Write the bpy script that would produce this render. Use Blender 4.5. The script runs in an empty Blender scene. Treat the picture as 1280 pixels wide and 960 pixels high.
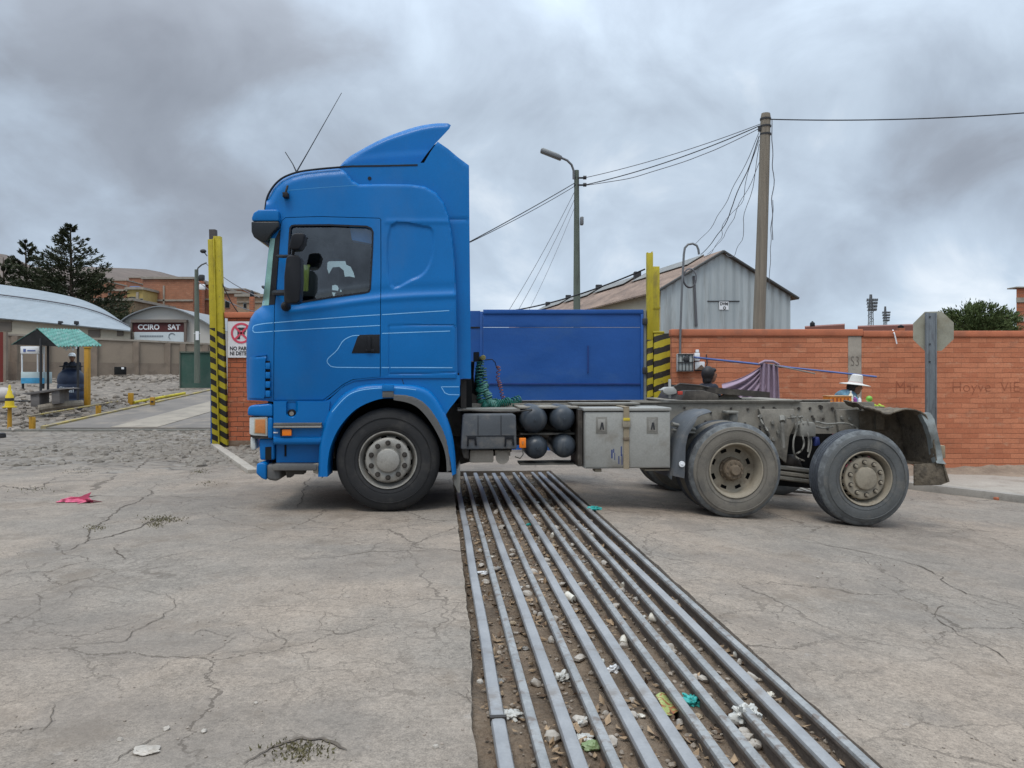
import bpy, bmesh, math, random
import numpy as np
from mathutils import Vector, Matrix, noise as mnoise
from mathutils.geometry import delaunay_2d_cdt, tessellate_polygon

S = bpy.context.scene
COL = S.collection
R = math.radians
rnd = random.Random(7)

# ------------------------------------------------------------------ camera
H, F, CX, HY = 1.40, 961.0, 640.0, 470.0
cam = bpy.data.cameras.new('camera')
cam.lens = F / 1280.0 * 36.0
cam.sensor_width = 36.0
cam.shift_y = -10.0 / 1280.0
cam.clip_start, cam.clip_end = 0.05, 6000.0
camo = bpy.data.objects.new('camera', cam)
COL.objects.link(camo)
camo.location = (0, 0, H)
camo.rotation_euler = (R(90), 0, 0)
S.camera = camo

# ------------------------------------------------------------------ sky, sun, exposure
SUN_EL, SUN_AZ = 62.0, 200.0          # azimuth clockwise from +Y (the view direction)
W = bpy.data.worlds.new('World')
S.world = W
W.use_nodes = True
nt = W.node_tree
nt.nodes.clear()

def wn(t, **k):
    n = nt.nodes.new(t)
    for a, b in k.items():
        setattr(n, a, b)
    return n

def wl(a, b):
    nt.links.new(a, b)

def wmath(op, a, b=None, clamp=False):
    n = wn('ShaderNodeMath', operation=op, use_clamp=clamp)
    for i, v in enumerate((a, b)):
        if v is None:
            continue
        if isinstance(v, (int, float)):
            n.inputs[i].default_value = v
        else:
            wl(v, n.inputs[i])
    return n.outputs[0]

def wmix(fac, a, b, blend='MIX'):
    n = wn('ShaderNodeMix', data_type='RGBA', blend_type=blend)
    for i, v in ((0, fac), (6, a), (7, b)):
        if isinstance(v, (int, float)):
            n.inputs[i].default_value = v
        elif isinstance(v, tuple):
            n.inputs[i].default_value = v
        else:
            wl(v, n.inputs[i])
    return n.outputs[2]

sky = wn('ShaderNodeTexSky', sky_type='NISHITA', sun_disc=False)
sky.sun_elevation, sky.sun_rotation = R(SUN_EL), R(SUN_AZ)
sky.altitude, sky.air_density, sky.dust_density = 3900, 1.0, 1.5
tc = wn('ShaderNodeTexCoord')
sep = wn('ShaderNodeSeparateXYZ')
wl(tc.outputs['Generated'], sep.inputs[0])
# project the view direction on a flat cloud deck
den = wmath('ADD', wmath('MAXIMUM', sep.outputs[2], 0.0), 0.72)
comb = wn('ShaderNodeCombineXYZ')
wl(wmath('DIVIDE', sep.outputs[0], den), comb.inputs[0])
wl(wmath('DIVIDE', sep.outputs[1], den), comb.inputs[1])

def wnoise(scale, detail, rough, off, dist=0.0):
    mp = wn('ShaderNodeMapping')
    mp.inputs['Location'].default_value = off
    wl(comb.outputs[0], mp.inputs[0])
    n = wn('ShaderNodeTexNoise')
    n.inputs['Scale'].default_value = scale
    n.inputs['Detail'].default_value = detail
    n.inputs['Roughness'].default_value = rough
    n.inputs['Distortion'].default_value = dist
    wl(mp.outputs[0], n.inputs['Vector'])
    return n.outputs[0]

def wlobe(px, py, sharp):
    d = Vector(((px - CX) / F, 1.0, (HY - py) / F)).normalized()
    n = wn('ShaderNodeVectorMath', operation='DOT_PRODUCT')
    wl(tc.outputs['Generated'], n.inputs[0])
    n.inputs[1].default_value = d
    return wmath('POWER', wmath('MAXIMUM', n.outputs['Value'], 0.0), sharp)

big = wnoise(2.1, 6.0, 0.50, (3.1, 1.7, 0.0), 0.3)
med = wnoise(6.0, 8.0, 0.55, (8.2, 4.4, 2.0), 0.4)
dens = wmath('ADD', wmath('MULTIPLY', big, 0.58), wmath('MULTIPLY', med, 0.44))
for (px, py, sh, amt) in ((250, 110, 40, 0.10), (440, 290, 130, 0.07), (40, 190, 200, -0.11), (160, 330, 120, -0.03),
                          (1150, 245, 170, 0.13), (1190, 355, 240, -0.27), (540, 400, 150, -0.05),
                          (760, 40, 45, -0.055), (1250, 40, 120, 0.03), (640, 260, 120, 0.02)):
    dens = wmath('ADD', dens, wmath('MULTIPLY', wlobe(px, py, sh), amt))
ramp = wn('ShaderNodeValToRGB')
cr = ramp.color_ramp
cr.elements[0].position, cr.elements[0].color = 0.30, (7.3, 7.8, 8.3, 1)
cr.elements[1].position, cr.elements[1].color = 0.76, (2.15, 2.35, 2.7, 1)
e = cr.elements.new(0.43); e.color = (4.6, 5.4, 6.3, 1)
e = cr.elements.new(0.53); e.color = (3.6, 4.2, 4.95, 1)
e = cr.elements.new(0.63); e.color = (2.75, 3.05, 3.5, 1)
wl(dens, ramp.inputs[0])
# an overcast sky is about three times brighter overhead than at the horizon
zen = wmath('ADD', 1.0, wmath('MULTIPLY', wmath('POWER', wmath('MAXIMUM', wmath('SUBTRACT', sep.outputs[2], 0.32), 0.0), 1.0), 4.2))
zc = wn('ShaderNodeVectorMath', operation='SCALE')
wl(ramp.outputs[0], zc.inputs[0])
wl(zen, zc.inputs['Scale'])
skyc = wmix(0.90, sky.outputs[0], zc.outputs[0])
bg = wn('ShaderNodeBackground')
bg.inputs['Strength'].default_value = 0.13
wl(skyc, bg.inputs['Color'])
wo = wn('ShaderNodeOutputWorld')
wl(bg.outputs[0], wo.inputs[0])

sun = bpy.data.lights.new('sun', 'SUN')
sun.energy, sun.angle, sun.color = 1.5, R(24), (1.0, 0.93, 0.83)
suno = bpy.data.objects.new('sun', sun)
COL.objects.link(suno)
suno.rotation_euler = (R(90 - SUN_EL), 0, R(180 - SUN_AZ))
suno.location = (0, -5, 30)

S.view_settings.view_transform = 'Standard'
S.view_settings.look = 'None'
S.view_settings.exposure = 0.0
S.view_settings.gamma = 1.0
S.view_settings.use_curve_mapping = False
S.cycles.use_adaptive_sampling = True
S.cycles.adaptive_threshold = 0.015
S.cycles.max_bounces = 6
S.cycles.transparent_max_bounces = 12
S.cycles.caustics_reflective = False
S.cycles.caustics_refractive = False
try:
    S.cycles.use_denoising = True
    S.cycles.denoiser = 'OPENIMAGEDENOISE'
except Exception:
    pass

# ------------------------------------------------------------------ geometry helpers
YAW, PIV = 0.0, Vector((0, 0, 0))      # the truck stands a few degrees off square to the view
def P(px, py, Y):
    """point of the (yawed) plane y = Y that shows at a photo pixel"""
    if YAW == 0.0:
        return Vector(((px - CX) / F * Y, Y, H + (HY - py) / F * Y))
    Rm = Matrix.Rotation(-YAW, 3, 'Z')
    o = Rm @ (Vector((0, 0, H)) - PIV) + PIV
    d = Rm @ Vector(((px - CX) / F, 1.0, (HY - py) / F))
    return o + d * ((Y - o.y) / d.y)

def smooth(a, b, x):
    t = min(1.0, max(0.0, (x - a) / (b - a)))
    return t * t * (3 - 2 * t)

def terrain(x, y):
    z = -0.08 * (x - 0.8) if x > 0.8 else 0.0
    if 0.2 < x < 1.4:
        z = -0.0333 * (x - 0.2) ** 2
    if x > 6.5:
        z = -0.456 - 0.02 * (min(x, 14) - 6.5)
    z *= 1.0 - smooth(16, 30, y)
    k = 1.0 - smooth(-5.2, -2.0, x)
    yy = min(y, 44.0)
    if yy > 15.5:
        t = yy - 15.5
        z += k * 0.07 * (t - 1.2 * (1 - math.exp(-t / 1.2)))
    return z

def G(px, py):
    """ground point seen at a pixel of the photograph"""
    lo, hi = 1.5, 60.0
    for _ in range(60):
        m = (lo + hi) / 2
        p = P(px, py, m)
        if p.z > terrain(p.x, p.y):
            lo = m
        else:
            hi = m
    p = P(px, py, lo)
    p.z = terrain(p.x, p.y)
    return p

def tag(o, label=None, cat=None, group=None, kind=None):
    if label: o['label'] = label
    if cat: o['category'] = cat
    if group: o['group'] = group
    if kind: o['kind'] = kind
    return o

def empty(name, loc, label=None, cat=None, group=None, parent=None):
    o = bpy.data.objects.new(name, None)
    COL.objects.link(o)
    o.empty_display_size = 0.1
    if parent:
        o.parent = parent
        o.location = Vector(loc) - wloc(parent)
    else:
        o.location = loc
    return tag(o, label, cat, group)

def wloc(o):
    v = Vector((0, 0, 0))
    while o:
        v += o.location
        o = o.parent
    return v

class MB:
    def __init__(s):
        s.v, s.f, s.m = [], [], []
    def add(s, vs, fs, m=0):
        b = len(s.v)
        s.v.extend(Vector(p) for p in vs)
        for f in fs:
            s.f.append([b + i for i in f]); s.m.append(m)
        return b
    def box(s, a, b, m=0, rot=None, piv=None):
        x0, y0, z0 = a; x1, y1, z1 = b
        vs = [Vector(p) for p in ((x0,y0,z0),(x1,y0,z0),(x1,y1,z0),(x0,y1,z0),(x0,y0,z1),(x1,y0,z1),(x1,y1,z1),(x0,y1,z1))]
        if rot is not None:
            c = Vector(piv) if piv is not None else (Vector(a) + Vector(b)) / 2
            vs = [c + rot @ (p - c) for p in vs]
        s.add(vs, [(0,3,2,1),(4,5,6,7),(0,1,5,4),(1,2,6,5),(2,3,7,6),(3,0,4,7)], m)
        return s
    def pbox(s, x0, y0, x1, y1, Y0, Y1, m=0):
        a, b = P(x0, y1, Y0), P(x1, y0, Y0)
        return s.box((a.x, Y0, a.z), (b.x, Y1, b.z), m)
    def tube(s, pts, r, n=8, m=0, caps=True):
        pts = [Vector(p) for p in pts]
        rs = r if isinstance(r, (list, tuple)) else [r] * len(pts)
        ref = None
        rings = []
        for i, p in enumerate(pts):
            t = (pts[min(i + 1, len(pts) - 1)] - pts[max(i - 1, 0)])
            if t.length < 1e-9: t = Vector((0, 0, 1))
            t.normalize()
            if ref is None:
                ref = Vector((0, 0, 1)) if abs(t.z) < 0.9 else Vector((1, 0, 0))
            u = ref - t * ref.dot(t)
            if u.length < 1e-6:
                u = t.orthogonal()
            u.normalize(); ref = u
            w = t.cross(u)
            rings.append([p + (u * math.cos(a) + w * math.sin(a)) * rs[i] for a in [2 * math.pi * k / n for k in range(n)]])
        vs = [p for rg in rings for p in rg]
        fs = []
        for i in range(len(pts) - 1):
            for k in range(n):
                a, b = i * n + k, i * n + (k + 1) % n
                fs.append((a, b, b + n, a + n))
        if caps:
            fs.append(tuple(range(n))[::-1]); fs.append(tuple((len(pts) - 1) * n + k for k in range(n)))
        s.add(vs, fs, m)
        return s
    def cyl(s, a, b, r, r2=None, n=20, m=0):
        return s.tube([a, b], [r, r if r2 is None else r2], n, m)
    def lathe(s, prof, o, axis, n=48, m=0, skip=None, closed=False):
        """prof = list of (radius, offset along axis); skip(i, k) drops a face"""
        o = Vector(o); ax = Vector(axis).normalized()
        u = ax.orthogonal().normalized(); w = ax.cross(u)
        vs, fs, ms = [], [], []
        for (r, h) in prof:
            for k in range(n):
                a = 2 * math.pi * k / n
                vs.append(o + ax * h + (u * math.cos(a) + w * math.sin(a)) * r)
        L = len(prof)
        for i in range(L if closed else L - 1):
            j = (i + 1) % L
            for k in range(n):
                if skip and skip(i, k): continue
                k2 = (k + 1) % n
                fs.append((i * n + k, i * n + k2, j * n + k2, j * n + k))
        s.add(vs, fs, m)
        return s
    def ell(s, c, r, n=14, rings=9, m=0, rot=None):
        c = Vector(c); r = r if isinstance(r, (tuple, list)) else (r, r, r)
        vs, fs = [], []
        for i in range(rings + 1):
            th = math.pi * i / rings
            for k in range(n):
                a = 2 * math.pi * k / n
                p = Vector((r[0] * math.sin(th) * math.cos(a), r[1] * math.sin(th) * math.sin(a), r[2] * math.cos(th)))
                if rot is not None: p = rot @ p
                vs.append(c + p)
        for i in range(rings):
            for k in range(n):
                fs.append((i * n + k, (i + 1) * n + k, (i + 1) * n + (k + 1) % n, i * n + (k + 1) % n))
        s.add(vs, fs, m)
        return s
    def prism(s, poly, y0, y1, m=0, Yp=None):
        """poly in photo pixels taken at depth Yp (default y0), extruded from y0 to y1"""
        Yp = y0 if Yp is None else Yp
        q = [P(a, b, Yp) for a, b in poly]
        n = len(q)
        vs = [Vector((p.x, y0, p.z)) for p in q] + [Vector((p.x, y1, p.z)) for p in q]
        fs = [tuple(range(n)), tuple(range(n, 2 * n))[::-1]] + [(i, (i + 1) % n, n + (i + 1) % n, n + i) for i in range(n)]
        s.add(vs, fs, m)
        return s
    def sheet(s, fn, nu, nv, m=0):
        vs = [Vector(fn(i / nu, j / nv)) for j in range(nv + 1) for i in range(nu + 1)]
        fs = [(j * (nu + 1) + i, j * (nu + 1) + i + 1, (j + 1) * (nu + 1) + i + 1, (j + 1) * (nu + 1) + i) for j in range(nv) for i in range(nu)]
        s.add(vs, fs, m)
        return s
    def build(s, name, mats, parent=None, base=None, bevel=0, seg=2, smooth_angle=35, solid=0, recalc=True, weld=0, loc0=False):
        if not isinstance(mats, (list, tuple)): mats = [mats]
        o0 = Vector((0, 0, 0))
        if parent is not None: o0 = wloc(parent)
        elif base is not None: o0 = Vector(base)
        elif not loc0 and s.v:
            xs = [p.x for p in s.v]; ys = [p.y for p in s.v]; zs = [p.z for p in s.v]
            o0 = Vector(((min(xs) + max(xs)) / 2, (min(ys) + max(ys)) / 2, min(zs)))
        me = bpy.data.meshes.new(name)
        me.from_pydata([p - o0 for p in s.v], [], s.f)
        for mt in mats: me.materials.append(mt)
        me.polygons.foreach_set('material_index', s.m)
        if recalc or bevel or solid or weld:
            bm = bmesh.new(); bm.from_mesh(me)
            if weld: bmesh.ops.remove_doubles(bm, verts=bm.verts, dist=weld)
            if recalc: bmesh.ops.recalc_face_normals(bm, faces=bm.faces)
            if solid: bmesh.ops.solidify(bm, geom=list(bm.faces), thickness=solid)
            if bevel:
                es = [e for e in bm.edges if len(e.link_faces) == 2 and e.calc_face_angle(0) > 0.6]
                bmesh.ops.bevel(bm, geom=es, offset=bevel, segments=seg, profile=0.5, affect='EDGES', clamp_overlap=True)
            bm.to_mesh(me); bm.free()
        me.update()
        if smooth_angle:
            me.shade_smooth()
            me.set_sharp_from_angle(angle=R(smooth_angle))
        o = bpy.data.objects.new(name, me)
        COL.objects.link(o)
        if parent is not None: o.parent = parent
        else: o.location = o0
        return o

def remeshed(o, voxel, iters=4):
    md = o.modifiers.new('r', 'REMESH'); md.mode = 'VOXEL'; md.voxel_size = voxel
    sm = o.modifiers.new('s', 'SMOOTH'); sm.factor = 0.5; sm.iterations = iters
    dg = bpy.context.evaluated_depsgraph_get()
    dg.update()
    me = bpy.data.meshes.new_from_object(o.evaluated_get(dg))
    me.shade_smooth()
    o.modifiers.clear()
    old = o.data
    mats = list(old.materials)
    o.data = me
    if not me.materials:
        for m in mats: me.materials.append(m)
    return o

def copy_tree(o, parent=None):
    c = o.copy(); COL.objects.link(c); c.parent = parent
    for ch in o.children: copy_tree(ch, c)
    return c

def text(body, size, loc, mat, parent, name='lettering', rotz=0.0, align='CENTER', sx=1.0, bold=0.0, depth=0.002):
    cu = bpy.data.curves.new(name, 'FONT')
    cu.body = body; cu.size = size; cu.align_x = align; cu.align_y = 'CENTER'; cu.extrude = depth; cu.offset = bold
    cu.resolution_u = 3
    o = bpy.data.objects.new(name, cu)
    COL.objects.link(o)
    o.rotation_euler = (R(90), 0, rotz)
    o.scale = (sx, 1, 1)
    cu.materials.append(mat)
    dg = bpy.context.evaluated_depsgraph_get(); dg.update()
    me = bpy.data.meshes.new_from_object(o.evaluated_get(dg))
    o2 = bpy.data.objects.new(name, me); COL.objects.link(o2)
    o2.rotation_euler = o.rotation_euler; o2.scale = o.scale
    if not me.materials: me.materials.append(mat)
    bpy.data.objects.remove(o); o = o2; o.name = name
    o.parent = parent
    o.location = Vector(loc) - (wloc(parent) if parent else Vector((0, 0, 0)))
    return o

# ------------------------------------------------------------------ traced sheet-metal panels (height fields over an outline)
def resample(poly, step, closed=True):
    out = []
    n = len(poly)
    for i in range(n if closed else n - 1):
        a, b = Vector(poly[i]), Vector(poly[(i + 1) % n])
        k = max(1, int(round((b - a).length / step)))
        for j in range(k): out.append(a.lerp(b, j / k))
    if not closed: out.append(Vector(poly[-1]))
    return out

def spline(poly, closed=False, k=6):
    """Catmull-Rom through the points"""
    n = len(poly); out = []
    pt = lambda i: Vector(poly[i % n]) if closed else Vector(poly[min(max(i, 0), n - 1)])
    for i in range(n if closed else n - 1):
        p0, p1, p2, p3 = pt(i - 1), pt(i), pt(i + 1), pt(i + 2)
        for j in range(k):
            t = j / k
            out.append(0.5 * ((2 * p1) + (p2 - p0) * t + (2 * p0 - 5 * p1 + 4 * p2 - p3) * t * t + (3 * p1 - p0 - 3 * p2 + p3) * t ** 3))
    if not closed: out.append(Vector(poly[-1]))
    return out

def dist_line(x, y, pl, closed=False):
    x = np.asarray(x, float); y = np.asarray(y, float)
    d = np.full(x.shape, 1e9)
    n = len(pl)
    for i in range(n if closed else n - 1):
        ax, ay = pl[i][0], pl[i][1]; bx, by = pl[(i + 1) % n][0], pl[(i + 1) % n][1]
        ex, ey = bx - ax, by - ay
        l2 = ex * ex + ey * ey + 1e-12
        t = np.clip(((x - ax) * ex + (y - ay) * ey) / l2, 0, 1)
        d = np.minimum(d, np.hypot(x - ax - t * ex, y - ay - t * ey))
    return d

def inside(x, y, pl):
    x = np.asarray(x, float); y = np.asarray(y, float)
    c = np.zeros(x.shape, bool)
    n = len(pl)
    for i in range(n):
        ax, ay = pl[i][0], pl[i][1]; bx, by = pl[(i + 1) % n][0], pl[(i + 1) % n][1]
        if ay == by: continue
        c ^= ((ay > y) != (by > y)) & (x < (bx - ax) * (y - ay) / (by - ay) + ax)
    return c

def sdf(x, y, pl):
    d = dist_line(x, y, pl, True)
    return np.where(inside(x, y, pl), -d, d)

def cdt(outline, holes, res):
    loops = [resample(outline, res)] + [resample(h, res) for h in holes]
    xs = [p.x for p in loops[0]]; ys = [p.y for p in loops[0]]
    gx, gy = np.meshgrid(np.arange(min(xs) + res * .5, max(xs), res), np.arange(min(ys) + res * .5, max(ys), res))
    gx = gx.ravel(); gy = gy.ravel()
    ok = inside(gx, gy, outline) & (dist_line(gx, gy, outline, True) > res * .5)
    for h in holes:
        ok &= ~inside(gx, gy, h) & (dist_line(gx, gy, h, True) > res * .5)
    vs, es, idx = [], [], []
    for lp in loops:
        b = len(vs); vs.extend(lp); m = len(lp)
        es.extend((b + i, b + (i + 1) % m) for i in range(m))
        idx.append(list(range(b, b + m)))
    vs.extend(Vector((float(a), float(b))) for a, b in zip(gx[ok], gy[ok]))
    ov, oe, of, orig_v, _, _ = delaunay_2d_cdt(vs, es, [], 1, 1e-5)
    back = {}
    for i, l in enumerate(orig_v):
        for k in l: back[k] = i
    X = np.array([p.x for p in ov]); Yv = np.array([p.y for p in ov])
    fs = [tuple(f) for f in of]
    cx = np.array([np.mean([ov[i].x for i in f]) for f in fs]); cy = np.array([np.mean([ov[i].y for i in f]) for f in fs])
    keep = inside(cx, cy, outline)
    for h in holes: keep &= ~inside(cx, cy, h)
    fs = [f for f, k in zip(fs, keep) if k]
    return X, Yv, fs, [[back[i] for i in l] for l in idx]

def panel(mb, outline, holes, Y, hf, res=2.0, flange=0.03, mirror=None, hole_flange=0.04, m=0, Yfar=None, rim_m=None, rim_n=1):
    """near skin at depth Y - h(px,py); mirror=Ym also makes the far skin reflected about Ym, joined by the rim"""
    X, Yp, fs, loops = cdt(outline, holes, res)
    h = hf(X, Yp) if hf else np.zeros(X.shape)
    near = [P(a, b, Y - hh) for a, b, hh in zip(X, Yp, h)]
    b0 = mb.add(near, fs, m)
    if mirror is not None:
        far = [Vector((p.x, 2 * mirror - p.y, p.z)) for p in near]
        mb.add(far, [tuple(reversed(f)) for f in fs], m)
        bF = b0 + len(near)
        L = loops[0]
        for i in range(len(L)):
            a, b = L[i], L[(i + 1) % len(L)]
            k = rim_m((X[a] + X[b]) / 2, (Yp[a] + Yp[b]) / 2) if rim_m else m
            for s in range(rim_n):
                q = [mb.v[j].lerp(mb.v[l], t) for j, l, t in ((b0 + a, bF + a, s / rim_n), (b0 + b, bF + b, s / rim_n), (b0 + b, bF + b, (s + 1) / rim_n), (b0 + a, bF + a, (s + 1) / rim_n))]
                mb.add(q, [(0, 1, 2, 3)], k)
        sets = [(near, L2, 1) for L2 in loops[1:]] + [(far, L2, -1) for L2 in loops[1:]]
        for vsrc, L2, sg in sets:
            q = [vsrc[i] for i in L2]; k = len(q)
            mb.add(q + [p + Vector((0, sg * hole_flange, 0)) for p in q], [(i, (i + 1) % k, k + (i + 1) % k, k + i) for i in range(k)], m)
    else:
        for li, L in enumerate(loops):
            d = flange if li == 0 else hole_flange
            if d <= 0: continue
            q = [near[i] for i in L]; k = len(q)
            yf = (lambda p: Vector((p.x, Yfar, p.z))) if (Yfar is not None and li == 0) else (lambda p: p + Vector((0, d, 0)))
            mb.add(q + [yf(p) for p in q], [(i, (i + 1) % k, k + (i + 1) % k, k + i) for i in range(k)], m)
    return mb

def ribbon(mb, line, w, Y, hf, proud, m=0, step=2.0, closed=False):
    """thin band of width w (pixels) along a pixel polyline, lying on a panel"""
    q = resample(line, step, closed)
    n = len(q)
    L, Rr = [], []
    for i, p in enumerate(q):
        a = q[(i - 1) % n] if closed else q[max(i - 1, 0)]
        b = q[(i + 1) % n] if closed else q[min(i + 1, n - 1)]
        t = (b - a)
        t = t.normalized() if t.length > 1e-9 else Vector((1, 0))
        nn = Vector((-t.y, t.x)) * w / 2
        L.append(p + nn); Rr.append(p - nn)
    al = L + Rr
    X = np.array([p.x for p in al]); Yp = np.array([p.y for p in al])
    h = hf(X, Yp) if hf else np.zeros(X.shape)
    vs = []
    for a, b, hh in zip(X, Yp, h):
        vs.append(P(a, b, Y - hh - proud))
    fs = [(i, (i + 1) % n, n + (i + 1) % n, n + i) for i in range(n if closed else n - 1)]
    mb.add(vs, fs, m)
    return mb
# ------------------------------------------------------------------ materials
class NT:
    def __init__(s, name):
        s.mat = bpy.data.materials.new(name); s.mat.use_nodes = True
        s.t = s.mat.node_tree; s.t.nodes.clear()
        s.out = s.t.nodes.new('ShaderNodeOutputMaterial')
        s.p = s.t.nodes.new('ShaderNodeBsdfPrincipled')
        s.t.links.new(s.p.outputs[0], s.out.inputs[0])
        s.tc = s.t.nodes.new('ShaderNodeTexCoord')
        s.geo = s.t.nodes.new('ShaderNodeNewGeometry')
        s.obj = s.tc.outputs['Object']; s.pos = s.geo.outputs['Position']
    def n(s, t, **k):
        nd = s.t.nodes.new(t)
        for a, b in k.items(): setattr(nd, a, b)
        return nd
    def set(s, sock, v):
        if v is None: return
        if isinstance(v, (int, float)): sock.default_value = v
        elif isinstance(v, (tuple, list)):
            sock.default_value = tuple(v) + ((1.0,) if (len(v) == 3 and sock.type == 'RGBA') else ())
        else: s.t.links.new(v, sock)
    def math(s, op, a, b=None, c=None, clamp=False):
        nd = s.n('ShaderNodeMath', operation=op, use_clamp=clamp)
        for i, v in enumerate((a, b, c)): s.set(nd.inputs[i], v)
        return nd.outputs[0]
    def mix(s, f, a, b, blend='MIX'):
        nd = s.n('ShaderNodeMix', data_type='RGBA', blend_type=blend)
        s.set(nd.inputs[0], f); s.set(nd.inputs[6], a); s.set(nd.inputs[7], b)
        return nd.outputs[2]
    def noise(s, scale, detail=4.0, rough=0.55, vec=None, dist=0.0, stretch=None, off=None):
        v = vec if vec is not None else s.obj
        if stretch or off:
            mp = s.n('ShaderNodeMapping'); s.t.links.new(v, mp.inputs[0])
            if stretch: mp.inputs['Scale'].default_value = stretch
            if off: mp.inputs['Location'].default_value = off
            v = mp.outputs[0]
        nd = s.n('ShaderNodeTexNoise')
        s.t.links.new(v, nd.inputs['Vector'])
        nd.inputs['Scale'].default_value = scale; nd.inputs['Detail'].default_value = detail
        nd.inputs['Roughness'].default_value = rough; nd.inputs['Distortion'].default_value = dist
        return nd.outputs[0]
    def vor(s, scale, feature='DISTANCE_TO_EDGE', vec=None, rand=1.0, out='Distance'):
        nd = s.n('ShaderNodeTexVoronoi', feature=feature)
        s.t.links.new(vec if vec is not None else s.obj, nd.inputs['Vector'])
        nd.inputs['Scale'].default_value = scale; nd.inputs['Randomness'].default_value = rand
        return nd.outputs[out]
    def ss(s, x, a, b):
        nd = s.n('ShaderNodeMapRange', interpolation_type='SMOOTHSTEP')
        s.set(nd.inputs['Value'], x)
        nd.inputs['From Min'].default_value = a; nd.inputs['From Max'].default_value = b
        return nd.outputs[0]
    def lin(s, x, a, b, c, d):
        nd = s.n('ShaderNodeMapRange')
        s.set(nd.inputs['Value'], x)
        for k, v in zip(('From Min', 'From Max', 'To Min', 'To Max'), (a, b, c, d)): nd.inputs[k].default_value = v
        return nd.outputs[0]
    def sepv(s, v):
        nd = s.n('ShaderNodeSeparateXYZ'); s.t.links.new(v, nd.inputs[0]); return nd.outputs
    def comb(s, x, y, z):
        nd = s.n('ShaderNodeCombineXYZ')
        for i, v in enumerate((x, y, z)): s.set(nd.inputs[i], v)
        return nd.outputs[0]
    def vadd(s, a, b, scale=1.0):
        nd = s.n('ShaderNodeVectorMath', operation='MULTIPLY_ADD')
        s.set(nd.inputs[0], b); nd.inputs[1].default_value = (scale,) * 3; s.set(nd.inputs[2], a)
        return nd.outputs[0]
    def scalec(s, c, f):
        nd = s.n('ShaderNodeVectorMath', operation='SCALE')
        s.set(nd.inputs[0], c if not isinstance(c, tuple) else tuple(c[:3])); s.set(nd.inputs['Scale'], f)
        return nd.outputs[0]
    def bump(s, h, strength=0.3, dist=0.02, prev=None):
        nd = s.n('ShaderNodeBump')
        nd.inputs['Strength'].default_value = strength; nd.inputs['Distance'].default_value = dist
        s.set(nd.inputs['Height'], h)
        if prev is not None: s.t.links.new(prev, nd.inputs['Normal'])
        return nd.outputs[0]
    def done(s, color=None, rough=None, metal=None, normal=None, spec=None, coat=None):
        if color is not None: s.set(s.p.inputs['Base Color'], color)
        if rough is not None: s.set(s.p.inputs['Roughness'], rough)
        if metal is not None: s.set(s.p.inputs['Metallic'], metal)
        if normal is not None: s.t.links.new(normal, s.p.inputs['Normal'])
        if spec is not None: s.p.inputs['Specular IOR Level'].default_value = spec
        if coat is not None:
            s.p.inputs['Coat Weight'].default_value = coat; s.p.inputs['Coat Roughness'].default_value = 0.08
        return s.mat

def M(name, col, rough=0.6, metal=0.0, var=0.15, scale=3.0, fine=0.10, fscale=60.0, bump=0.15, bscale=50.0, bdist=0.004,
      dirt=None, damt=0.5, dscale=2.0, dlo=0.5, dhi=0.68, spec=0.4, coat=None, stretch=None, rvar=0.1):
    t = NT(name)
    a = t.noise(scale, 5, 0.6, stretch=stretch)
    f = t.noise(fscale, 3, 0.6)
    k = t.math('ADD', t.lin(a, 0.25, 0.75, 1 - var, 1 + var), t.lin(f, 0.25, 0.75, -fine, fine))
    c = t.scalec(col, k)
    if dirt:
        d = t.noise(dscale, 7, 0.65, stretch=stretch, off=(5.1, 2.2, 7.7))
        c = t.mix(t.math('MULTIPLY', t.ss(d, dlo, dhi), damt), c, tuple(dirt) + (1,))
    nrm = t.bump(t.noise(bscale, 4, 0.6), bump, bdist) if bump else None
    rr = t.math('ADD', rough, t.lin(a, 0.3, 0.7, -rvar, rvar), clamp=True) if rvar else rough
    return t.done(c, rr, metal, nrm, spec, coat)

def flat(name, col, rough=0.6, metal=0.0, spec=0.4):
    return M(name, col, rough, metal, var=0.08, fine=0.05, bump=0.05, spec=spec)

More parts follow.
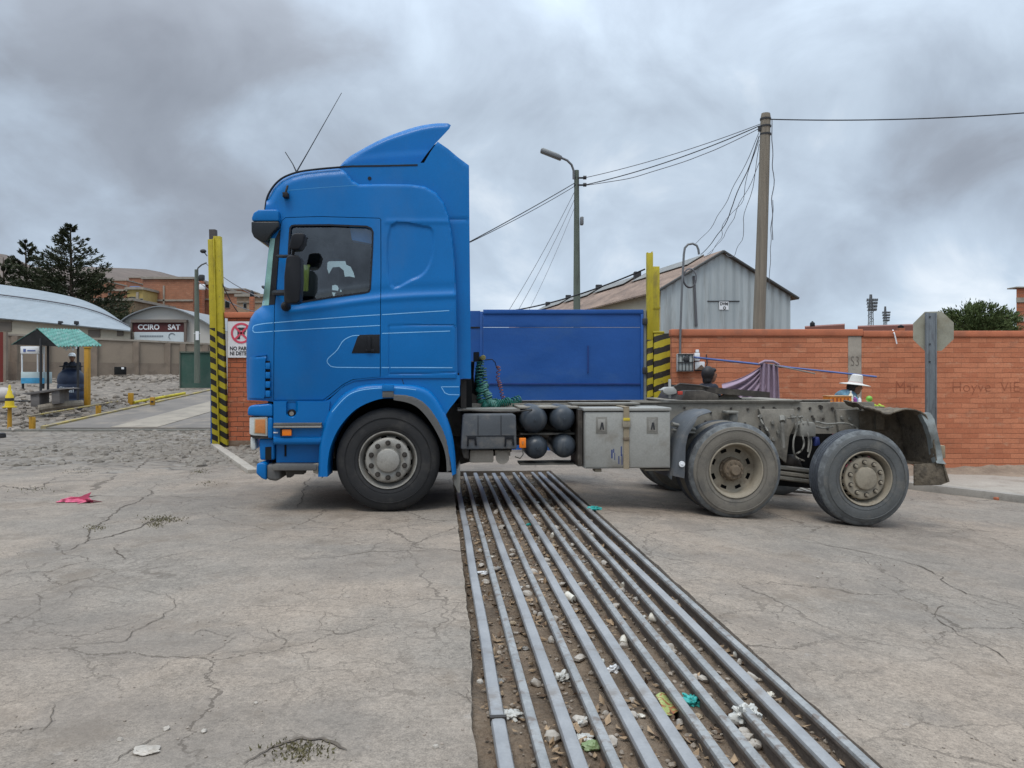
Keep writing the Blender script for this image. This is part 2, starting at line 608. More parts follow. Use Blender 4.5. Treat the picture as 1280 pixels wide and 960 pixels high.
def brick_mat(name, c1, c2, mortar, bw=0.26, rh=0.098, ms=0.008, dirt=(0.16, 0.10, 0.075), damt=0.35, bumps=0.5, soot=True):
    t = NT(name)
    x, y, z = t.sepv(t.obj)
    nz = t.noise(3.0, 3, 0.6)
    zz = t.math('ADD', z, t.lin(nz, 0.3, 0.7, -0.006, 0.006))
    v = t.comb(t.math('ADD', t.math('ADD', x, y), t.lin(t.noise(5.0, 2), 0.3, 0.7, -0.01, 0.01)), zz, 0.0)
    b = t.n('ShaderNodeTexBrick')
    b.offset = 0.5
    t.t.links.new(v, b.inputs['Vector'])
    t.set(b.inputs['Color1'], c1); t.set(b.inputs['Color2'], c2); t.set(b.inputs['Mortar'], mortar)
    b.inputs['Scale'].default_value = 1.0; b.inputs['Mortar Size'].default_value = ms; b.inputs['Mortar Smooth'].default_value = 0.3
    b.inputs['Brick Width'].default_value = bw; b.inputs['Row Height'].default_value = rh; b.inputs['Bias'].default_value = -0.1
    zr = t.math('FRACT', t.math('DIVIDE', zz, rh))
    line = t.math('MULTIPLY', t.math('LESS_THAN', t.math('ABSOLUTE', t.math('SUBTRACT', zr, 0.5)), 2.0), t.ss(t.math('MINIMUM', zr, t.math('SUBTRACT', 1.0, zr)), 0.085, 0.035))
    line = t.math('MULTIPLY', line, t.lin(t.noise(2.5, 3, .6, stretch=(1, 1, 6)), .35, .6, .25, 1.0))
    f = t.noise(35.0, 5, 0.65); g = t.noise(1.1, 5, 0.6)
    bc = t.mix(t.math('MULTIPLY', line, 0.8), b.outputs['Color'], tuple(v * .55 for v in mortar))
    c = t.scalec(bc, t.math('ADD', t.lin(f, 0.25, 0.75, 0.82, 1.18), t.lin(g, 0.3, 0.7, -0.12, 0.12)))
    if soot:
        c = t.mix(t.math('MULTIPLY', t.ss(t.noise(2.2, 8, 0.7, stretch=(1, 1, 1.6)), 0.52, 0.72), damt), c, dirt)
        c = t.mix(t.math('MULTIPLY', t.ss(t.noise(4.5, 6, 0.7, off=(3, 1, 4), stretch=(1, 1, 2.5)), 0.55, 0.70), 0.5), c, (0.52, 0.30, 0.19))
    hgt = t.math('ADD', t.math('ADD', t.math('MULTIPLY', b.outputs['Fac'], -0.5), t.math('MULTIPLY', line, -1.0)), t.math('MULTIPLY', f, 0.35))
    return t.done(c, 0.9, 0, t.bump(hgt, bumps, 0.008), 0.2)

def stripe_mat(name, c1, c2, period, kx, ky, duty=0.5, zmax=None):
    """hazard stripes painted on; yellow above zmax (object height)"""
    t = NT(name)
    x, y, z = t.sepv(t.obj)
    w = t.noise(6.0, 4, 0.6)
    q = t.math('ADD', t.math('ADD', z, t.math('MULTIPLY', x, kx)), t.math('ADD', t.math('MULTIPLY', y, ky), t.lin(w, 0.3, 0.7, -0.012, 0.012)))
    fr = t.math('FRACT', t.math('DIVIDE', q, period))
    msk = t.math('LESS_THAN', fr, duty)
    if zmax is not None:
        msk = t.math('MULTIPLY', msk, t.math('LESS_THAN', z, zmax))
    c = t.mix(msk, c1, c2)
    k = t.lin(t.noise(3.0, 6, 0.65), 0.25, 0.75, 0.72, 1.2)
    c = t.scalec(c, k)
    chip = t.ss(t.noise(14.0, 8, 0.7), 0.60, 0.66)
    c = t.mix(t.math('MULTIPLY', chip, 0.75), c, (0.10, 0.075, 0.05))
    return t.done(c, 0.6, 0, t.bump(t.noise(30, 4), 0.2, 0.005), 0.35)

def corr_mat(name, col, period, axis, rough=0.5, metal=0.0, var=0.2, rust=None, ramt=0.4, strength=0.6, rscale=0.8, stretch=(3, 3, 0.25)):
    t = NT(name)
    s_ = t.sepv(t.obj)[axis]
    wv = t.math('SINE', t.math('MULTIPLY', s_, 2 * math.pi / period))
    a = t.noise(rscale, 6, 0.6, stretch=stretch)
    b = t.noise(0.35, 3, 0.5)
    c = t.scalec(col, t.math('ADD', t.lin(a, 0.25, 0.75, 1 - var, 1 + var), t.lin(b, 0.3, 0.7, -var * 0.6, var * 0.6)))
    if rust:
        c = t.mix(t.math('MULTIPLY', t.ss(t.noise(rscale * 1.3, 8, 0.7, stretch=stretch, off=(4, 2, 8)), 0.5, 0.66), ramt), c, rust)
    return t.done(c, rough, metal, t.bump(wv, strength, period * 0.12), 0.4)

BLUE = (0.0001, 0.130, 0.39)
def paint_mat():
    t = NT('blue_cab_paint')
    a = t.noise(0.9, 5, 0.6); f = t.noise(70, 3, 0.6)
    c = t.scalec(BLUE, t.math('ADD', t.lin(a, 0.25, 0.75, 0.88, 1.12), t.lin(f, 0.25, 0.75, -0.05, 0.05)))
    # road dust lying on the paint in soft runs
    d = t.ss(t.noise(1.6, 8, 0.7, stretch=(1.0, 1.0, 0.5), off=(2, 6, 1)), 0.48, 0.78)
    sp = t.ss(t.noise(22, 6, 0.7), 0.62, 0.72)
    c = t.mix(t.math('ADD', t.math('MULTIPLY', d, 0.12), t.math('MULTIPLY', sp, 0.14)), c, (0.10, 0.15, 0.20))
    r = t.math('ADD', 0.36, t.math('MULTIPLY', d, 0.25))
    return t.done(c, r, 0, t.bump(t.noise(2.2, 3, 0.5), 0.12, 0.02), 0.25, 0.10)
m_blue = paint_mat()
m_stripe = M('pale_blue_line', (0.22, 0.50, 0.80), 0.5)
m_black = M('black_plastic', (0.010, 0.011, 0.014), 0.5, var=0.2, dirt=(0.05, 0.046, 0.042), damt=0.25, dscale=3, spec=.22)
m_seam_shade = flat('seam_and_shade_black', (0.008, 0.010, 0.016), 0.8)  # rubber seams, and the painted shade behind the roof spoiler
m_greyplastic = M('grey_plastic', (0.075, 0.082, 0.09), 0.6, var=0.2, dirt=(0.20, 0.18, 0.155), damt=0.5, dscale=4)
m_lip = M('dusty_rubber', (0.10, 0.098, 0.095), 0.8, dirt=(0.22, 0.2, 0.17), damt=0.5)
m_dustmetal = M('dusty_grey_metal', (0.205, 0.195, 0.17), 0.75, 0.0, var=0.22, scale=4, dirt=(0.09, 0.08, 0.065), damt=0.6, dscale=5, bump=0.3)
m_frame = M('muddy_frame_metal', (0.235, 0.215, 0.18), 0.85, 0.0, var=0.3, scale=5, dirt=(0.085, 0.073, 0.06), damt=0.7, dscale=4, bump=0.5, bdist=0.006)
m_grease = M('greasy_dark_metal', (0.045, 0.038, 0.032), 0.6, 0.2, var=0.35, scale=6, dirt=(0.14, 0.12, 0.095), damt=0.5, dscale=5, bump=0.4)
m_box = M('tool_box_metal', (0.30, 0.295, 0.27), 0.55, 0.1, var=0.10, scale=3, dirt=(0.19, 0.165, 0.13), damt=0.6, dscale=3, bump=0.12, spec=0.4)
m_tank = M('tank_dark_paint', (0.032, 0.040, 0.050), 0.42, 0.0, var=0.2, dirt=(0.13, 0.13, 0.125), damt=0.35, dscale=5, stretch=(2, 1, 0.6))
m_tyre = M('front_tyre_rubber', (0.019, 0.019, 0.020), 0.8, var=0.2, scale=3, dirt=(0.085, 0.078, 0.068), damt=0.5, dscale=4, dlo=0.48, dhi=0.75, bump=0.3, bscale=60)
m_tyre_dust = M('dusty_tyre_rubber', (0.155, 0.140, 0.117), 0.95, var=0.22, scale=4, dirt=(0.075, 0.072, 0.068), damt=0.6, dscale=5, bump=0.4, bscale=40)
m_tyre_grey = M('grey_tyre_rubber', (0.092, 0.095, 0.094), 0.85, var=0.25, scale=5, dirt=(0.16, 0.15, 0.13), damt=0.65, dscale=4, bump=0.45, bscale=30, bdist=0.008)
m_scuff = M('scuffed_shoulder', (0.14, 0.148, 0.15), 0.9, var=0.35, scale=9, dirt=(0.06, 0.062, 0.065), damt=0.7, dscale=8, dlo=.42, dhi=.6, bump=0.7, bscale=30, bdist=0.01)
m_tread = M('worn_tread_rubber', (0.050, 0.056, 0.066), 0.8, var=0.3, scale=6, dirt=(0.17, 0.18, 0.19), damt=0.5, dscale=7, bump=0.6, bscale=24, bdist=0.01)
m_rim = M('steel_rim', (0.30, 0.285, 0.255), 0.5, 0.25, var=0.15, scale=5, dirt=(0.10, 0.09, 0.075), damt=0.6, dscale=6)
m_rim_dust = M('dusty_rim', (0.27, 0.235, 0.18), 0.8, 0.0, var=0.2, scale=5, dirt=(0.13, 0.10, 0.07), damt=0.6, dscale=5)
m_rim_rust = M('brown_hub_metal', (0.15, 0.115, 0.08), 0.85, 0.0, var=0.25, scale=7, dirt=(0.24, 0.20, 0.15), damt=0.5, dscale=6)
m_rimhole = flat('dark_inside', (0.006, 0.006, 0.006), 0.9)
m_mud = M('caked_mud', (0.135, 0.11, 0.08), 0.95, var=0.35, scale=6, dirt=(0.045, 0.038, 0.03), damt=0.7, dscale=7, bump=1.0, bscale=14, bdist=0.03)
m_galv = M('worn_grey_sheet', (0.22, 0.24, 0.235), 0.65, 0.1, var=0.2, dirt=(0.13, 0.11, 0.085), damt=0.5, dscale=4)
m_strap = M('tan_webbing', (0.27, 0.22, 0.15), 0.9, fine=0.2, fscale=150)
m_orange = flat('orange_lens', (0.80, 0.20, 0.012), 0.3)
m_amber = M('dull_amber_lens', (0.50, 0.19, 0.06), 0.25, var=0.2)
m_yellowplastic = flat('yellow_buckle', (0.55, 0.42, 0.04), 0.5)
m_white = flat('white_paint', (0.72, 0.73, 0.74), 0.6)
m_lens = M('clear_lens', (0.55, 0.57, 0.55), 0.15, 0.1, var=0.2)
m_hose = M('green_air_hose', (0.006, 0.075, 0.055), 0.4)
m_hose_red = M('faded_red_hose', (0.20, 0.07, 0.06), 0.5)
m_seat = flat('seat_fabric', (0.010, 0.012, 0.016), 0.9)
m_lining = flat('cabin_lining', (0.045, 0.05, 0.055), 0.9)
m_belt = flat('yellow_green_curtain', (0.55, 0.60, 0.20), 0.8)
m_paper = flat('white_cloth', (0.75, 0.85, 0.82), 0.8)

def glass_mat(name, tint, rough=0.02, ior=1.5, refl=(0.9, 0.95, 1.0)):
    t = NT(name)
    tr = t.n('ShaderNodeBsdfTransparent'); tr.inputs[0].default_value = tuple(tint) + (1,)
    gl = t.n('ShaderNodeBsdfGlossy'); gl.inputs['Roughness'].default_value = rough; gl.inputs['Color'].default_value = tuple(refl) + (1,)
    fr = t.n('ShaderNodeFresnel'); fr.inputs[0].default_value = ior
    t.t.links.new(t.bump(t.noise(1.5, 2, 0.5), 0.05, 0.02), gl.inputs['Normal'])
    mx = t.n('ShaderNodeMixShader')
    t.t.links.new(t.math('ADD', fr.outputs[0], t.lin(t.noise(3, 6, 0.7), 0.4, 0.8, 0.0, 0.06)), mx.inputs[0])
    t.t.links.new(tr.outputs[0], mx.inputs[1]); t.t.links.new(gl.outputs[0], mx.inputs[2])
    t.t.links.new(mx.outputs[0], t.out.inputs[0])
    return t.mat
m_glass = glass_mat('side_glass', (0.74, 0.83, 0.81), ior=1.9)
m_windedge = M('mint_glass_edge', (.20, .37, .33), .12, var=.15, scale=6, bump=0, spec=.6)
m_wind = glass_mat('green_windshield', (0.42, 0.72, 0.66), ior=1.6)

YEL, BLK = (0.40, 0.325, 0.018), (0.020, 0.017, 0.014)
m_yellow = M('yellow_post_paint', YEL, 0.55, var=0.22, scale=3, dirt=(0.13, 0.10, 0.03), damt=0.6, dscale=4, stretch=(1, 1, 0.4))
m_gate = M('blue_gate_paint', (0.009, 0.074, 0.28), 0.55, var=0.16, scale=1.2, dirt=(0.03, 0.095, 0.25), damt=0.5, dscale=1.5, stretch=(0.5, 1, 1.0), bump=0.22, bscale=2.5, bdist=0.05)
m_wall = brick_mat('orange_brick', (0.52, 0.200, 0.108), (0.405, 0.138, 0.072), (0.37, 0.145, 0.082), bw=0.30, rh=0.0925, ms=0.006)
m_pier = brick_mat('pier_brick', (0.42, 0.125, 0.06), (0.33, 0.10, 0.05), (0.15, 0.07, 0.045))
m_coping = M('orange_coping', (0.44, 0.145, 0.075), 0.9, var=0.2, dirt=(0.24, 0.11, 0.07), damt=0.5)
m_conc = M('pale_concrete', (0.30, 0.265, 0.22), 0.9, var=0.15, dirt=(0.15, 0.12, 0.095), damt=0.5, bump=0.4)
m_kerb = M('kerb_concrete', (0.27, 0.25, 0.22), 0.9, var=0.2, scale=2, dirt=(0.15, 0.13, 0.11), damt=0.6, dscale=3, bump=0.5)
m_plinth = M('mud_plaster', (0.155, 0.105, 0.072), 0.95, var=0.3, scale=2, dirt=(0.25, 0.19, 0.14), damt=0.5, bump=0.7, bdist=0.02, bscale=14)
m_graf = flat('brown_scrawl', (0.29, 0.094, 0.050), 0.9)
m_dark = flat('dark_iron', (0.03, 0.03, 0.032), 0.6)
m_cable = flat('cable_black', (0.012, 0.012, 0.014), 0.7)
m_gcable = flat('cable_grey', (0.10, 0.10, 0.11), 0.7)
m_pole = M('weathered_wood_pole', (0.20, 0.172, 0.135), 0.9, var=0.25, scale=3, stretch=(6, 6, 0.25), dirt=(0.07, 0.06, 0.05), damt=0.5, dscale=2, bump=0.5)
m_lpole = M('green_grey_pole', (0.11, 0.13, 0.105), 0.85, var=0.25, scale=3, stretch=(3, 3, 0.5), dirt=(0.055, 0.055, 0.045), damt=0.5)
m_lamp = M('grey_lamp_metal', (0.16, 0.165, 0.17), 0.5, 0.3)
m_wood = M('grey_board', (0.13, 0.12, 0.115), 0.9, var=0.3, stretch=(0.5, 3, 3))
# ------------------------------------------------------------------ ground
def ground_mat():
    t = NT('street_ground')
    pos = t.pos
    X, Y, Z = t.sepv(pos)
    n1 = t.noise(0.45, 6, 0.6, pos); n2 = t.noise(3.0, 6, 0.62, pos); n3 = t.noise(45.0, 4, 0.6, pos); n4 = t.noise(0.16, 4, 0.55, pos, off=(7, 3, 0))
    n5 = t.noise(150.0, 2, 0.5, pos)
    # worn concrete of the street
    conc = t.mix(t.ss(n1, 0.36, 0.62), (0.270, 0.220, 0.173), (0.220, 0.191, 0.159))
    conc = t.mix(t.math('MULTIPLY', t.ss(n4, 0.45, 0.62), 0.5), conc, (0.186, 0.160, 0.134))
    k = t.math('ADD', t.math('ADD', t.lin(n2, 0.25, 0.75, 0.84, 1.16), t.lin(t.noise(14.0, 5, .65, pos), .3, .7, -.13, .13)), t.math('ADD', t.lin(n3, 0.25, 0.75, -0.27, 0.27), t.lin(n5, 0.25, 0.75, -0.28, 0.28)))
    conc = t.scalec(conc, k)
    stain = t.ss(t.noise(1.3, 8, 0.7, pos, off=(2, 9, 0)), 0.52, 0.66)
    conc = t.mix(t.math('MULTIPLY', stain, 0.5), conc, (0.160, 0.124, 0.092))
    pit = t.ss(t.noise(13.0, 6, 0.7, pos), 0.63, 0.69)
    conc = t.mix(t.math('MULTIPLY', pit, 0.45), conc, (0.13, 0.11, 0.095))
    worn = t.ss(t.noise(0.7, 6, 0.65, pos, off=(31, 2, 0)), 0.5, 0.6)
    conc = t.mix(t.math('MULTIPLY', worn, 0.35), conc, (0.150, 0.130, 0.112))
    grit = t.ss(t.noise(75.0, 3, 0.7, pos, off=(9, 1, 0)), 0.60, 0.70)
    conc = t.mix(t.math('MULTIPLY', grit, 0.5), conc, (0.085, 0.072, 0.06))
    light = t.ss(t.noise(8.0, 5, 0.7, pos, off=(1, 5, 0)), 0.63, 0.72)
    conc = t.mix(t.math('MULTIPLY', light, 0.35), conc, (0.38, 0.34, 0.30))
    # crack nets
    wv = t.n('ShaderNodeTexNoise'); t.t.links.new(pos, wv.inputs['Vector']); wv.inputs['Scale'].default_value = 1.6; wv.inputs['Detail'].default_value = 6.0
    wv.inputs['Roughness'].default_value = 0.65
    dv = t.vadd(pos, wv.outputs['Color'], 0.55)
    flatv = t.n('ShaderNodeMapping'); t.t.links.new(dv, flatv.inputs[0]); flatv.inputs['Scale'].default_value = (1, 1, 0)
    c1 = t.vor(0.62, vec=flatv.outputs[0]); c2 = t.vor(2.1, vec=flatv.outputs[0])
    msk1 = t.ss(t.noise(0.5, 3, 0.5, pos, off=(11, 4, 0)), 0.40, 0.52)
    msk2 = t.ss(t.noise(0.55, 3, 0.5, pos, off=(3, 14, 0)), 0.43, 0.54)
    wid = t.lin(n2, 0.3, 0.75, 0.0006, 0.0085)
    k1 = t.math('MULTIPLY', t.math('LESS_THAN', c1, t.math('MULTIPLY', wid, 0.9)), msk1)
    k2 = t.math('MULTIPLY', t.math('LESS_THAN', c2, t.math('MULTIPLY', wid, 2.0)), t.math('MULTIPLY', msk2, 0.7))
    c3 = t.vor(5.5, vec=flatv.outputs[0]); msk3 = t.ss(t.noise(0.7, 4, 0.6, pos, off=(21, 9, 0)), 0.50, 0.60)
    k3 = t.math('MULTIPLY', t.math('LESS_THAN', c3, t.math('MULTIPLY', wid, 3.2)), t.math('MULTIPLY', msk3, 0.55))
    crack = t.math('MAXIMUM', t.math('MAXIMUM', k1, k2), k3)
    conc = t.mix(t.math('MULTIPLY', crack, 0.65), conc, (0.075, 0.06, 0.047))
    hc = t.math('ADD', t.math('MULTIPLY', n3, 0.25), t.math('ADD', t.math('MULTIPLY', crack, -1.2), t.math('MULTIPLY', pit, -0.6)))
    # round cobbles at the yard entrance
    cv = t.vadd(pos, wv.outputs['Color'], 0.12)
    fv = t.n('ShaderNodeMapping'); t.t.links.new(cv, fv.inputs[0]); fv.inputs['Scale'].default_value = (0.85, 1.15, 0)
    cd = t.vor(4.6, vec=fv.outputs[0]); cc = t.vor(4.6, 'F1', fv.outputs[0], out='Color')
    cs = t.sepv(cc)[0]
    cob = t.mix(cs, (0.155, 0.132, 0.108), (0.235, 0.212, 0.185))
    cob = t.scalec(cob, t.lin(n3, 0.25, 0.75, 0.8, 1.2))
    gap = t.ss(cd, 0.02, 0.11)
    cob = t.mix(gap, (0.105, 0.09, 0.075), cob)
    cob = t.mix(t.math('MULTIPLY', t.ss(n2, 0.42, 0.62), 0.65), cob, (0.215, 0.18, 0.145))
    # packed dirt and gravel of the yard
    dirt = t.mix(t.ss(n2, 0.35, 0.65), (0.195, 0.165, 0.135), (0.135, 0.115, 0.095))
    gr = t.vor(9.0, 'F1', pos, out='Color'); gs = t.sepv(gr)[1]
    dirt = t.scalec(dirt, t.lin(gs, 0, 1, 0.7, 1.45))
    e = t.lin(t.noise(0.9, 5, 0.65, pos, off=(6, 1, 0)), 0.3, 0.7, -1.5, 1.5)
    mc = t.math('MULTIPLY', t.ss(t.math('ADD', Y, e), 11.2, 11.7), t.ss(t.math('ADD', X, e), -3.6, -4.3))
    md = t.math('MULTIPLY', t.ss(t.math('ADD', Y, t.math('MULTIPLY', e, 1.5)), 19.0, 21.0), t.ss(X, -3.0, -4.0))
    # mud strip by the far walls
    mw = t.math('MULTIPLY', t.ss(t.math('ADD', Y, t.math('MULTIPLY', e, 0.6)), 13.5, 14.5), t.ss(X, -5.6, -5.0))
    col = t.mix(mc, conc, cob); col = t.mix(md, col, dirt); col = t.mix(mw, col, dirt)
    h = t.math('ADD', t.math('MULTIPLY', hc, 0.5), t.math('MULTIPLY', t.math('MULTIPLY', mc, t.math('SUBTRACT', t.ss(cd, 0.0, 0.2), 1.0)), 2.2))
    h = t.math('ADD', h, t.math('MULTIPLY', t.math('MULTIPLY', md, gs), 1.5))
    nrm = t.bump(h, 0.55, 0.012)
    nrm = t.bump(n2, 0.25, 0.03, nrm)
    return t.done(col, 0.9, 0, nrm, 0.25)
m_ground = ground_mat()
m_side = M('sidewalk_concrete', (0.33, 0.295, 0.25), 0.92, var=0.14, scale=1.2, fine=0.16, fscale=45, dirt=(0.19, 0.155, 0.12), damt=0.6, dscale=1.5, bump=0.5)
m_pit = M('pit_dirt', (0.165, 0.122, 0.085), 1.0, var=0.35, scale=5, fine=0.3, fscale=50, dirt=(0.21, 0.165, 0.12), damt=0.6, dscale=9, bump=0.9, bscale=30, bdist=0.03)
m_steel = M('worn_rail_steel', (0.325, 0.322, 0.318), 0.5, 0.4, var=0.13, scale=4, fine=0.08, dirt=(0.19, 0.155, 0.125), damt=0.6, dscale=5, dlo=0.52, dhi=0.70, bump=0.2)
m_steel_old = M('dull_rail_steel', (0.31, 0.31, 0.30), 0.55, 0.4, var=0.2, scale=7, fine=0.15, dirt=(0.15, 0.10, 0.07), damt=0.6, dscale=16, dlo=0.5, dhi=0.66, bump=0.3)
m_rail_side = M('rusty_rail_web', (0.125, 0.10, 0.082), 0.85, 0.2, var=0.35, scale=8, dirt=(0.22, 0.18, 0.14), damt=0.5, dscale=10, bump=0.5)

RO = Vector((0.235, 0.0, 0.0)); RD = Vector((-0.0922, 0.9957, 0)).normalized(); RE = Vector((RD.y, -RD.x, 0))
NR, SP = 11, 0.1332
U0, U1, V0, V1 = -0.075, (NR - 1) * SP + 0.06, 0.6, 11.35

def rw(u, v):
    return RO + RE * u + RD * v

def axis_vals(lo, hi, step, mn, mx, grow=1.35):
    a = list(np.arange(lo, hi + 1e-6, (hi - lo) / max(1, round((hi - lo) / step))))
    s, x = step, hi
    while x < mx:
        s *= grow; x += s; a.append(x)
    s, x = step, lo
    while x > mn:
        s *= grow; x -= s; a.insert(0, x)
    return a

def build_ground():
    us = axis_vals(U1, 16.0, 0.6, U1, 2500); us = [u for u in us if u >= U1 - 1e-6]
    ul = axis_vals(-26.0, U0, 0.6, -2500, U0); ul = [u for u in ul if u <= U0 + 1e-6]
    uu = ul + us
    iu0 = len(ul) - 1
    vv = [-400, -120, -40, -15, -6, -2] + list(np.arange(V0, V1 + 1e-6, (V1 - V0) / 260)) + list(np.arange(V1 + 0.4, 48, 0.6)) + [52, 58, 70, 90, 130, 200, 350, 700, 1500, 2500]
    mb = MB()
    n = len(uu)
    vs = []
    for v in vv:
        for i, u in enumerate(uu):
            if V0 - .01 <= v <= V1 + .01 and i in (iu0, iu0 + 1):
                j = mnoise.noise(Vector((v * 3.1, i * 5.0, 0))) * 0.010 + mnoise.noise(Vector((v * 11.0, i * 5.0, 4))) * 0.007 + mnoise.noise(Vector((v * 31.0, i * 5.0, 4))) * 0.004
                u2 = u + j - (0.03 * smooth(4.2, 3.2, v) * (1 + .6 * mnoise.noise(Vector((v * 4, 2, 0)))) if i == iu0 else 0)
            else:
                u2 = u
            p = rw(u2, v)
            p.z = terrain(p.x, p.y)
            if abs(p.x) < 30 and p.y < 48:
                p.z += mnoise.noise(Vector((p.x * .6, p.y * .6, 0))) * 0.012 * (0 if (-0.2 < u < 1.5) else 1)
            vs.append(p)
    fs = []
    for j in range(len(vv) - 1):
        hole_row = vv[j] >= V0 - .01 and vv[j + 1] <= V1 + .01
        for i in range(n - 1):
            if hole_row and i == iu0: continue
            fs.append((j * n + i, j * n + i + 1, (j + 1) * n + i + 1, (j + 1) * n + i))
    mb.add(vs, fs)
    # broken edge of the slab, down into the pit
    jr = [j for j, v in enumerate(vv) if V0 - .01 <= v <= V1 + .01]
    for ii in (iu0, iu0 + 1):
        q = [vs[j * n + ii] for j in jr]
        k = len(q)
        mb.add(q + [p + Vector((0.02 if ii == iu0 else -0.02, 0, -0.3)) for p in q], [(i, i + 1, k + i + 1, k + i) for i in range(k - 1)])
    for jj in (jr[0], jr[-1]):
        a, b = vs[jj * n + iu0], vs[jj * n + iu0 + 1]
        mb.add([a, b, b - Vector((0, 0, .3)), a - Vector((0, 0, .3))], [(0, 1, 2, 3)])
    o = mb.build('ground', m_ground, loc0=True, recalc=False, smooth_angle=30)
    tag(o, kind='structure')
build_ground()

# pit floor under the rails
def pitfn(a, b):
    u = U0 - 0.08 + a * (U1 - U0 + 0.16); v = V0 + b * (V1 - V0)
    p = rw(u, v)
    p.z = terrain(p.x, p.y) - 0.075 + mnoise.noise(p * 2.3) * 0.035 + mnoise.noise(p * 9.0) * 0.016 + mnoise.noise(p * 27.0) * 0.007
    return p
def pit_z(p):
    return terrain(p.x, p.y) - 0.075 + mnoise.noise(Vector((p.x, p.y, 0)) * 2.3) * 0.035 + mnoise.noise(Vector((p.x, p.y, 0)) * 9.0) * 0.016
tag(MB().sheet(pitfn, 60, 420).build('pit_ground', m_pit, loc0=True, recalc=False), kind='structure')

# rails of the grid
RAIL_LABELS = ['leftmost grid rail, pale blue grey, with a dark joint band at its lower end', 'thin rusty edged rail next to the leftmost rail',
    'wide smooth blue grey rail, third from the left edge of the grid', 'narrow dull rail, fourth from the left, right of a wide smooth one',
    'wide pale smooth rail left of the white crumpled wrapper', 'wide pale smooth rail between the white wrapper and the green packet',
    'narrow rail passing between the green packet and the teal bag', 'narrow dull rail just right of the teal bag',
    'grid rail with a torn plastic bag snagged on it', 'grid rail second from the right edge, beside dark gap', 'rightmost grid rail lying along the right slab edge']
wide = [1, 0, 1, 0, 1, 1, 0, 0, 0, 1, 0]
for i in range(NR):
    w = 0.031 if wide[i] else 0.0225
    top = 0.008 + rnd.uniform(-0.008, 0.006)
    tilt = rnd.uniform(-0.004, 0.004)
    mb = MB()
    prof = [(-w * .55, -0.16), (-w * .35, -0.04), (-w * .95, -0.03), (-w, -0.014), (-w * .8, -0.002), (-w * .45, 0.001), (w * .45, 0.001), (w * .8, -0.002), (w, -0.014), (w * .95, -0.03), (w * .35, -0.04), (w * .55, -0.16)]
    nv = 60
    rings = []
    for k in range(nv + 1):
        v = 0.75 + (V1 - 0.25 - 0.75) * k / nv
        du = mnoise.noise(Vector((v * .5, i * 3.3, 0))) * 0.011 + tilt * (v - 5)
        dz = mnoise.noise(Vector((v * .7, i * 7.1, 5))) * 0.004
        c = rw(i * SP + du, v)
        zc = terrain(c.x, c.y)
        rings.append([c + RE * a + Vector((0, 0, zc + top + dz + b - c.z)) for a, b in prof])
    np_ = len(prof)
    vs = [p for r_ in rings for p in r_]
    for k in range(nv):
        for a in range(np_):
            b = (a + 1) % np_
            mb.add([], [])
            mb.f.append([k * np_ + a, k * np_ + b, (k + 1) * np_ + b, (k + 1) * np_ + a]); mb.m.append(0 if 3 <= a <= 7 else 1)
    mb.v = vs
    for k in (0, nv):
        mb.f.append([k * np_ + a for a in range(np_)]); mb.m.append(1)
    o = mb.build('rail', [m_steel if wide[i] else m_steel_old, m_rail_side], smooth_angle=40)
    tag(o, RAIL_LABELS[i], 'rail', 'rails of the grid in the road')
    if i == 0:
        c = rw(0, 3.16); zc = terrain(c.x, c.y) + top
        j = MB().box((c.x - .034, c.y - .012, zc - .03), (c.x + .034, c.y + .012, zc + .004), 0, Matrix.Rotation(math.atan2(-RD.x, RD.y), 3, 'Z'))
        j.build('joint_band', m_grease, parent=o)

# cracks filled with dirt
m_crackdirt = M('crack_dirt', (0.10, 0.08, 0.062), 1.0, var=0.4, scale=20, dirt=(0.17, 0.135, 0.10), damt=0.5, dscale=12, bump=0.6, bdist=0.01)
def crack(mb, pts, wpx, amp=1.0, seed=0):
    q = spline([Vector((a, b)) for a, b in pts], False, 8)
    g = [G(p.x, p.y) for p in q]
    g2 = []
    for a, b in zip(g[:-1], g[1:]):
        k = max(1, int((b - a).length / 0.04))
        g2 += [a.lerp(b, j / k) for j in range(k)]
    g2.append(g[-1])
    L, Rr = [], []
    n = len(g2)
    for i, p in enumerate(g2):
        t = (g2[min(i + 1, n - 1)] - g2[max(i - 1, 0)]); t.z = 0
        t.normalize(); nn = Vector((-t.y, t.x, 0))
        f = max(0.0, math.sin(math.pi * (i + .5) / n)) ** .6
        w = .36 * wpx * f * (0.55 + 0.6 * mnoise.noise(Vector((p.x * 5, p.y * 5, seed))) + 0.35 * mnoise.noise(Vector((p.x * 17, p.y * 17, seed))))
        w = max(w, 0.0008)
        off = nn * (mnoise.noise(Vector((p.x * 3, p.y * 3, seed + 9))) * 0.06 + mnoise.noise(Vector((p.x * 9, p.y * 9, seed + 5))) * 0.045 + mnoise.noise(Vector((p.x * 30, p.y * 30, seed + 2))) * 0.02) * amp
        for l, s in ((L, 1), (Rr, -1)):
            qd = p + off + nn * w * s
            qd.z = terrain(qd.x, qd.y) + mnoise.noise(Vector((qd.x * .6, qd.y * .6, 0))) * 0.012 + 0.005
            l.append(qd)
    mb.add(L + Rr, [(i, i + 1, n + i + 1, n + i) for i in range(n - 1)])
ck = MB()
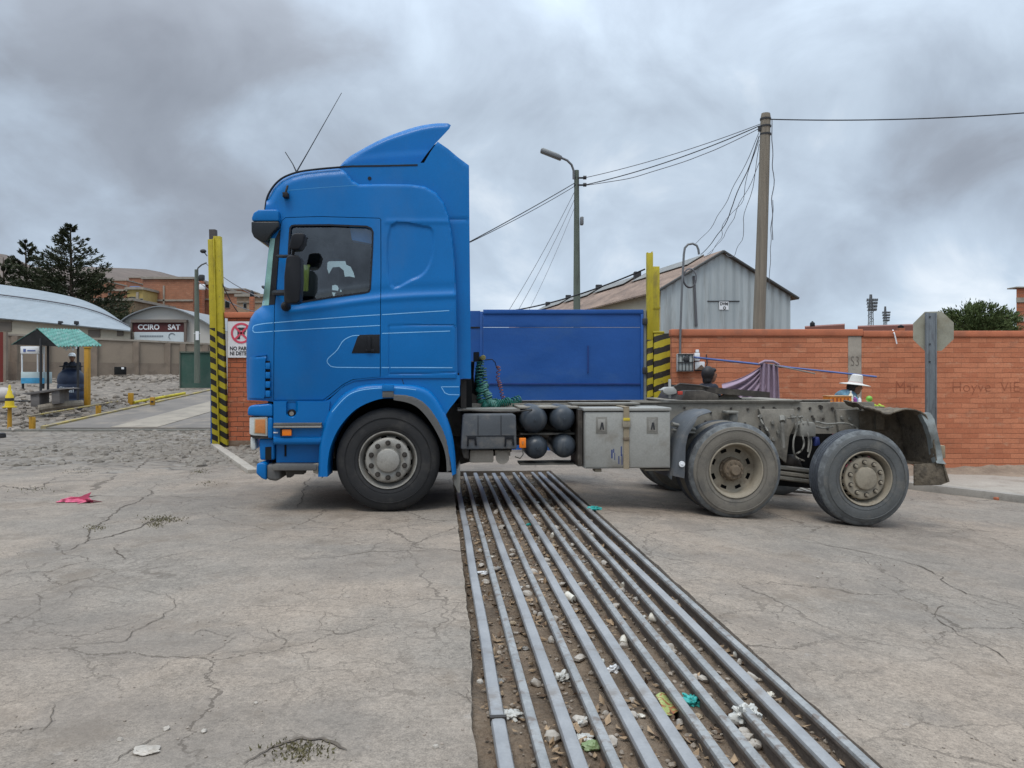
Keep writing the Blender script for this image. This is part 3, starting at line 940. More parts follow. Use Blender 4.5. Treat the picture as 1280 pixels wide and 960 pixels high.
for s, (pts, w) in enumerate((
    ([(985, 668), (1030, 680), (1085, 692), (1120, 700), (1160, 712), (1210, 742), (1279, 760)], .028),
    ([(1120, 694), (1155, 702), (1210, 710)], .02), ([(1140, 652), (1200, 662), (1279, 668)], .022),
    ([(1165, 770), (1185, 785), (1225, 805), (1279, 835)], .032), ([(1165, 770), (1180, 757), (1200, 760)], .018),
    ([(1010, 790), (1055, 808), (1085, 822)], .006), ([(1065, 770), (1100, 785), (1130, 792)], .006), ([(940, 770), (975, 790)], .006),
    ([(372, 638), (380, 612), (392, 592)], .035), ([(0, 625), (60, 613), (130, 620), (190, 619), (260, 621), (330, 617), (365, 612)], .02),
    ([(195, 604), (180, 622), (150, 637), (120, 660), (108, 676), (80, 688), (30, 700)], .03), ([(108, 676), (140, 672), (175, 660), (200, 648), (225, 652)], .045),
    ([(140, 680), (152, 694), (150, 700)], .02), ([(5, 785), (45, 766), (85, 748), (115, 735), (210, 742), (225, 735)], .008),
    ([(50, 808), (90, 805), (150, 803), (185, 780), (213, 758), (216, 742)], .012),
    ([(205, 840), (225, 826), (265, 815), (285, 800), (300, 795)], .008), ([(240, 795), (255, 788), (282, 799), (298, 792)], .008),
    ([(320, 785), (350, 797), (345, 812), (290, 820)], .007), ([(355, 795), (398, 787), (430, 792), (470, 782)], .008),
    ([(500, 785), (540, 783), (580, 785), (586, 800)], .007), ([(400, 765), (398, 787)], .006), ([(300, 955), (340, 935), (375, 928), (400, 930), (420, 945)], .035),
    ([(45, 915), (60, 895), (75, 880)], .008), ([(140, 955), (160, 945), (200, 915)], .010), ([(490, 686), (520, 690), (545, 686)], .010), ([(475, 710), (500, 705)], .012),
    ([(560, 865), (600, 870), (612, 880)], .008), ([(575, 860), (585, 880), (612, 895)], .007), ([(820, 690), (850, 694), (870, 690)], .012), ([(790, 660), (830, 668), (905, 662), (960, 668)], .009),
    ([(170, 590), (190, 575), (240, 580), (265, 575)], .05), ([(0, 606), (40, 612), (70, 603), (140, 601)], .04), ([(905, 880), (935, 895)], .006),
    ([(1000, 600), (1080, 585), (1140, 592)], .01))):
    crack(ck, pts, w, seed=s * 3.7)
tag(ck.build('dirt', m_crackdirt, loc0=True, recalc=False, smooth_angle=0), kind='stuff')

# pavement at the right with its kerb
KL = [(5.3, 14.0), (5.5, 13.5), (5.9, 13.05), (6.54, 12.45), (7.53, 11.3), (9.2, 9.2), (12.6, 5), (18, -3)]
KL2 = spline([Vector(k) for k in KL], False, 6)
def kerb_and_walk():
    mb = MB(); mk = MB()
    zt = lambda p: terrain(p.x, p.y) + 0.115
    n = len(KL2)
    inner = []
    for i, p in enumerate(KL2):
        t = (KL2[min(i + 1, n - 1)] - KL2[max(i - 1, 0)]).normalized()
        nn = Vector((-t.y, t.x)); 
        if nn.x < 0: nn = -nn
        inner.append(p + nn * 0.16)
    prof = [(0.0, -0.12), (0.0, -0.02), (0.03, 0.0), (1.0, 0.0), (1.0, -0.12)]
    vs = []
    for p, q in zip(KL2, inner):
        for a, dz in prof:
            c = p.lerp(q, a) + Vector((mnoise.noise(Vector((p.x * 4, p.y * 4, a))) * .008,) * 2)
            vs.append((c.x, c.y, terrain(p.x, p.y) + 0.115 + dz))
    k = len(prof)
    mk.add(vs, [(i * k + j, i * k + j + 1, (i + 1) * k + j + 1, (i + 1) * k + j) for i in range(n - 1) for j in range(k - 1)])
    tag(mk.build('kerb', m_kerb, loc0=True, smooth_angle=30), kind='structure')
    rows = []
    for i, q in enumerate(inner):
        rows.append([Vector((q.x + (24 - q.x) * (s / 8.0) if False else q.x + (22 - q.x) * (s / 14.0) ** 1.6, q.y + (14.15 - q.y) * (s / 14.0) ** .8, 0)) for s in range(15)])
    vs = []
    for r_ in rows:
        for p in r_:
            z = terrain(KL2[0].x, 0)
            d = max(0, 14.1 - p.y)
            vs.append((p.x, p.y, terrain(min(p.x, 8), p.y) + 0.113 + mnoise.noise(Vector((p.x * 1.2, p.y * 1.2, 2))) * 0.012 + 0.02 * smooth(1.0, 0.2, d) * (1 + 1.2 * mnoise.noise(Vector((p.x * 3, p.y * 3, 7))))))
    mb.add(vs, [(i * 15 + j, i * 15 + j + 1, (i + 1) * 15 + j + 1, (i + 1) * 15 + j) for i in range(n - 1) for j in range(14)])
    tag(mb.build('pavement', m_side, loc0=True, recalc=False), kind='structure')
kerb_and_walk()
# loose dirt heaped against the wall foot
mbd = MB()
def heap(a, b):
    x = 5.3 + a * 16; y = 14.1 - b * (0.75 + 0.25 * mnoise.noise(Vector((x * .8, 0, 0))))
    return (x, y, terrain(min(x, 8), y) + 0.10 + (1 - b) ** 1.5 * (0.14 + 0.09 * mnoise.noise(Vector((x * .7, 3, 0)))) + 0.035 * mnoise.noise(Vector((x * 5, y * 5, 1))) * (1 - b) + 0.008)
mbd.sheet(heap, 160, 10)
tag(mbd.build('dirt', M('wall_foot_dirt', (0.25, 0.195, 0.145), 1.0, var=0.3, scale=3, fine=0.2, fscale=30, dirt=(0.15, 0.11, 0.08), damt=0.5, bump=0.8, bscale=20, bdist=0.02), loc0=True, recalc=False), kind='stuff')
# pale slab edging from the left gate post to the street
a, b = G(268, 558), G(316, 592)
mbk = MB(); d = (b - a).normalized(); nn = Vector((-d.y, d.x, 0)) * .07
mbk.add([a - nn + Vector((0, 0, -.1)), b - nn + Vector((0, 0, -.1)), b + nn + Vector((0, 0, -.1)), a + nn + Vector((0, 0, -.1)), a - nn + Vector((0, 0, .06)), b - nn + Vector((0, 0, .06)), b + nn + Vector((0, 0, .06)), a + nn + Vector((0, 0, .06))],
        [(0, 3, 2, 1), (4, 5, 6, 7), (0, 1, 5, 4), (1, 2, 6, 5), (2, 3, 7, 6), (3, 0, 4, 7)])
tag(mbk.build('kerb_edging', m_side, loc0=True, bevel=.01), kind='structure')
# storm drain lattice behind the truck
dr = empty('drain_grate', (4.1, 11.4, terrain(4.1, 11.4)), 'flat drain grate of pale bars in the road between the rear wheels', 'drain grate')
mb = MB()
for k in range(9):
    mb.box((3.6 + k * .13, 11.0, terrain(3.6 + k * .13, 10.7) + .006), (3.6 + k * .13 + .06, 11.9, terrain(3.6 + k * .13, 10.7) + .02))
mb.build('bars', m_dustmetal, parent=dr, smooth_angle=0)
mb = MB()
for y0 in (10.94, 11.9):
    vs = [(3.54, y0, terrain(3.54, 10.7) + .004), (4.8, y0, terrain(4.8, 10.7) + .004), (4.8, y0 + .06, terrain(4.8, 10.7) + .004), (3.54, y0 + .06, terrain(3.54, 10.7) + .004)]
    mb = MB(); mb.add(vs + [Vector(v) + Vector((0, 0, .022)) for v in vs], [(0, 3, 2, 1), (4, 5, 6, 7), (0, 1, 5, 4), (1, 2, 6, 5), (2, 3, 7, 6), (3, 0, 4, 7)])
    mb.build('grate_edge', m_grease, parent=dr, smooth_angle=0)
pass

# weighbridge deck in the yard entrance
m_deck = M('weighbridge_deck', (0.150, 0.132, 0.115), 0.9, var=0.3, scale=1.5, dirt=(0.225, 0.188, 0.150), damt=0.9, dscale=1.2, bump=0.3, bscale=12)
m_deck2 = M('weighbridge_concrete', (0.26, 0.225, 0.18), 0.9, var=0.25, scale=1.5, dirt=(0.17, 0.145, 0.12), damt=0.6, bump=0.3)
m_yedge = M('worn_yellow_edge', (0.32, 0.25, 0.085), 0.9, var=0.3, dirt=(0.20, 0.17, 0.135), damt=0.95, dscale=2.5, dlo=.42, dhi=.6)
wb = empty('weighbridge', (-9.0, 22.5, terrain(-9, 22.5)), 'low weighbridge deck with worn yellow edges in the yard entrance', 'weighbridge')
def strip(mb, x0, x1, y0, y1, dz, th=.12, n=12):
    for k in range(n):
        a_, b_ = y0 + (y1 - y0) * k / n, y0 + (y1 - y0) * (k + 1) / n
        za, zb = terrain(-9, a_) + dz, terrain(-9, b_) + dz
        vs = [(x0, a_, za), (x1, a_, za), (x1, b_, zb), (x0, b_, zb)]
        mb.add(vs, [(0, 1, 2, 3)])
        for (p, q) in (((x0, a_, za), (x0, b_, zb)), ((x1, a_, za), (x1, b_, zb))):
            mb.add([p, q, (q[0], q[1], q[2] - th), (p[0], p[1], p[2] - th)], [(0, 1, 2, 3)])
    za = terrain(-9, y0) + dz
    mb.add([(x0, y0, za), (x1, y0, za), (x1, y0, za - th), (x0, y0, za - th)], [(0, 1, 2, 3)])
    return mb
strip(MB(), -11.0, -7.0, 18.15, 30, .07).build('deck', m_deck, parent=wb, smooth_angle=0)
strip(MB(), -9.5, -8.4, 18.2, 30, .082, .02).build('concrete_strip', m_deck2, parent=wb, smooth_angle=0)
strip(MB(), -11.13, -11.0, 18.15, 30, .11).build('yellow_edge', m_yedge, parent=wb, smooth_angle=0)
strip(MB(), -7.0, -6.87, 18.15, 30, .11).build('yellow_edge', m_yedge, parent=wb, smooth_angle=0)
MB().box((-12.6, 18.0, terrain(-9, 18.0) - .05), (-6.7, 18.14, terrain(-9, 18.0) + .05)).build('front_sill', m_dustmetal, parent=wb)

# ------------------------------------------------------------------ walls, gate, posts
YW = 14.1
bw = empty('brick_wall', (9, YW, terrain(8, YW)), 'long orange brick wall with a flat coping behind the truck and the vendors', 'brick wall')
xa, xj0, xj1, xb = P(840, 0, YW).x, P(1060, 0, YW).x, P(1077, 0, YW).x, 21.0
zt1, zt2 = P(0, 420, YW).z, P(0, 421, YW).z
zb = -0.75
MB().box((xa, YW, zb + .42), (xj0, YW + .16, zt1)).box((xj1, YW, zb + .42), (xb, YW + .16, zt2)).build('wall', m_wall, parent=bw, smooth_angle=0)
MB().box((xa - .02, YW - .03, zt1), (xj1 + .02, YW + .2, P(0, 411.5, YW).z)).build('coping', m_coping, parent=bw, bevel=.015)
MB().box((xj1 + .022, YW - .03, zt2), (xb, YW + .2, P(0, 413.5, YW).z)).build('coping', m_coping, parent=bw, bevel=.015)
MB().box((xj0 + .002, YW - .006, zb), (xj1 - .002, YW + .17, zt1 - .003)).build('concrete_column', m_conc, parent=bw, bevel=.008)
MB().box((xj1 + .003, YW - .035, zb), (xb, YW + .15, zb + .415)).box((xa, YW - .035, zb), (xj0 - .003, YW + .15, zb + .415)).build('plinth', m_plinth, parent=bw)
gs_ = empty('lettering', (0, 0, 0)); bpy.data.objects.remove(gs_)
text('Mar', 0.34, P(1133, 485, YW) + Vector((0, -.004, 0)), m_graf, bw, sx=.8, bold=-.006, depth=.001)
text('Hoyve  ViE', 0.28, P(1232, 484, YW) + Vector((0, -.004, 0)), m_graf, bw, sx=1.0, bold=-.007, depth=.001)
text('S3', 0.26, P(1068.5, 452, YW) + Vector((0, -.012, 0)), flat('faded_scrawl', (.15, .125, .10), .9), bw, sx=.7, bold=-.006, depth=.001)

# blue sliding gate
YG = 14.6
gt = empty('sliding_gate', (P(700, 0, YG).x, YG, 0), 'blue sheet metal sliding gate closed between truck cab and yellow posts', 'gate')
def seam_h(x, y): return np.zeros(np.shape(x))
gx0, gx1 = P(604, 0, YG).x, P(804, 0, YG).x
gtop = P(0, 391, YG).z
for (ya, yb) in ((391, 409), (409.4, 480), (480.4, 575)):
    a_, b_ = P(604, yb, YG), P(804, ya, YG)
    m_ = MB()
    def fn(u, v, a_=a_, b_=b_):
        x = a_.x + (b_.x - a_.x) * u; z = a_.z + (b_.z - a_.z) * v
        return (x, YG + mnoise.noise(Vector((x * 1.3, z * 1.6, 3))) * 0.014 * (4 * v * (1 - v)) ** .5, z)
    m_.sheet(fn, 40, 14)
    m_.build('sheet_panel', m_gate, parent=gt, solid=.004)
m_ = MB()
m_.box((gx0, YG - .03, gtop - .02), (gx1, YG + .05, gtop + .06))
m_.box((gx1 - .05, YG - .035, -.3), (gx1, YG + .05, gtop - .022))
m_.build('gate_frame', m_gate, parent=gt, bevel=.006)
MB().box((gx0 - .02, YG - .028, P(0, 480.6, YG).z), (gx1 - .055, YG - .002, P(0, 479, YG).z)).build('rail', M('dark_blue_gate_rail', (0.012, 0.04, 0.18), .6), parent=gt)
MB().cyl(P(735, 432, YG - .02), P(735, 466, YG - .02), .012).build('bolt_bar', M('blue_bolt', (0.02, 0.05, 0.2), .5), parent=gt)
# narrower leaf and its post left of the gate
lf = empty('gate_leaf', (P(596, 0, YG).x, YG + .1, 0), 'narrow blue gate leaf and post seen right behind the cab', 'gate')
MB().box((P(560, 0, YG).x, YG + .1, -.1), (P(600, 0, YG).x, YG + .14, P(0, 388, YG).z)).build('sheet_panel', m_gate, parent=lf)
MB().box((P(600, 0, YG).x, YG + .06, -.1), (P(604, 0, YG).x - .004, YG + .16, P(0, 389, YG).z)).build('post', m_gate, parent=lf, bevel=.008)
MB().box((P(560, 0, YG).x, YG + .09, P(0, 410, YG).z), (P(600, 0, YG).x - .003, YG + .099, P(0, 408, YG).z)).build('rail', m_seam_shade, parent=lf)
# hinge blocks on the right gate jamb
jb = empty('gate_jamb', (P(806.5, 0, YG).x, YG, -.1), 'pale grey jamb strip with two dark hinge lugs beside the blue gate', 'gate jamb')
MB().box((gx1 + .01, YG, -.3), (gx1 + .06, YG + .06, P(0, 388, YG).z)).build('strip', m_galv, parent=jb)
for yy in (402, 463):
    MB().box((gx1 - .02, YG - .05, P(0, yy + 4, YG).z), (gx1 + .085, YG - .001, P(0, yy - 4, YG).z)).build('hinge_lug', m_dark, parent=jb, bevel=.01)

m_haz_r = stripe_mat('hazard_pier', YEL, BLK, 0.235, -0.30, 0.45, 0.5)
m_haz_l = stripe_mat('hazard_post', YEL, BLK, 0.215, 0.55, 0.0, 0.5, 2.35)
YP = 14.65
pc = empty('hazard_pillar', (P(825, 0, YP).x, YP, -.1), 'square pillar with yellow and black slanted stripes beside the blue gate', 'pillar')
MB().box((P(816, 0, YP).x, YP - .12, -.35), (P(837, 0, YP).x, YP + .3, P(0, 417, YP).z)).build('shaft', m_haz_r, parent=pc, bevel=.012)
MB().box((P(815, 0, YP).x, YP - .13, P(0, 417, YP).z), (P(829, 0, YP).x, YP + .31, P(0, 414.5, YP).z)).build('cap', m_yellow, parent=pc, bevel=.01)
p1 = empty('gate_post', (P(811, 0, YP).x, YP, -.1), 'tall yellow channel post at the right jamb of the blue gate', 'post')
a_, b_ = P(808, 0, YP).x, P(815.2, 0, YP).x
MB().box((a_, YP - .1, P(0, 425, YP).z), (b_, YP - .07, P(0, 317, YP).z)).box((a_, YP - .069, P(0, 425, YP).z), (a_ + .02, YP + .04, P(0, 316, YP).z)).box((b_ - .02, YP - .069, P(0, 425, YP).z), (b_, YP + .04, P(0, 315, YP).z)).build('upper_channel', m_yellow, parent=p1, bevel=.004)
MB().box((a_, YP - .1, -.35), (b_, YP + .04, P(0, 425.2, YP).z)).build('striped_foot', m_haz_r, parent=p1, bevel=.006)
p2 = empty('gate_post', (P(821, 0, YP).x, YP + .35, -.1), 'shorter yellow post just behind the tall post at the right jamb', 'post')
a_, b_ = P(816, 0, YP + .35).x, P(824.5, 0, YP + .35).x
MB().box((a_, YP + .34, -.2), (b_, YP + .5, P(0, 333, YP + .35).z)).build('channel', m_yellow, parent=p2, bevel=.008)
MB().box((a_ - .01, YP + .33, P(0, 386, YP + .35).z), (b_ + .01, YP + .52, P(0, 384, YP + .35).z)).build('clamp_band', m_yellow, parent=p2)

# left guide posts, leaning out to the left
YL = 15.2
def leaning_post(x0, x1, xt0, xt1, yb, yt, Y, d, mat, parent, name, bev=.006):
    A, B, C, D = P(x0, yb, Y), P(x1, yb, Y), P(xt1, yt, Y), P(xt0, yt, Y)
    mb = MB(); vs = [A, B, C, D] + [v + Vector((0, d, 0)) for v in (A, B, C, D)]
    mb.add(vs, [(0, 1, 2, 3), (7, 6, 5, 4), (0, 4, 5, 1), (1, 5, 6, 2), (2, 6, 7, 3), (3, 7, 4, 0)])
    return mb.build(name, mat, parent=parent, bevel=bev)
q1 = empty('gate_post', G(269, 556), 'left of two leaning yellow posts with a striped foot beside the brick pier', 'post')
leaning_post(265, 273.5, 259.5, 265.8, 556, 299, YL, .1, m_haz_l, q1, 'channel')
q2 = empty('gate_post', G(279, 558), 'right of two leaning yellow posts with a striped foot touching the brick pier', 'post')
leaning_post(274.2, 284, 266.4, 275, 559, 295, YL - .05, .12, m_haz_l, q2, 'channel')
leaning_post(272.6, 274, 266.0, 267.2, 559, 297, YL - .09, .05, m_yellow, q2, 'flange')
q3 = empty('dark_post', G(266, 553) + Vector((0, .4, 0)), 'dark steel post top rising behind the two leaning yellow posts', 'post')
leaning_post(266, 276, 261, 269, 556, 286.5, YL + .4, .12, M('dark_brown_steel', (0.05, 0.042, 0.04), .7), q3, 'shaft')
MB().box(P(263.2, 556, YL + .3) , P(265, 380, YL + .3) + Vector((0, .05, 0))).build('blue_jamb', m_gate, parent=q3)
# brick pier with the no parking sign, and the wall running on behind the cab
YQ = 15.25
pr = empty('brick_pier_wall', (P(300, 0, YQ).x + 1.5, YQ, 0), 'brick pier and wall with a no parking sign left of the truck cab', 'brick wall')
MB().box((P(284.5, 0, YQ).x, YQ, -.2), (-0.85, YQ + .3, P(0, 397.5, YQ).z)).build('wall', m_pier, parent=pr, smooth_angle=0)
MB().box((P(281, 0, YQ).x, YQ - .06, P(0, 397.5, YQ).z + .002), (-0.8, YQ + .36, P(0, 390.5, YQ).z)).build('coping', m_coping, parent=pr, bevel=.015)
MB().box((P(284.4, 0, YQ).x, YQ - .02, -.3), (-0.85, YQ - .002, .12)).build('plinth', m_plinth, parent=pr)
sg = empty('parking_sign', P(307, 425, YQ - .03), 'white sign with a red crossed circle and black words on the brick pier', 'sign')
m_signw = M('sign_white', (0.62, 0.60, 0.60), .6, var=.1)
m_signr = flat('sign_red', (0.55, 0.06, 0.10), .6)
MB().box((P(285.7, 0, YQ).x, YQ - .04, P(0, 447, YQ).z), (P(285.7, 0, YQ).x + .72, YQ - .022, P(0, 402, YQ).z)).build('plate', m_signw, parent=sg)
c = Vector((P(302.5, 0, YQ).x, YQ - .041, P(0, 416.5, YQ).z))
mb = MB().lathe([(.205, 0), (.205, .006), (.165, .006), (.165, 0)], c, (0, -1, 0), 40, closed=True)
for sg_ in (1, -1):
    mb.box((c.x - .18, c.y - .0085, c.z - .02), (c.x + .18, c.y - .0062 + (.0 if sg_ == 1 else .0018), c.z + .02), 0, Matrix.Rotation(sg_ * R(45), 3, 'Y'))
mb.build('crossed_circle', m_signr, parent=sg, smooth_angle=0)
MB().box((c.x - .075, c.y - .005, c.z - .12), (c.x - .025, c.y - .001, c.z + .11)).box((c.x - .024, c.y - .005, c.z + .055), (c.x + .07, c.y - .001, c.z + .11)).box((c.x - .024, c.y - .005, c.z - .03), (c.x + .07, c.y - .001, c.z + .02)).box((c.x + .05, c.y - .005, c.z + .021), (c.x + .09, c.y - .001, c.z + .054)).build('letter_p', m_dark, parent=sg, smooth_angle=0)
text('NO PARQUEAR', .105, Vector((P(288.2, 0, YQ).x, YQ - .041, P(0, 436, YQ).z)), m_dark, sg, sx=.86, bold=.004, align='LEFT')
text('NI DETENERSE', .105, Vector((P(288.2, 0, YQ).x, YQ - .041, P(0, 442, YQ).z)), m_dark, sg, sx=.86, bold=.004, align='LEFT')
# ================================================================== the truck
Y0, YM, Y1 = 7.90, 9.15, 10.40          # near side, middle, far side
PX = Y0 / F                             # metres per photo pixel on the near side
YAW = R(4.9)
PIV = Vector((-1.3, YM, 0))
TR = empty('tractor_truck', PIV, 'blue tractor truck without trailer, high roof cab and bare muddy rear chassis', 'truck')
TR.rotation_euler = (0, 0, YAW)

V2 = lambda l: [Vector(p) for p in l]
cab_out = V2([(309, 500), (308, 470), (308, 430), (309, 412), (313, 398), (319, 389), (327, 383), (328.5, 375), (331.5, 350), (335, 318), (337.5, 300),
              (333, 285), (331.5, 262), (334, 247), (341, 234), (351, 224), (363, 218), (378, 214), (402, 211), (426, 209), (434, 217), (441, 226), (449, 230.5),
              (480, 230), (514, 230.5), (531, 233), (545, 241), (555, 254), (561, 270), (564.5, 288), (568, 320), (570.5, 370), (572, 472.5),
              (475, 472.5), (442, 476), (430, 482), (416, 494), (405, 502), (341, 502), (330, 501)])
roof_line = cab_out[13:20]
front_line = cab_out[0:8]
top_line = cab_out[19:33]
door_out = V2([(341.8, 500.5), (342, 440), (342.6, 384), (345.2, 362), (348, 320), (350.2, 284), (351.5, 276), (357, 271.5), (400, 270.2), (474, 272.3), (476.4, 274),
               (476.6, 340), (476, 400), (475.6, 471.2), (441, 474.8), (429, 481), (414, 493), (404, 500.5)])
win = V2([(357.6, 378), (361.2, 306), (362.6, 285), (364.5, 282.3), (368, 281.6), (412, 281.2), (458, 283), (463.6, 285.4), (466, 290), (465.2, 315), (462.6, 361), (461, 364.4), (456, 365.8), (410, 372.2), (366, 379.4)])
panel_up = spline([(487.5, 282), (530, 282), (541, 287), (543, 300), (540, 325), (531, 342), (515, 351), (487.5, 357)], True, 4)
hatch = V2([(486.5, 407.5), (566, 406.5), (569, 410), (570, 466), (486.5, 468)])
crease = V2([(340, 391), (390, 384), (440, 376.5), (476, 372), (520, 369), (575, 367)])

def sst(x, a, b):
    t = np.clip((x - a) / (b - a), 0, 1); return t * t * (3 - 2 * t)

def rounding(d, r):
    d = np.clip(d, 0, r)
    return -(r - np.sqrt(np.maximum(r * r - (r - d) ** 2, 0)))

def h_cab(x, y):
    x = np.asarray(x, float); y = np.asarray(y, float)
    h = -np.maximum(0, 386 - y) * 0.055
    h += -np.maximum(0, y - 425) ** 2 * 0.0011
    h += rounding(dist_line(x, y, roof_line), 12.0)
    h += rounding(dist_line(x, y, front_line), 26.0) * 0.9
    h += rounding(dist_line(x, y, top_line), 3.5)
    h += -2.2 * sst(-sdf(x, y, panel_up), -0.5, 2.8)
    h += -0.9 * (1 - sst(np.abs(sdf(x, y, hatch)), 0.35, 1.3))
    yc = np.interp(x, [p.x for p in crease], [p.y for p in crease])
    h += 1.5 * np.exp(-((y - yc - 1.5) / 4.0) ** 2) * sst(x, 345, 372) 
    h += -0.9 * np.exp(-((y - yc + 8) / 6.0) ** 2) * sst(x, 350, 380)
    # soft shoulder below the upper quarter
    h += 0.8 * np.exp(-((y - 277) / 3.0) ** 2) * sst(x, 478, 486)
    # sculpted line of the roof edge
    yl = np.interp(x, [355, 400, 447], [237.5, 234, 231])
    return h * PX

mb = MB()
panel(mb, cab_out, [door_out], Y0, h_cab, 1.6, mirror=YM, hole_flange=.035)
mb.build('cab_shell', m_blue, parent=TR, smooth_angle=30, weld=1e-4)
mb = MB(); ribbon(mb, door_out, 6, Y0, h_cab, -.036, closed=True); mb.build('door_gap_backing', m_seam_shade, parent=TR)  # dark strip added behind the door gap to stop light showing through
stripes_up = [spline([(316, 411), (318, 407), (330, 404.5), (341, 403.5)], False, 5), spline([(316, 412), (318, 415.4), (330, 415), (341, 414)], False, 5)]

def door_mesh():
    mb = MB()
    inner = [p for p in door_out]
    c = Vector((410, 390))
    # shrink by half a pixel for the shut line
    q = []
    n = len(door_out)
    for i, p in enumerate(door_out):
        t = (door_out[(i + 1) % n] - door_out[i - 1]).normalized(); nn = Vector((-t.y, t.x))
        if not inside(np.array([p.x + nn.x * .3]), np.array([p.y + nn.y * .3]), door_out)[0]: nn = -nn
        q.append(p + nn * 0.8)
    panel(mb, q, [win], Y0, h_cab, 1.6, flange=.04, hole_flange=.05)
    return mb
def door_parts(far):
    mb = door_mesh()
    ribbon(mb, [(342.4, 403.4), (395, 399), (440, 395.6), (475, 393.4)], .9, Y0, h_cab, .0015, 1)
    ribbon(mb, [(342.4, 414), (400, 410.5), (475, 406.8)], .9, Y0, h_cab, .0015, 1)
    ribbon(mb, spline([(450, 419.3), (440, 420), (429, 426), (421, 438), (409.5, 449), (411, 455.5), (418, 458.8), (440, 459.3), (474.8, 459.6)], False, 5), .9, Y0, h_cab, .0015, 1)
    gk = MB(); ribbon(gk, win, 2.2, Y0, h_cab, .004, 0, closed=True)
    gl = MB()
    X, Yp, fs, _ = cdt(win, [], 3.0)
    hh = h_cab(X, Yp)
    gl.add([P(a, b, Y0 + .028 - h_) for a, b, h_ in zip(X, Yp, np.maximum(hh, -0.052))], fs)
    hd = MB()
    pl = [(439.5, 441.5), (447, 420.5), (450, 418.5), (474.7, 418), (474.7, 441.5)]
    hd.prism(pl, Y0 - .003, Y0 + .01, 0, Y0)
    hd.pbox(459, 420, 463.5, 439, Y0 - .026, Y0 - .0035, 0)
    hd.pbox(457, 436.5, 468, 440, Y0 - .016, Y0 - .0036, 0)
    if far:
        for m_ in (mb, gk, gl, hd):
            m_.v = [Vector((p.x, 2 * YM - p.y, p.z)) for p in m_.v]
    d = mb.build('door', [m_blue, m_stripe], parent=TR, smooth_angle=30)
    gk.build('window_gasket', m_seam_shade, parent=d)
    gl.build('window_pane', m_glass, parent=d, recalc=False)
    hd.build('door_handle', m_black, parent=d, bevel=.003)
    return d
door_parts(False); door_parts(True)

# livery lines on the shell behind and in front of the door
mb = MB()
for l in stripes_up: ribbon(mb, l, .9, Y0, h_cab, .0015)
mb.build('front_livery_line', m_stripe, parent=TR)
mb = MB()
ribbon(mb, [(477.5, 393.3), (520, 390.6), (561.5, 388.2)], .9, Y0, h_cab, .0015)
ribbon(mb, [(477.5, 416.8), (520, 415.2), (562.5, 413.8)], .9, Y0, h_cab, .0015)
ribbon(mb, [(477, 459.4), (520, 459.4), (565.5, 459.6)], 1.1, Y0, h_cab, .0015)
mb.build('livery_line', m_stripe, parent=TR)
mb = MB(); ribbon(mb, [(358, 238), (400, 234.5), (446, 231.5)], .55, Y0, h_cab, .001); mb.build('roof_highlight', M('lit_blue_edge', (.05, .25, .5), .5), parent=TR)  # faint highlight along the roof edge, painted as a paler band
MB().tube([P(p.x, p.y, Y0 + .095) for p in spline(cab_out[12:20], False, 4)], .011, 6).build('roof_trim', m_seam_shade, parent=TR)
# dark seam between cab and gap, black front pillar, windshield
mb = MB()
we = V2([(327.2, 382), (328.8, 374), (331.8, 350), (335.2, 318), (338, 298), (344.5, 298), (341.6, 318), (338.6, 352), (336.4, 381.5)])
panel(mb, we, [], Y0, lambda x, y: h_cab(x, y) + .004, 2.0, flange=.012)
mb.build('windshield_edge', m_windedge, parent=TR)
mb = MB()
pil = V2([(336, 381), (338.4, 352), (341.4, 318), (344.0, 298), (350, 287), (349.4, 300), (347.2, 330), (344.8, 362), (343.2, 380.5)])
panel(mb, pil, [], Y0, lambda x, y: h_cab(x, y) + .006, 2.0, flange=.012)
mb.build('window_pillar', m_black, parent=TR)
mb = MB()
wl_ = spline([(327.6, 382.5), (329, 374), (332, 350), (335.5, 320), (338.5, 297)], False, 4)
def wsf(u, v):
    # across the nose (u) and up (v): gently bowed, wrapping round the near and far pillars
    p = wl_[int(round(v * (len(wl_) - 1)))]
    s = abs(2 * u - 1)
    back = 10.0 * max(0, (s - .90) / .10) ** 1.5
    y = Y0 + .062 + (Y1 - Y0 - .124) * u
    q = P(p.x - 1.6 + back * .9, p.y, Y0)
    return (q.x - .045 * (1 - s ** 2), y, q.z)
mb.sheet(wsf, 60, len(wl_) - 1)
mb.build('windshield', m_wind, parent=TR, recalc=False)
mb = MB(); 
mb.prism([(308.6, 497), (308.2, 420), (312, 400), (312.2, 400), (308.9, 420), (309.2, 497)], Y0 + .35, Y1 - .35, 0, Y0)
for k in range(7): mb.prism([(306.6, 490 - k * 11), (306.6, 484 - k * 11), (308.5, 483 - k * 11), (308.5, 491 - k * 11)], Y0 + .4, Y1 - .4, 0, Y0)
mb.build('front_grille', m_black, parent=TR)

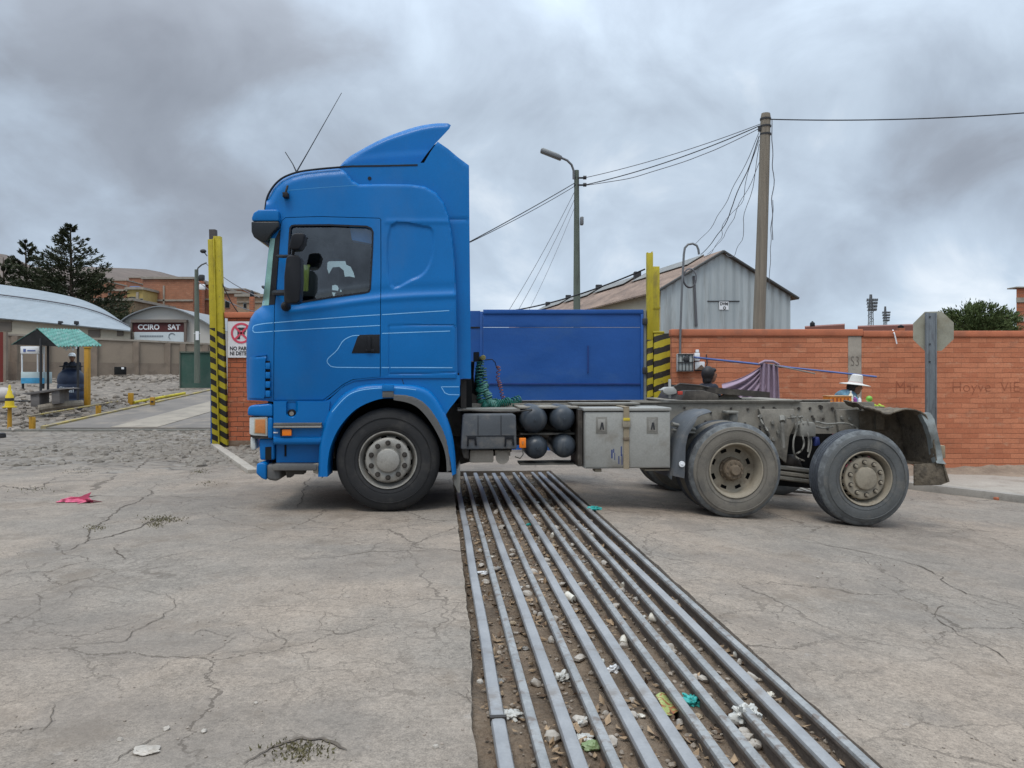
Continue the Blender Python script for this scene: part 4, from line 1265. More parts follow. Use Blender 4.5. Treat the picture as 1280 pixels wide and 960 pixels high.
# cabin inside
mb = MB()
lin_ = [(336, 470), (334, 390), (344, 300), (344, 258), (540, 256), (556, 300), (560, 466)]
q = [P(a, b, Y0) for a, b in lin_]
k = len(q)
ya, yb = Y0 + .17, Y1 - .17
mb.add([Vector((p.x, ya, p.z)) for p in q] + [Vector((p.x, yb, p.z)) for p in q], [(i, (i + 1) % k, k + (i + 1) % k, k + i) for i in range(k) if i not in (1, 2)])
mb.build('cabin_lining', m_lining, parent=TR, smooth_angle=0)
mb = MB().prism([(330, 385), (333, 372), (352, 372), (362, 392), (362, 470), (334, 470)], Y0 + .2, Y1 - .2, 0, Y0)
mb.build('dashboard', m_black, parent=TR, bevel=.02)
def seat_at(yc):
    s = empty('driver_seat', (P(402, 0, Y0).x, yc, .9), parent=TR)
    Yc = yc
    mb = MB(); c = P(393, 316, Yc); mb.ell((c.x, yc, c.z), (.165, .18, .165), 18, 12); mb.build('headrest', m_seat, parent=s)
    mb = MB(); c = P(396, 366, Yc); mb.ell((c.x, yc, c.z), (.13, .26, .34), 18, 12, rot=Matrix.Rotation(R(8), 3, 'Y')); mb.build('backrest', m_seat, parent=s)
    mb = MB(); c = P(376, 400, Yc); mb.ell((c.x, yc, c.z), (.28, .27, .11), 18, 10); mb.build('cushion', m_seat, parent=s)
    mb = MB(); c = P(395, 330, Yc); mb.cyl((c.x, yc - .05, c.z - .1), (c.x, yc - .05, c.z + .05), .012).cyl((c.x, yc + .05, c.z - .1), (c.x, yc + .05, c.z + .05), .012); mb.build('headrest_posts', m_dark, parent=s)
seat_at(8.55); seat_at(9.75)
mb = MB().lathe([(.23, -.015), (.245, 0), (.23, .015), (.215, 0)], P(352, 372, 8.55), Vector((.5, 0, .85)), 32, closed=True)
mb.cyl(P(352, 372, 8.55), P(346, 392, 8.55), .035); mb.build('steering_wheel', m_black, parent=TR)
mb = MB()
def curt(u, v):
    a = P(376.5 + 10.5 * u, 331 + 33 * v, 8.2); return (a.x, 8.2 + .012 * math.sin(u * 14), a.z)
mb.sheet(curt, 14, 4); mb.build('seat_belt', m_belt, parent=TR, solid=.004)
# dark sheet added to block the far window; holes shaped to pass daylight
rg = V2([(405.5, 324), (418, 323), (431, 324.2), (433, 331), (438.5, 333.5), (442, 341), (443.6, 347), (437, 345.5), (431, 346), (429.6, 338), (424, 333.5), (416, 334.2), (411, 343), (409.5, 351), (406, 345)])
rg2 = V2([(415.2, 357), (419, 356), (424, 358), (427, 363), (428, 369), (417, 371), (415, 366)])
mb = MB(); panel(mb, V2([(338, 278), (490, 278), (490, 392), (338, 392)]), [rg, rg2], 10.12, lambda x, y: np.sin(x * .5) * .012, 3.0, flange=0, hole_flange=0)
mb.build('window_light_mask', M('grey_green_mask', (.075, .085, .082), .95, var=.3, scale=8), parent=TR, solid=.004, recalc=True)

# sun visor over the windshield
vs_ = empty('sun_visor', P(332, 280, Y0), parent=TR)
def visor(poly, y0, y1, name, mat, b=.02):
    return MB().prism(poly, y0, y1, 0, Y0).build(name, mat, parent=vs_, bevel=b, seg=3)
visor([(315.5, 273), (318, 266.5), (324, 263), (347, 262.4), (349.3, 265), (349.3, 277), (316, 277)], Y0 - .035, Y1 + .035, 'visor_top', m_blue, .03)
visor([(314.8, 277.6), (349.4, 277.4), (349.6, 284), (341, 292), (334, 302.5), (329, 303.5), (318, 297), (315, 290)], Y0 - .03, Y1 + .03, 'visor_lip', M('smoked_visor', (.012, .014, .016), .25), .012)

# roof: side fairing plates, spoiler and antennas
def h_fair(x, y):
    return (rounding(dist_line(x, y, V2([(547, 177), (586, 206.5)])), 2.0) - 1.0 * (1 - sst(np.abs(y - 274.8), .3, 1.2)) * (x > 560)) * PX
fo = V2([(424, 210), (430, 205), (530, 203.5), (538, 190), (547, 177), (560, 186), (573, 197), (586.3, 206.8), (587, 300), (588.8, 473), (560, 473), (545, 320), (440, 300)])
YF = Y0 + .13
for far in (False, True):
    mb = MB()
    panel(mb, [(640 + (p.x - 640) * Y0 / YF, 470 + (p.y - 470) * Y0 / YF) if False else p for p in fo], [], YF, h_fair, 3.0, flange=.14)
    if far: mb.v = [Vector((p.x, 2 * YM - p.y, p.z)) for p in mb.v]
    mb.build('side_fairing', m_blue, parent=TR, smooth_angle=30)
MB().prism([(400, 213), (424, 208), (545, 205), (560, 240), (430, 240)], YF + .16, 2 * YM - YF - .16, 0, Y0).build('roof_deck', m_blue, parent=TR)
MB().prism([(573, 250), (586, 250), (587, 472), (573, 472)], YF + .16, 2 * YM - YF - .16, 0, Y0).build('rear_wall', m_blue, parent=TR)
YS = 8.22
so = spline([(425, 207.5), (431, 201), (440, 193.8), (460, 182.6), (480, 173), (502, 165), (527, 157.8), (547, 154.6), (560, 154.2)], False, 5) + V2([(563.6, 156.5), (561.5, 161), (555, 168), (545, 178.5), (534, 191.5), (524.5, 205), (522.5, 206.5), (480, 207.5), (440, 208)])
def h_sp(x, y):
    top = so[:40]
    h = rounding(dist_line(x, y, top), 6.0)
    yl = np.interp(x, [440, 480, 530], [198, 193, 190])
    h += 0.9 * sst(y - yl, -4, 5)
    return h * PX
mb = MB(); panel(mb, so, [], YS, h_sp, 2.2, mirror=YM, rim_m=lambda x, y: 1 if (x > 522 and y > 157) or y > 205.5 else 0, rim_n=8)  # rear rim of the spoiler coloured near-black as painted shade
for p in mb.v: p.x -= .42 * math.sin(math.pi * min(1, max(0, (p.y - YS - .02) / (2 * (YM - YS) - .04)))) ** .8 * smooth(-1.75, -.8, p.x)
mb.build('roof_spoiler', [m_blue, m_seam_shade], parent=TR, smooth_angle=35, weld=1e-4)
MB().prism([(470, 207), (515, 206), (530, 191.5), (547.5, 177.5), (557, 184.5), (556, 212), (470, 212)], 8.5, 9.8, 0, 8.5).build('spoiler_gap_shade', m_seam_shade, parent=TR)  # near-black block added to keep the gap behind the spoiler dark
mb = MB().lathe([(.0, -.006), (.018, -.006), (.02, 0), (.02, .01)], P(462, 223, YF) , (0, 1, 0), 16); mb.build('roof_plug', m_seam_shade, parent=TR)
mb = MB(); ribbon(mb, [(426, 208.4), (440, 207.7), (480, 207.2), (522, 206.2)], 2.0, YF - .004, None, .0); mb.build('spoiler_seal', m_seam_shade, parent=TR, solid=.01)
mb = MB().tube([P(370, 216, 8.3), P(385, 190, 8.3), P(427, 116, 8.3)], [.008, .0055, .003], 6); mb.build('antenna', m_dark, parent=TR)
mb = MB().tube([P(371, 216, 8.25), P(366, 205, 8.25), P(356.5, 190, 8.25)], [.008, .005, .004], 6); mb.build('antenna', m_dark, parent=TR)
mb = MB().pbox(353, 240, 359.5, 246, Y0 - .02, Y0 + .2).tube([P(357, 241, Y0 - .01), P(359.5, 232, Y0 + .02)], .012, 8); mb.build('roof_lamp_bracket', m_black, parent=TR, bevel=.008)

# mirrors on arms
def mirror_set(far):
    s = empty('side_mirror', (P(366, 345, 7.55).x, 2 * YM - 7.55 if far else 7.55, P(366, 345, 7.55).z), parent=TR)
    f = (lambda m_: m_) if not far else (lambda m_: (setattr(m_, 'v', [Vector((p.x, 2 * YM - p.y, p.z)) for p in m_.v]), m_)[1])
    mm = MB().prism([(354.5, 376), (355, 345), (357.5, 322), (361, 318.5), (372, 318.5), (375.8, 322), (376.2, 350), (374.5, 376), (371, 379), (357, 379.5)], 7.45, 7.62)
    f(mm).build('mirror_housing', m_black, parent=s, bevel=.035, seg=4)
    mm = MB().prism([(361, 308), (364, 294), (368, 291), (379, 290.8), (381.5, 294), (379, 305), (374, 311.5), (364, 312)], 7.42, 7.58)
    f(mm).build('wide_angle_housing', m_black, parent=s, bevel=.03, seg=4)
    mm = MB().tube([P(347, 320, Y0 - .02), P(354, 320.5, 7.62), P(366, 320, 7.55), P(368, 308, 7.52)], .017, 8).tube([P(343, 366, Y0), P(350, 366, 7.7), P(360, 366, 7.6)], .03, 8)
    mm.tube([P(360, 376, 7.56), P(358, 384, 7.66), P(357, 386, Y0)], .026, 8).ell(P(357.5, 383, 7.68), (.05, .07, .05))
    f(mm).build('mirror_arm', m_black, parent=s)
    mm = MB().prism([(385, 364), (386.5, 333), (396, 334), (400, 338), (399.5, 371), (378, 371), (377, 364)], 8.08, 8.12, 0, 8.08)
    if not far: mm.build('kerb_mirror', m_seat, parent=s, bevel=.012)
mirror_set(False); mirror_set(True)

# corner deflector with its slats
cd = empty('corner_deflector', P(323, 470, Y0), parent=TR)
def h_cd(x, y):
    return h_cab(x, y) + (3.0 + rounding(dist_line(x, y, V2([(310, 447), (334, 445)])), 2.5) + rounding(dist_line(x, y, V2([(308.5, 498), (309.5, 448)])), 8)) * PX
mb = MB(); panel(mb, V2([(309, 497), (308.6, 470), (309.5, 449), (313, 446), (333.5, 443.5), (331.5, 450), (331.2, 494), (329.5, 498.3)]), [], Y0, h_cd, 1.6, flange=.05)
mb.build('deflector_panel', m_blue, parent=cd)
mb = MB(); panel(mb, V2([(332, 451), (337.5, 451), (337.8, 497), (331.7, 497)]), [], Y0, lambda x, y: h_cab(x, y) + .006, 2.0, flange=.0); mb.build('slat_backing', m_rimhole, parent=cd)
mb = MB()
for k in range(4): mb.pbox(331.6, 453.5 + 11.6 * k, 337.4, 461.5 + 11.6 * k, Y0 - .015, Y0 + .03)
mb.build('slats', m_blue, parent=cd, bevel=.006)

# bumper end, lamps
YB = Y0 + .03
bp = MB()
bp.prism([(309.6, 519.5), (310, 510), (314, 506.5), (337, 504.5), (341.5, 506), (341.5, 521)], YB - .02, 2 * YM - YB + .02, 0, YB)
bp.prism([(334.8, 521.5), (341.5, 521.5), (341.5, 548), (334.8, 548)], YB - .015, 2 * YM - YB + .015, 0, YB)
bp.prism([(321.5, 548.6), (341.5, 548.6), (341, 576), (323, 576)], YB + .06, 2 * YM - YB - .06, 0, YB)
bp.build('bumper', m_blue, parent=TR, bevel=.02, seg=3)
MB().prism([(320.2, 592), (320.8, 579.5), (329, 577.5), (333, 580), (333, 600.5), (327, 598)], YB - .01, 2 * YM - YB + .01, 0, YB).build('bumper_lip', m_blue, parent=TR, bevel=.03, seg=3)
MB().prism([(333.3, 580), (350, 584), (350, 600), (344, 601.5), (333.3, 600)], YB - .005, 2 * YM - YB + .005, 0, YB).build('bumper_end_cap', m_lip, parent=TR, bevel=.03, seg=3)
MB().prism([(330, 559.5), (337.5, 559), (337.5, 575.5), (330, 575.5)], YB + .052, YB + .062, 0, YB).build('bumper_slot', m_rimhole, parent=TR)
hl = empty('headlight', P(323, 532, YB), parent=TR)
MB().prism([(311.5, 543), (311.5, 521.5), (334.4, 520.8), (334.4, 545.5), (316, 544.5)], YB + .0, YB + .34, 0, YB).build('lamp_housing', m_lens, parent=hl, bevel=.012)
MB().prism([(317.5, 542), (318, 523), (333, 522.6), (333, 543.2)], YB - .006, YB - .0005, 0, YB).build('lens_rim', M('pale_lens_rim', (.42, .36, .26), .4), parent=hl, bevel=.002)
MB().prism([(319, 540.8), (319.4, 524.4), (331.8, 524), (331.8, 541.8)], YB - .011, YB - .0062, 0, YB).build('amber_lens', m_amber, parent=hl, bevel=.002)
MB().prism([(310.8, 547), (316.5, 547.5), (318, 562), (313, 564), (310.8, 559)], YB + .06, YB + .25, 0, YB).build('fog_lamp', m_lens, parent=TR, bevel=.015)
MB().prism([(311.6, 521), (341, 521), (341, 548.5), (322, 548.5), (313, 546)], YB + .02, YB + .5, 0, YB + .02).build('lamp_backing', m_grease, parent=TR)
# plate that holds lower front together
MB().prism([(322, 546), (412, 546), (412, 578), (322, 578)], Y0 + .35, Y1 - .35, 0, Y0).build('front_crossmember', m_grease, parent=TR)

# entry step panel
st = empty('step_panel', P(372, 540, Y0), parent=TR)
def h_step(x, y):
    d = np.hypot((x - 364.5), np.where(y > 514, y - 514, (y - 509) * .4))
    h = -6.0 * (1 - sst(d, 5.8, 7.2)) * (y < 524)
    h += 2.6 * sst(y, 545.5, 548) * (1 - sst(y, 553, 555))
    h += -0.6 * (1 - sst(np.abs(y - 546), .2, 1.0))
    return h * PX - .012
mb = MB(); panel(mb, V2([(341.8, 501.8), (412.5, 501.8), (410.5, 520), (404, 540), (399.5, 555.5), (341.8, 555.5)]), [], Y0, h_step, 1.5, flange=.12)
mb.build('step_skin', m_blue, parent=st, smooth_angle=30)
mb = MB().lathe([(.0, -.012), (.028, -.012), (.032, -.004), (.036, 0), (.044, .0), (.046, .03)], P(364.5, 517, Y0 + .045), (0, 1, 0), 24); mb.build('filler_cap', m_black, parent=st)
MB().cyl(P(364.5, 517, Y0 + .025), P(364.5, 517, Y0 + .031), .022).build('lock_face', m_dustmetal, parent=st)
MB().pbox(341.5, 528.6, 401.6, 531.8, Y0 - .045, Y0 + .02, 0).pbox(341.3, 531.9, 401.8, 535.2, Y0 - .05, Y0 + .02, 1).build('step_tread', [m_lip, m_white if False else m_rim], parent=st, bevel=.004)
MB().pbox(352.5, 536.8, 364.2, 544.8, Y0 - .03, Y0 + .01).build('marker_light', m_orange, parent=st, bevel=.006)
MB().pbox(350, 536.6, 352.3, 545, Y0 - .02, Y0 + .01).build('marker_base', m_black, parent=st)
MB().pbox(341.8, 540, 347.4, 541.5, Y0 - .002, Y0 + .01).build('badge', m_white, parent=st)
MB().prism([(341.6, 556), (400, 556), (397, 580), (341.6, 580)], Y0 + .14, Y0 + .2, 0, Y0).build('step_back', m_blue, parent=st)
MB().pbox(355.5, 556.2, 357.8, 570.5, Y0 + .13, Y0 + .139).build('drain_slot', m_rimhole, parent=st)
MB().prism([(341.4, 580.4), (396.8, 580.4), (396, 588), (341.4, 588)], Y0 - .02, Y0 + .25, 0, Y0).build('lower_step', m_lip, parent=st, bevel=.008)
MB().prism([(355, 588.4), (380, 588.4), (378, 594), (365, 594), (362, 598), (357, 598)], Y0 + .06, Y0 + .2, 0, Y0).build('step_bracket', m_grease, parent=st)
MB().prism([(391.5, 580), (398, 579), (397, 593), (391.5, 591)], Y0 + .0, Y0 + .03, 0, Y0).build('tow_bracket', m_rim_dust, parent=st, bevel=.004)

# front wing round the wheel
YW_ = Y0 - .045
wo_ = spline([(397.6, 596), (398.4, 575), (400, 552), (405, 530), (413, 511.5), (428, 493.5), (445, 484), (461, 480.6), (477, 479.8), (500, 480.2), (522, 482.3), (540, 491), (554.5, 513), (564.5, 540), (568.8, 566), (570.4, 592)], False, 4)
wi_ = spline([(565.2, 594.5), (563, 575), (558.5, 560), (547, 535), (531, 513), (512, 501.5), (490, 497.6), (470, 500), (445, 511.5), (425, 533), (413.5, 557), (409.6, 578), (409.4, 596)], False, 4)
def h_wing(x, y):
    h = rounding(dist_line(x, y, wo_), 7.0)
    return h * PX
wg = MB(); panel(wg, wo_ + wi_, [], YW_, h_wing, 1.7, flange=.10, Yfar=Y0 + .32)
ribbon(wg, spline([(415, 515), (432, 496.5), (448, 488.5), (475, 485), (500, 485), (520, 487.3)], False, 5), .7, YW_, h_wing, .001, 1)
WG = wg.build('fender', [m_blue, m_stripe], parent=TR, smooth_angle=35)
lo = spline([(492, 491.8), (512, 494), (529, 501.5), (543, 517), (556, 541), (561.5, 562), (564.4, 588)], False, 4)
li = spline([(558.5, 590), (557, 570), (551.5, 552), (539, 529), (524, 511), (510, 503.5), (492, 500)], False, 4)
mb = MB(); panel(mb, lo + li, [], YW_ - .012, lambda x, y: rounding(dist_line(x, y, lo), 3) * PX, 1.8, flange=.1)
mb.build('fender_lip', m_lip, parent=WG)
MB().prism([(478, 484), (492, 484), (492, 496.8), (478, 497)], YW_ - .012, YW_ + .05, 0, YW_).build('fender_clip', m_lip, parent=WG, bevel=.006)
mb = MB()
MB().prism([(477.6, 481), (492.4, 481), (492.4, 489), (477.6, 489)], YW_ - .02, YW_ + .05, 0, YW_).build('fender_joint', m_blue, parent=WG, bevel=.006)
ov = MB(); panel(ov, V2([(399, 503.8), (412, 499), (426, 486), (440, 475), (475, 469), (574.8, 469), (575, 494.5), (561.5, 511.5), (556, 520), (546, 505), (538, 495), (520, 486), (477, 484), (447, 488), (430, 498), (413, 514), (404, 532)]), [], Y0 + .034, None, 3, flange=.3)
ribbon(ov, [(574, 483.5), (551.5, 483.5), (556, 491), (561, 493.2), (574, 493.5)], .9, Y0 + .034, None, .0015, 1)
ribbon(ov, [(502.5, 474), (505.2, 481)], .8, Y0 + .034, None, .0015, 2)
ov.build('lower_cab_panel', [m_blue, m_stripe, m_seam_shade], parent=TR)
MB().prism([(335, 494), (405, 494), (430, 474), (475, 466), (574, 466), (574, 478), (476, 480), (445, 484), (412, 508), (335, 508)], Y0 + .09, Y0 + .3, 0, Y0 + .09).build('sill_backing', m_seam_shade, parent=TR)
# dark inner arch
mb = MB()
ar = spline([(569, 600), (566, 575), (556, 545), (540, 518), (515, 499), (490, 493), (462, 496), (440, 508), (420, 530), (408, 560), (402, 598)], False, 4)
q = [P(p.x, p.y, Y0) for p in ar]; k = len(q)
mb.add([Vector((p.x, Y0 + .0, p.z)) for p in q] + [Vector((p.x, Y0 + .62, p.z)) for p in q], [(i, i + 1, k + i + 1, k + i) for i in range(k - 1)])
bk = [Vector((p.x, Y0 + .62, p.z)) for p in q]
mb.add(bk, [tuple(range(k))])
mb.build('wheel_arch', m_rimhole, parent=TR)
MB().prism([(566.5, 596), (575.5, 580), (575.5, 618), (572.5, 617), (567.5, 606)], Y0 + .05, Y0 + .45, 0, Y0).build('spray_flap', m_dustmetal, parent=TR, bevel=.008)

# ------------------------------------------------------------------ wheels
def tyre_prof(Rr, W, rb=.285):
    s = [(rb, .045), (rb + .012, .018), (rb + .03, .008), (rb + .06, .003), (rb + .085, -.002), (rb + .115, .002), (rb + .15, .003), (rb + .18, .012), (Rr - .045, .022), (Rr - .022, .036), (Rr - .006, .052), (Rr, .066)]
    g = []
    nG = 4
    for k in range(nG):
        c = .066 + (W - .132) * (k + .5) / nG
        g += [(Rr, c - .010), (Rr - .008, c - .006), (Rr - .008, c + .006), (Rr, c + .010)]
    e = [(r, W - h) for r, h in s[::-1]]
    return s, g, e
def wheel(c, Rr, W, kind, mats, spin=0.0):
    """c: centre of the outer face, axle along +Y (away from the camera)"""
    tm, trm, rm, hm = mats
    w = empty('wheel', c, parent=TR)
    s, g, e = tyre_prof(Rr, W)
    mb = MB()
    mb.lathe(s[:-3], c, (0, 1, 0), 80, 0); mb.lathe(s[-4:], c, (0, 1, 0), 80, 2); mb.lathe([s[-1]] + g + [e[0]], c, (0, 1, 0), 80, 1); mb.lathe(e, c, (0, 1, 0), 80, 0)
    for rr_, hh in ((.30, .0135), (.335, .003), (.435, -.0015)):
        mb.lathe([(rr_, hh + .004), (rr_ + .003, hh - .004), (rr_ + .007, hh + .004)], c, (0, 1, 0), 80, 0)
    # shoulder lugs
    nl = 0
    for k in range(nl):
        a = 2 * math.pi * k / nl
        M_ = Matrix.Rotation(a, 3, 'Y')
        for y0_ in (.040, W - .072):
            mb.box((-.010, y0_, Rr - .016), (.010, y0_ + .032, Rr - .0015), 1)
            mb.v[-8:] = [Vector(c) + M_ @ p for p in mb.v[-8:]]
    mb.build('tyre', [tm, trm, tm if kind == 'steer' else m_scuff], parent=w, smooth_angle=40, weld=1e-5)
    rb = MB(); n = 80
    C = Vector(c)
    if kind == 'steer':
        rb.lathe([(.297, .03), (.300, .012), (.294, .002), (.286, .004), (.281, .02), (.272, .055), (.262, .075), (.258, .11), (.252, .12)], c, (0, 1, 0), n)
        rb.lathe([(.252, .12), (.246, .085), (.232, .03)], c, (0, 1, 0), n, skip=lambda i, k: i == 1 and (k % 8) in (2, 3, 4))
        rb.lathe([(.232, .03), (.226, .014), (.215, .006), (.150, .004), (.140, .010), (.125, .012)], c, (0, 1, 0), n)
        rb.lathe([(.246, .13), (.20, .13)], c, (0, 1, 0), n, 1)
        hub = MB().lathe([(.125, .014), (.122, -.018), (.117, -.032), (.108, -.038), (.0, -.040)], c, (0, 1, 0), 40)
    elif kind == 'tag':
        rb.lathe([(.297, .03), (.300, .012), (.294, .002), (.286, .004), (.281, .02), (.272, .06), (.262, .085), (.258, .13), (.252, .14)], c, (0, 1, 0), n)
        rb.lathe([(.252, .14), (.246, .11), (.234, .06)], c, (0, 1, 0), n, skip=lambda i, k: i == 1 and (k % 4) in (1, 2))
        rb.lathe([(.234, .06), (.226, .040), (.212, .032), (.150, .030), (.140, .036), (.125, .038)], c, (0, 1, 0), n)
        rb.lathe([(.246, .15), (.20, .15)], c, (0, 1, 0), n, 1)
        hub = MB().lathe([(.125, .04), (.122, .012), (.117, .002), (.108, -.002), (.0, -.004)], c, (0, 1, 0), 40)
    else:
        rb.lathe([(.297, .03), (.300, .012), (.294, .002), (.285, .004), (.280, .02), (.268, .05), (.262, .075), (.258, .14), (.250, .165), (.236, .175)], c, (0, 1, 0), n)
        rb.lathe([(.236, .175), (.228, .178), (.192, .180), (.186, .180)], c, (0, 1, 0), n, skip=lambda i, k: i == 1 and ((k % 10) in (3, 4, 5, 6)))
        rb.lathe([(.186, .180), (.150, .178), (.140, .172), (.112, .172)], c, (0, 1, 0), n)
        rb.lathe([(.25, .22), (.16, .22)], c, (0, 1, 0), n, 1)
        hub = MB().lathe([(.132, .172), (.130, .150), (.112, .146), (.108, .075), (.100, .062), (.060, .058), (.055, .052), (.052, .018), (.046, .012), (.0, .010)], c, (0, 1, 0), 40)
        for k in range(10):
            a = 2 * math.pi * (k + .3) / 10
            q = C + Vector((math.cos(a) * .083, .06, math.sin(a) * .083)); hub.cyl(q, q - Vector((0, .012, 0)), .011, n=8)
        for k in range(8):
            a = 2 * math.pi * (k + .1) / 8
            q = C + Vector((math.cos(a) * .125, .148, math.sin(a) * .125)); hub.cyl(q, q - Vector((0, .02, 0)), .013, n=6)
    if kind != 'drive':
        dep = .004 if kind == 'steer' else .030
        for k in range(10):
            a = 2 * math.pi * (k + .5 + spin) / 10
            q = C + Vector((math.cos(a) * .178, dep, math.sin(a) * .178))
            rb.cyl(q + Vector((0, .004, 0)), q - Vector((0, .010, 0)), .027, n=14, m=2)
            rb.cyl(q - Vector((0, .010, 0)), q - Vector((0, .036, 0)), .019, .016, n=6, m=3)
    rb.build('rim', [rm, m_rimhole, m_grease, m_rim_dust if kind == 'tag' else m_grease], parent=w, smooth_angle=35, weld=1e-5)
    hub.build('hub', hm, parent=w, smooth_angle=35)
    return w
RT = .530
def wc(px, py, Y): return P(px, py, Y)
cF = wc(485, 575.3, Y0); 
W1 = wheel(cF, .533, .31, 'steer', (m_tyre, m_tyre, m_rim, m_rim))
cA = wc(921, 588.5, 7.92); cB = wc(1083.5, 598.5, 7.90)
W2 = wheel(cA, .515, .295, 'drive', (m_tyre_dust, m_tread, m_rim_dust, m_rim_rust), 0)
W3 = wheel(cB, .522, .335, 'tag', (m_tyre_grey, m_tread, m_rim_dust, m_rim_dust), .1)
def far_wheel(src, yface, flip=True):
    c = copy_tree(src, TR)
    c.location = Vector((src.location.x, yface - wloc(TR).y, src.location.z))
    if flip: c.rotation_euler = (0, 0, math.pi)
    return c
far_wheel(W1, Y1); far_wheel(W3, Y1)
far_wheel(W2, Y1)
inn = far_wheel(W2, cA.y + .335 + .295 - .0); inn.location.y = (cA.y + .335 + .295) - wloc(TR).y
inn2 = far_wheel(W2, Y1 - .63, False)
# axles
for c, r_ in ((cF, .06), (cA, .085), (cB, .07)):
    MB().cyl((c.x, c.y + .2, c.z), (c.x, Y1 - .2, c.z), r_, n=16).build('axle', m_grease, parent=TR)
MB().ell((cA.x, YM, cA.z), (.26, .24, .24)).build('differential', m_grease, parent=TR)
MB().tube([(cA.x, YM, cA.z + .05), (1.2, YM, .62), (-.4, YM, .75)], .06, 12).build('drive_shaft', m_grease, parent=TR)

# ------------------------------------------------------------------ chassis
YR0, YR1 = 8.62, 9.68
z_t, z_b = P(0, 506, YR0).z, P(0, 549, YR0).z
x_f, x_r = -2.2, P(1093, 0, YR0).x
mb = MB()
for y_, s in ((YR0, 1), (YR1, -1)):
    for a_, b_ in (((x_f, y_, z_b), (x_r, y_ + s * .01, z_t)), ((x_f, y_ + (s * .011), z_t - .01), (x_r, y_ + s * .09, z_t)), ((x_f, y_ + (s * .011), z_b), (x_r, y_ + s * .09, z_b + .01))):
        mb.box((a_[0], min(a_[1], b_[1]), a_[2]), (b_[0], max(a_[1], b_[1]), b_[2]))
for x_ in (-1.9, -.4, 1.0, 1.8, 2.6, 3.35, x_r - .1):
    mb.box((x_ - .05, YR0 + .012, z_b + .03), (x_ + .05, YR1 - .012, z_t - .03))
r2 = random.Random(3)
for k in range(34):
    x_ = r2.uniform(.2, x_r - .1); z_ = z_b + .04 + r2.random() * (z_t - z_b - .08)
    mb.cyl((x_, YR0 - .001, z_), (x_, YR0 - .016, z_), .014, n=6, m=1)
for x0_, x1_ in ((P(998, 0, YR0).x, P(1040, 0, YR0).x), (P(1075, 0, YR0).x, P(1092, 0, YR0).x)):
    for k in range(4):
        mb.cyl((x0_ + (x1_ - x0_) * k / 3, YR0 - .001, z_t - .07), (x0_ + (x1_ - x0_) * k / 3, YR0 - .02, z_t - .07), .016, n=6, m=1)
mb.build('chassis_frame', [m_frame, m_grease], parent=TR, smooth_angle=0)
# side plates, spring hangers between the rear wheels
mb = MB()
mb.prism([(946, 511), (990, 511), (992, 528), (984, 545), (980, 578), (966, 566), (957, 540)], YR0 - .06, YR0 - .012, 0, YR0).build('hanger_plate', m_frame, parent=TR, bevel=.006)
mb = MB()
mb.prism([(1042, 512), (1072, 511), (1072, 536), (1062, 545), (1046, 540)], YR0 - .06, YR0 - .012, 0, YR0).build('hanger_plate', m_frame, parent=TR, bevel=.006)
mb = MB()
for (a_, b_) in ((950, 520), (965, 528), (958, 536), (972, 540), (966, 549), (980, 522), (990, 520), (1052, 522), (1062, 524)):
    q = P(a_, b_, YR0 - .06); mb.cyl(q, q - Vector((0, .03, 0)), .022, n=6)
mb.build('hanger_bolts', m_dustmetal, parent=TR)
mb = MB().tube([P(977.5, 528, 8.45), P(979.5, 560, 8.45)], .02, 8).tube([P(978, 527, 8.45), P(977, 521, 8.5)], .034, 8); mb.build('damper', m_dustmetal, parent=TR)
mb = MB().pbox(909, 514, 923.5, 517, 8.42, 8.6).cyl(P(916.5, 517, 8.5), P(916.5, 527, 8.5), .05, n=14); mb.build('bump_stop', m_dustmetal, parent=TR, bevel=.004)
for k, (yy, dx) in enumerate(((584, 0), (591, 3), (597, 6))):
    MB().tube([P(938 + dx, yy + 2, 8.65), P(975, yy, 8.62), P(1015, yy + 5, 8.62), P(1062 - dx, yy + 10, 8.65)], [.02, .028, .028, .02], 6).build('leaf_spring', m_dustmetal if k != 1 else m_frame, parent=TR)
MB().cyl(P(991, 586, 8.9), P(991, 577, 9.5), .11, n=18).ell(P(988, 578, 8.8), (.12, .1, .1)).build('brake_chamber', m_grease, parent=TR)
MB().prism([(1000, 531), (1003, 527), (1018, 528), (1020, 532), (1020, 546), (1001, 546)], 8.4, 8.55, 0, 8.4).build('valve_block', m_dustmetal, parent=TR, bevel=.012)
MB().prism([(1020, 548), (1024, 546), (1026, 556), (1019, 558)], 8.4, 8.5, 0, 8.4).build('coupling', M('navy_coupling', (.02, .03, .12), .5), parent=TR, bevel=.008)
MB().prism([(960, 540), (1040, 538), (1045, 600), (1030, 612), (962, 606)], 8.98, 9.02, 0, 8.98).build('dark_axle_sheet', m_rimhole, parent=TR)  # near-black sheet behind the parts between the rear axles
for pts in ([(997, 518), (996, 535), (992, 550), (992, 564), (996, 572), (1005, 576)], [(998, 530), (1003, 545), (1005, 555), (1002, 563), (996, 567)],
            [(1009, 524), (1012, 538), (1014, 556), (1010, 572)], [(1000, 522), (1008, 538), (1011, 550), (1010, 565)],
            [(1020, 527), (1035, 530), (1055, 529), (1068, 533), (1074, 540)], [(1020, 533), (1030, 535), (1042, 533)], [(985, 523), (992, 522), (1004, 521)], [(948, 520), (954, 530), (961, 541), (962, 548)]):
    MB().tube([P(a_, b_, 8.42 + .02 * math.sin(a_)) for a_, b_ in [tuple(p) for p in spline([Vector(p) for p in pts], False, 4)]], .011, 6).build('air_line', m_dustmetal, parent=TR)
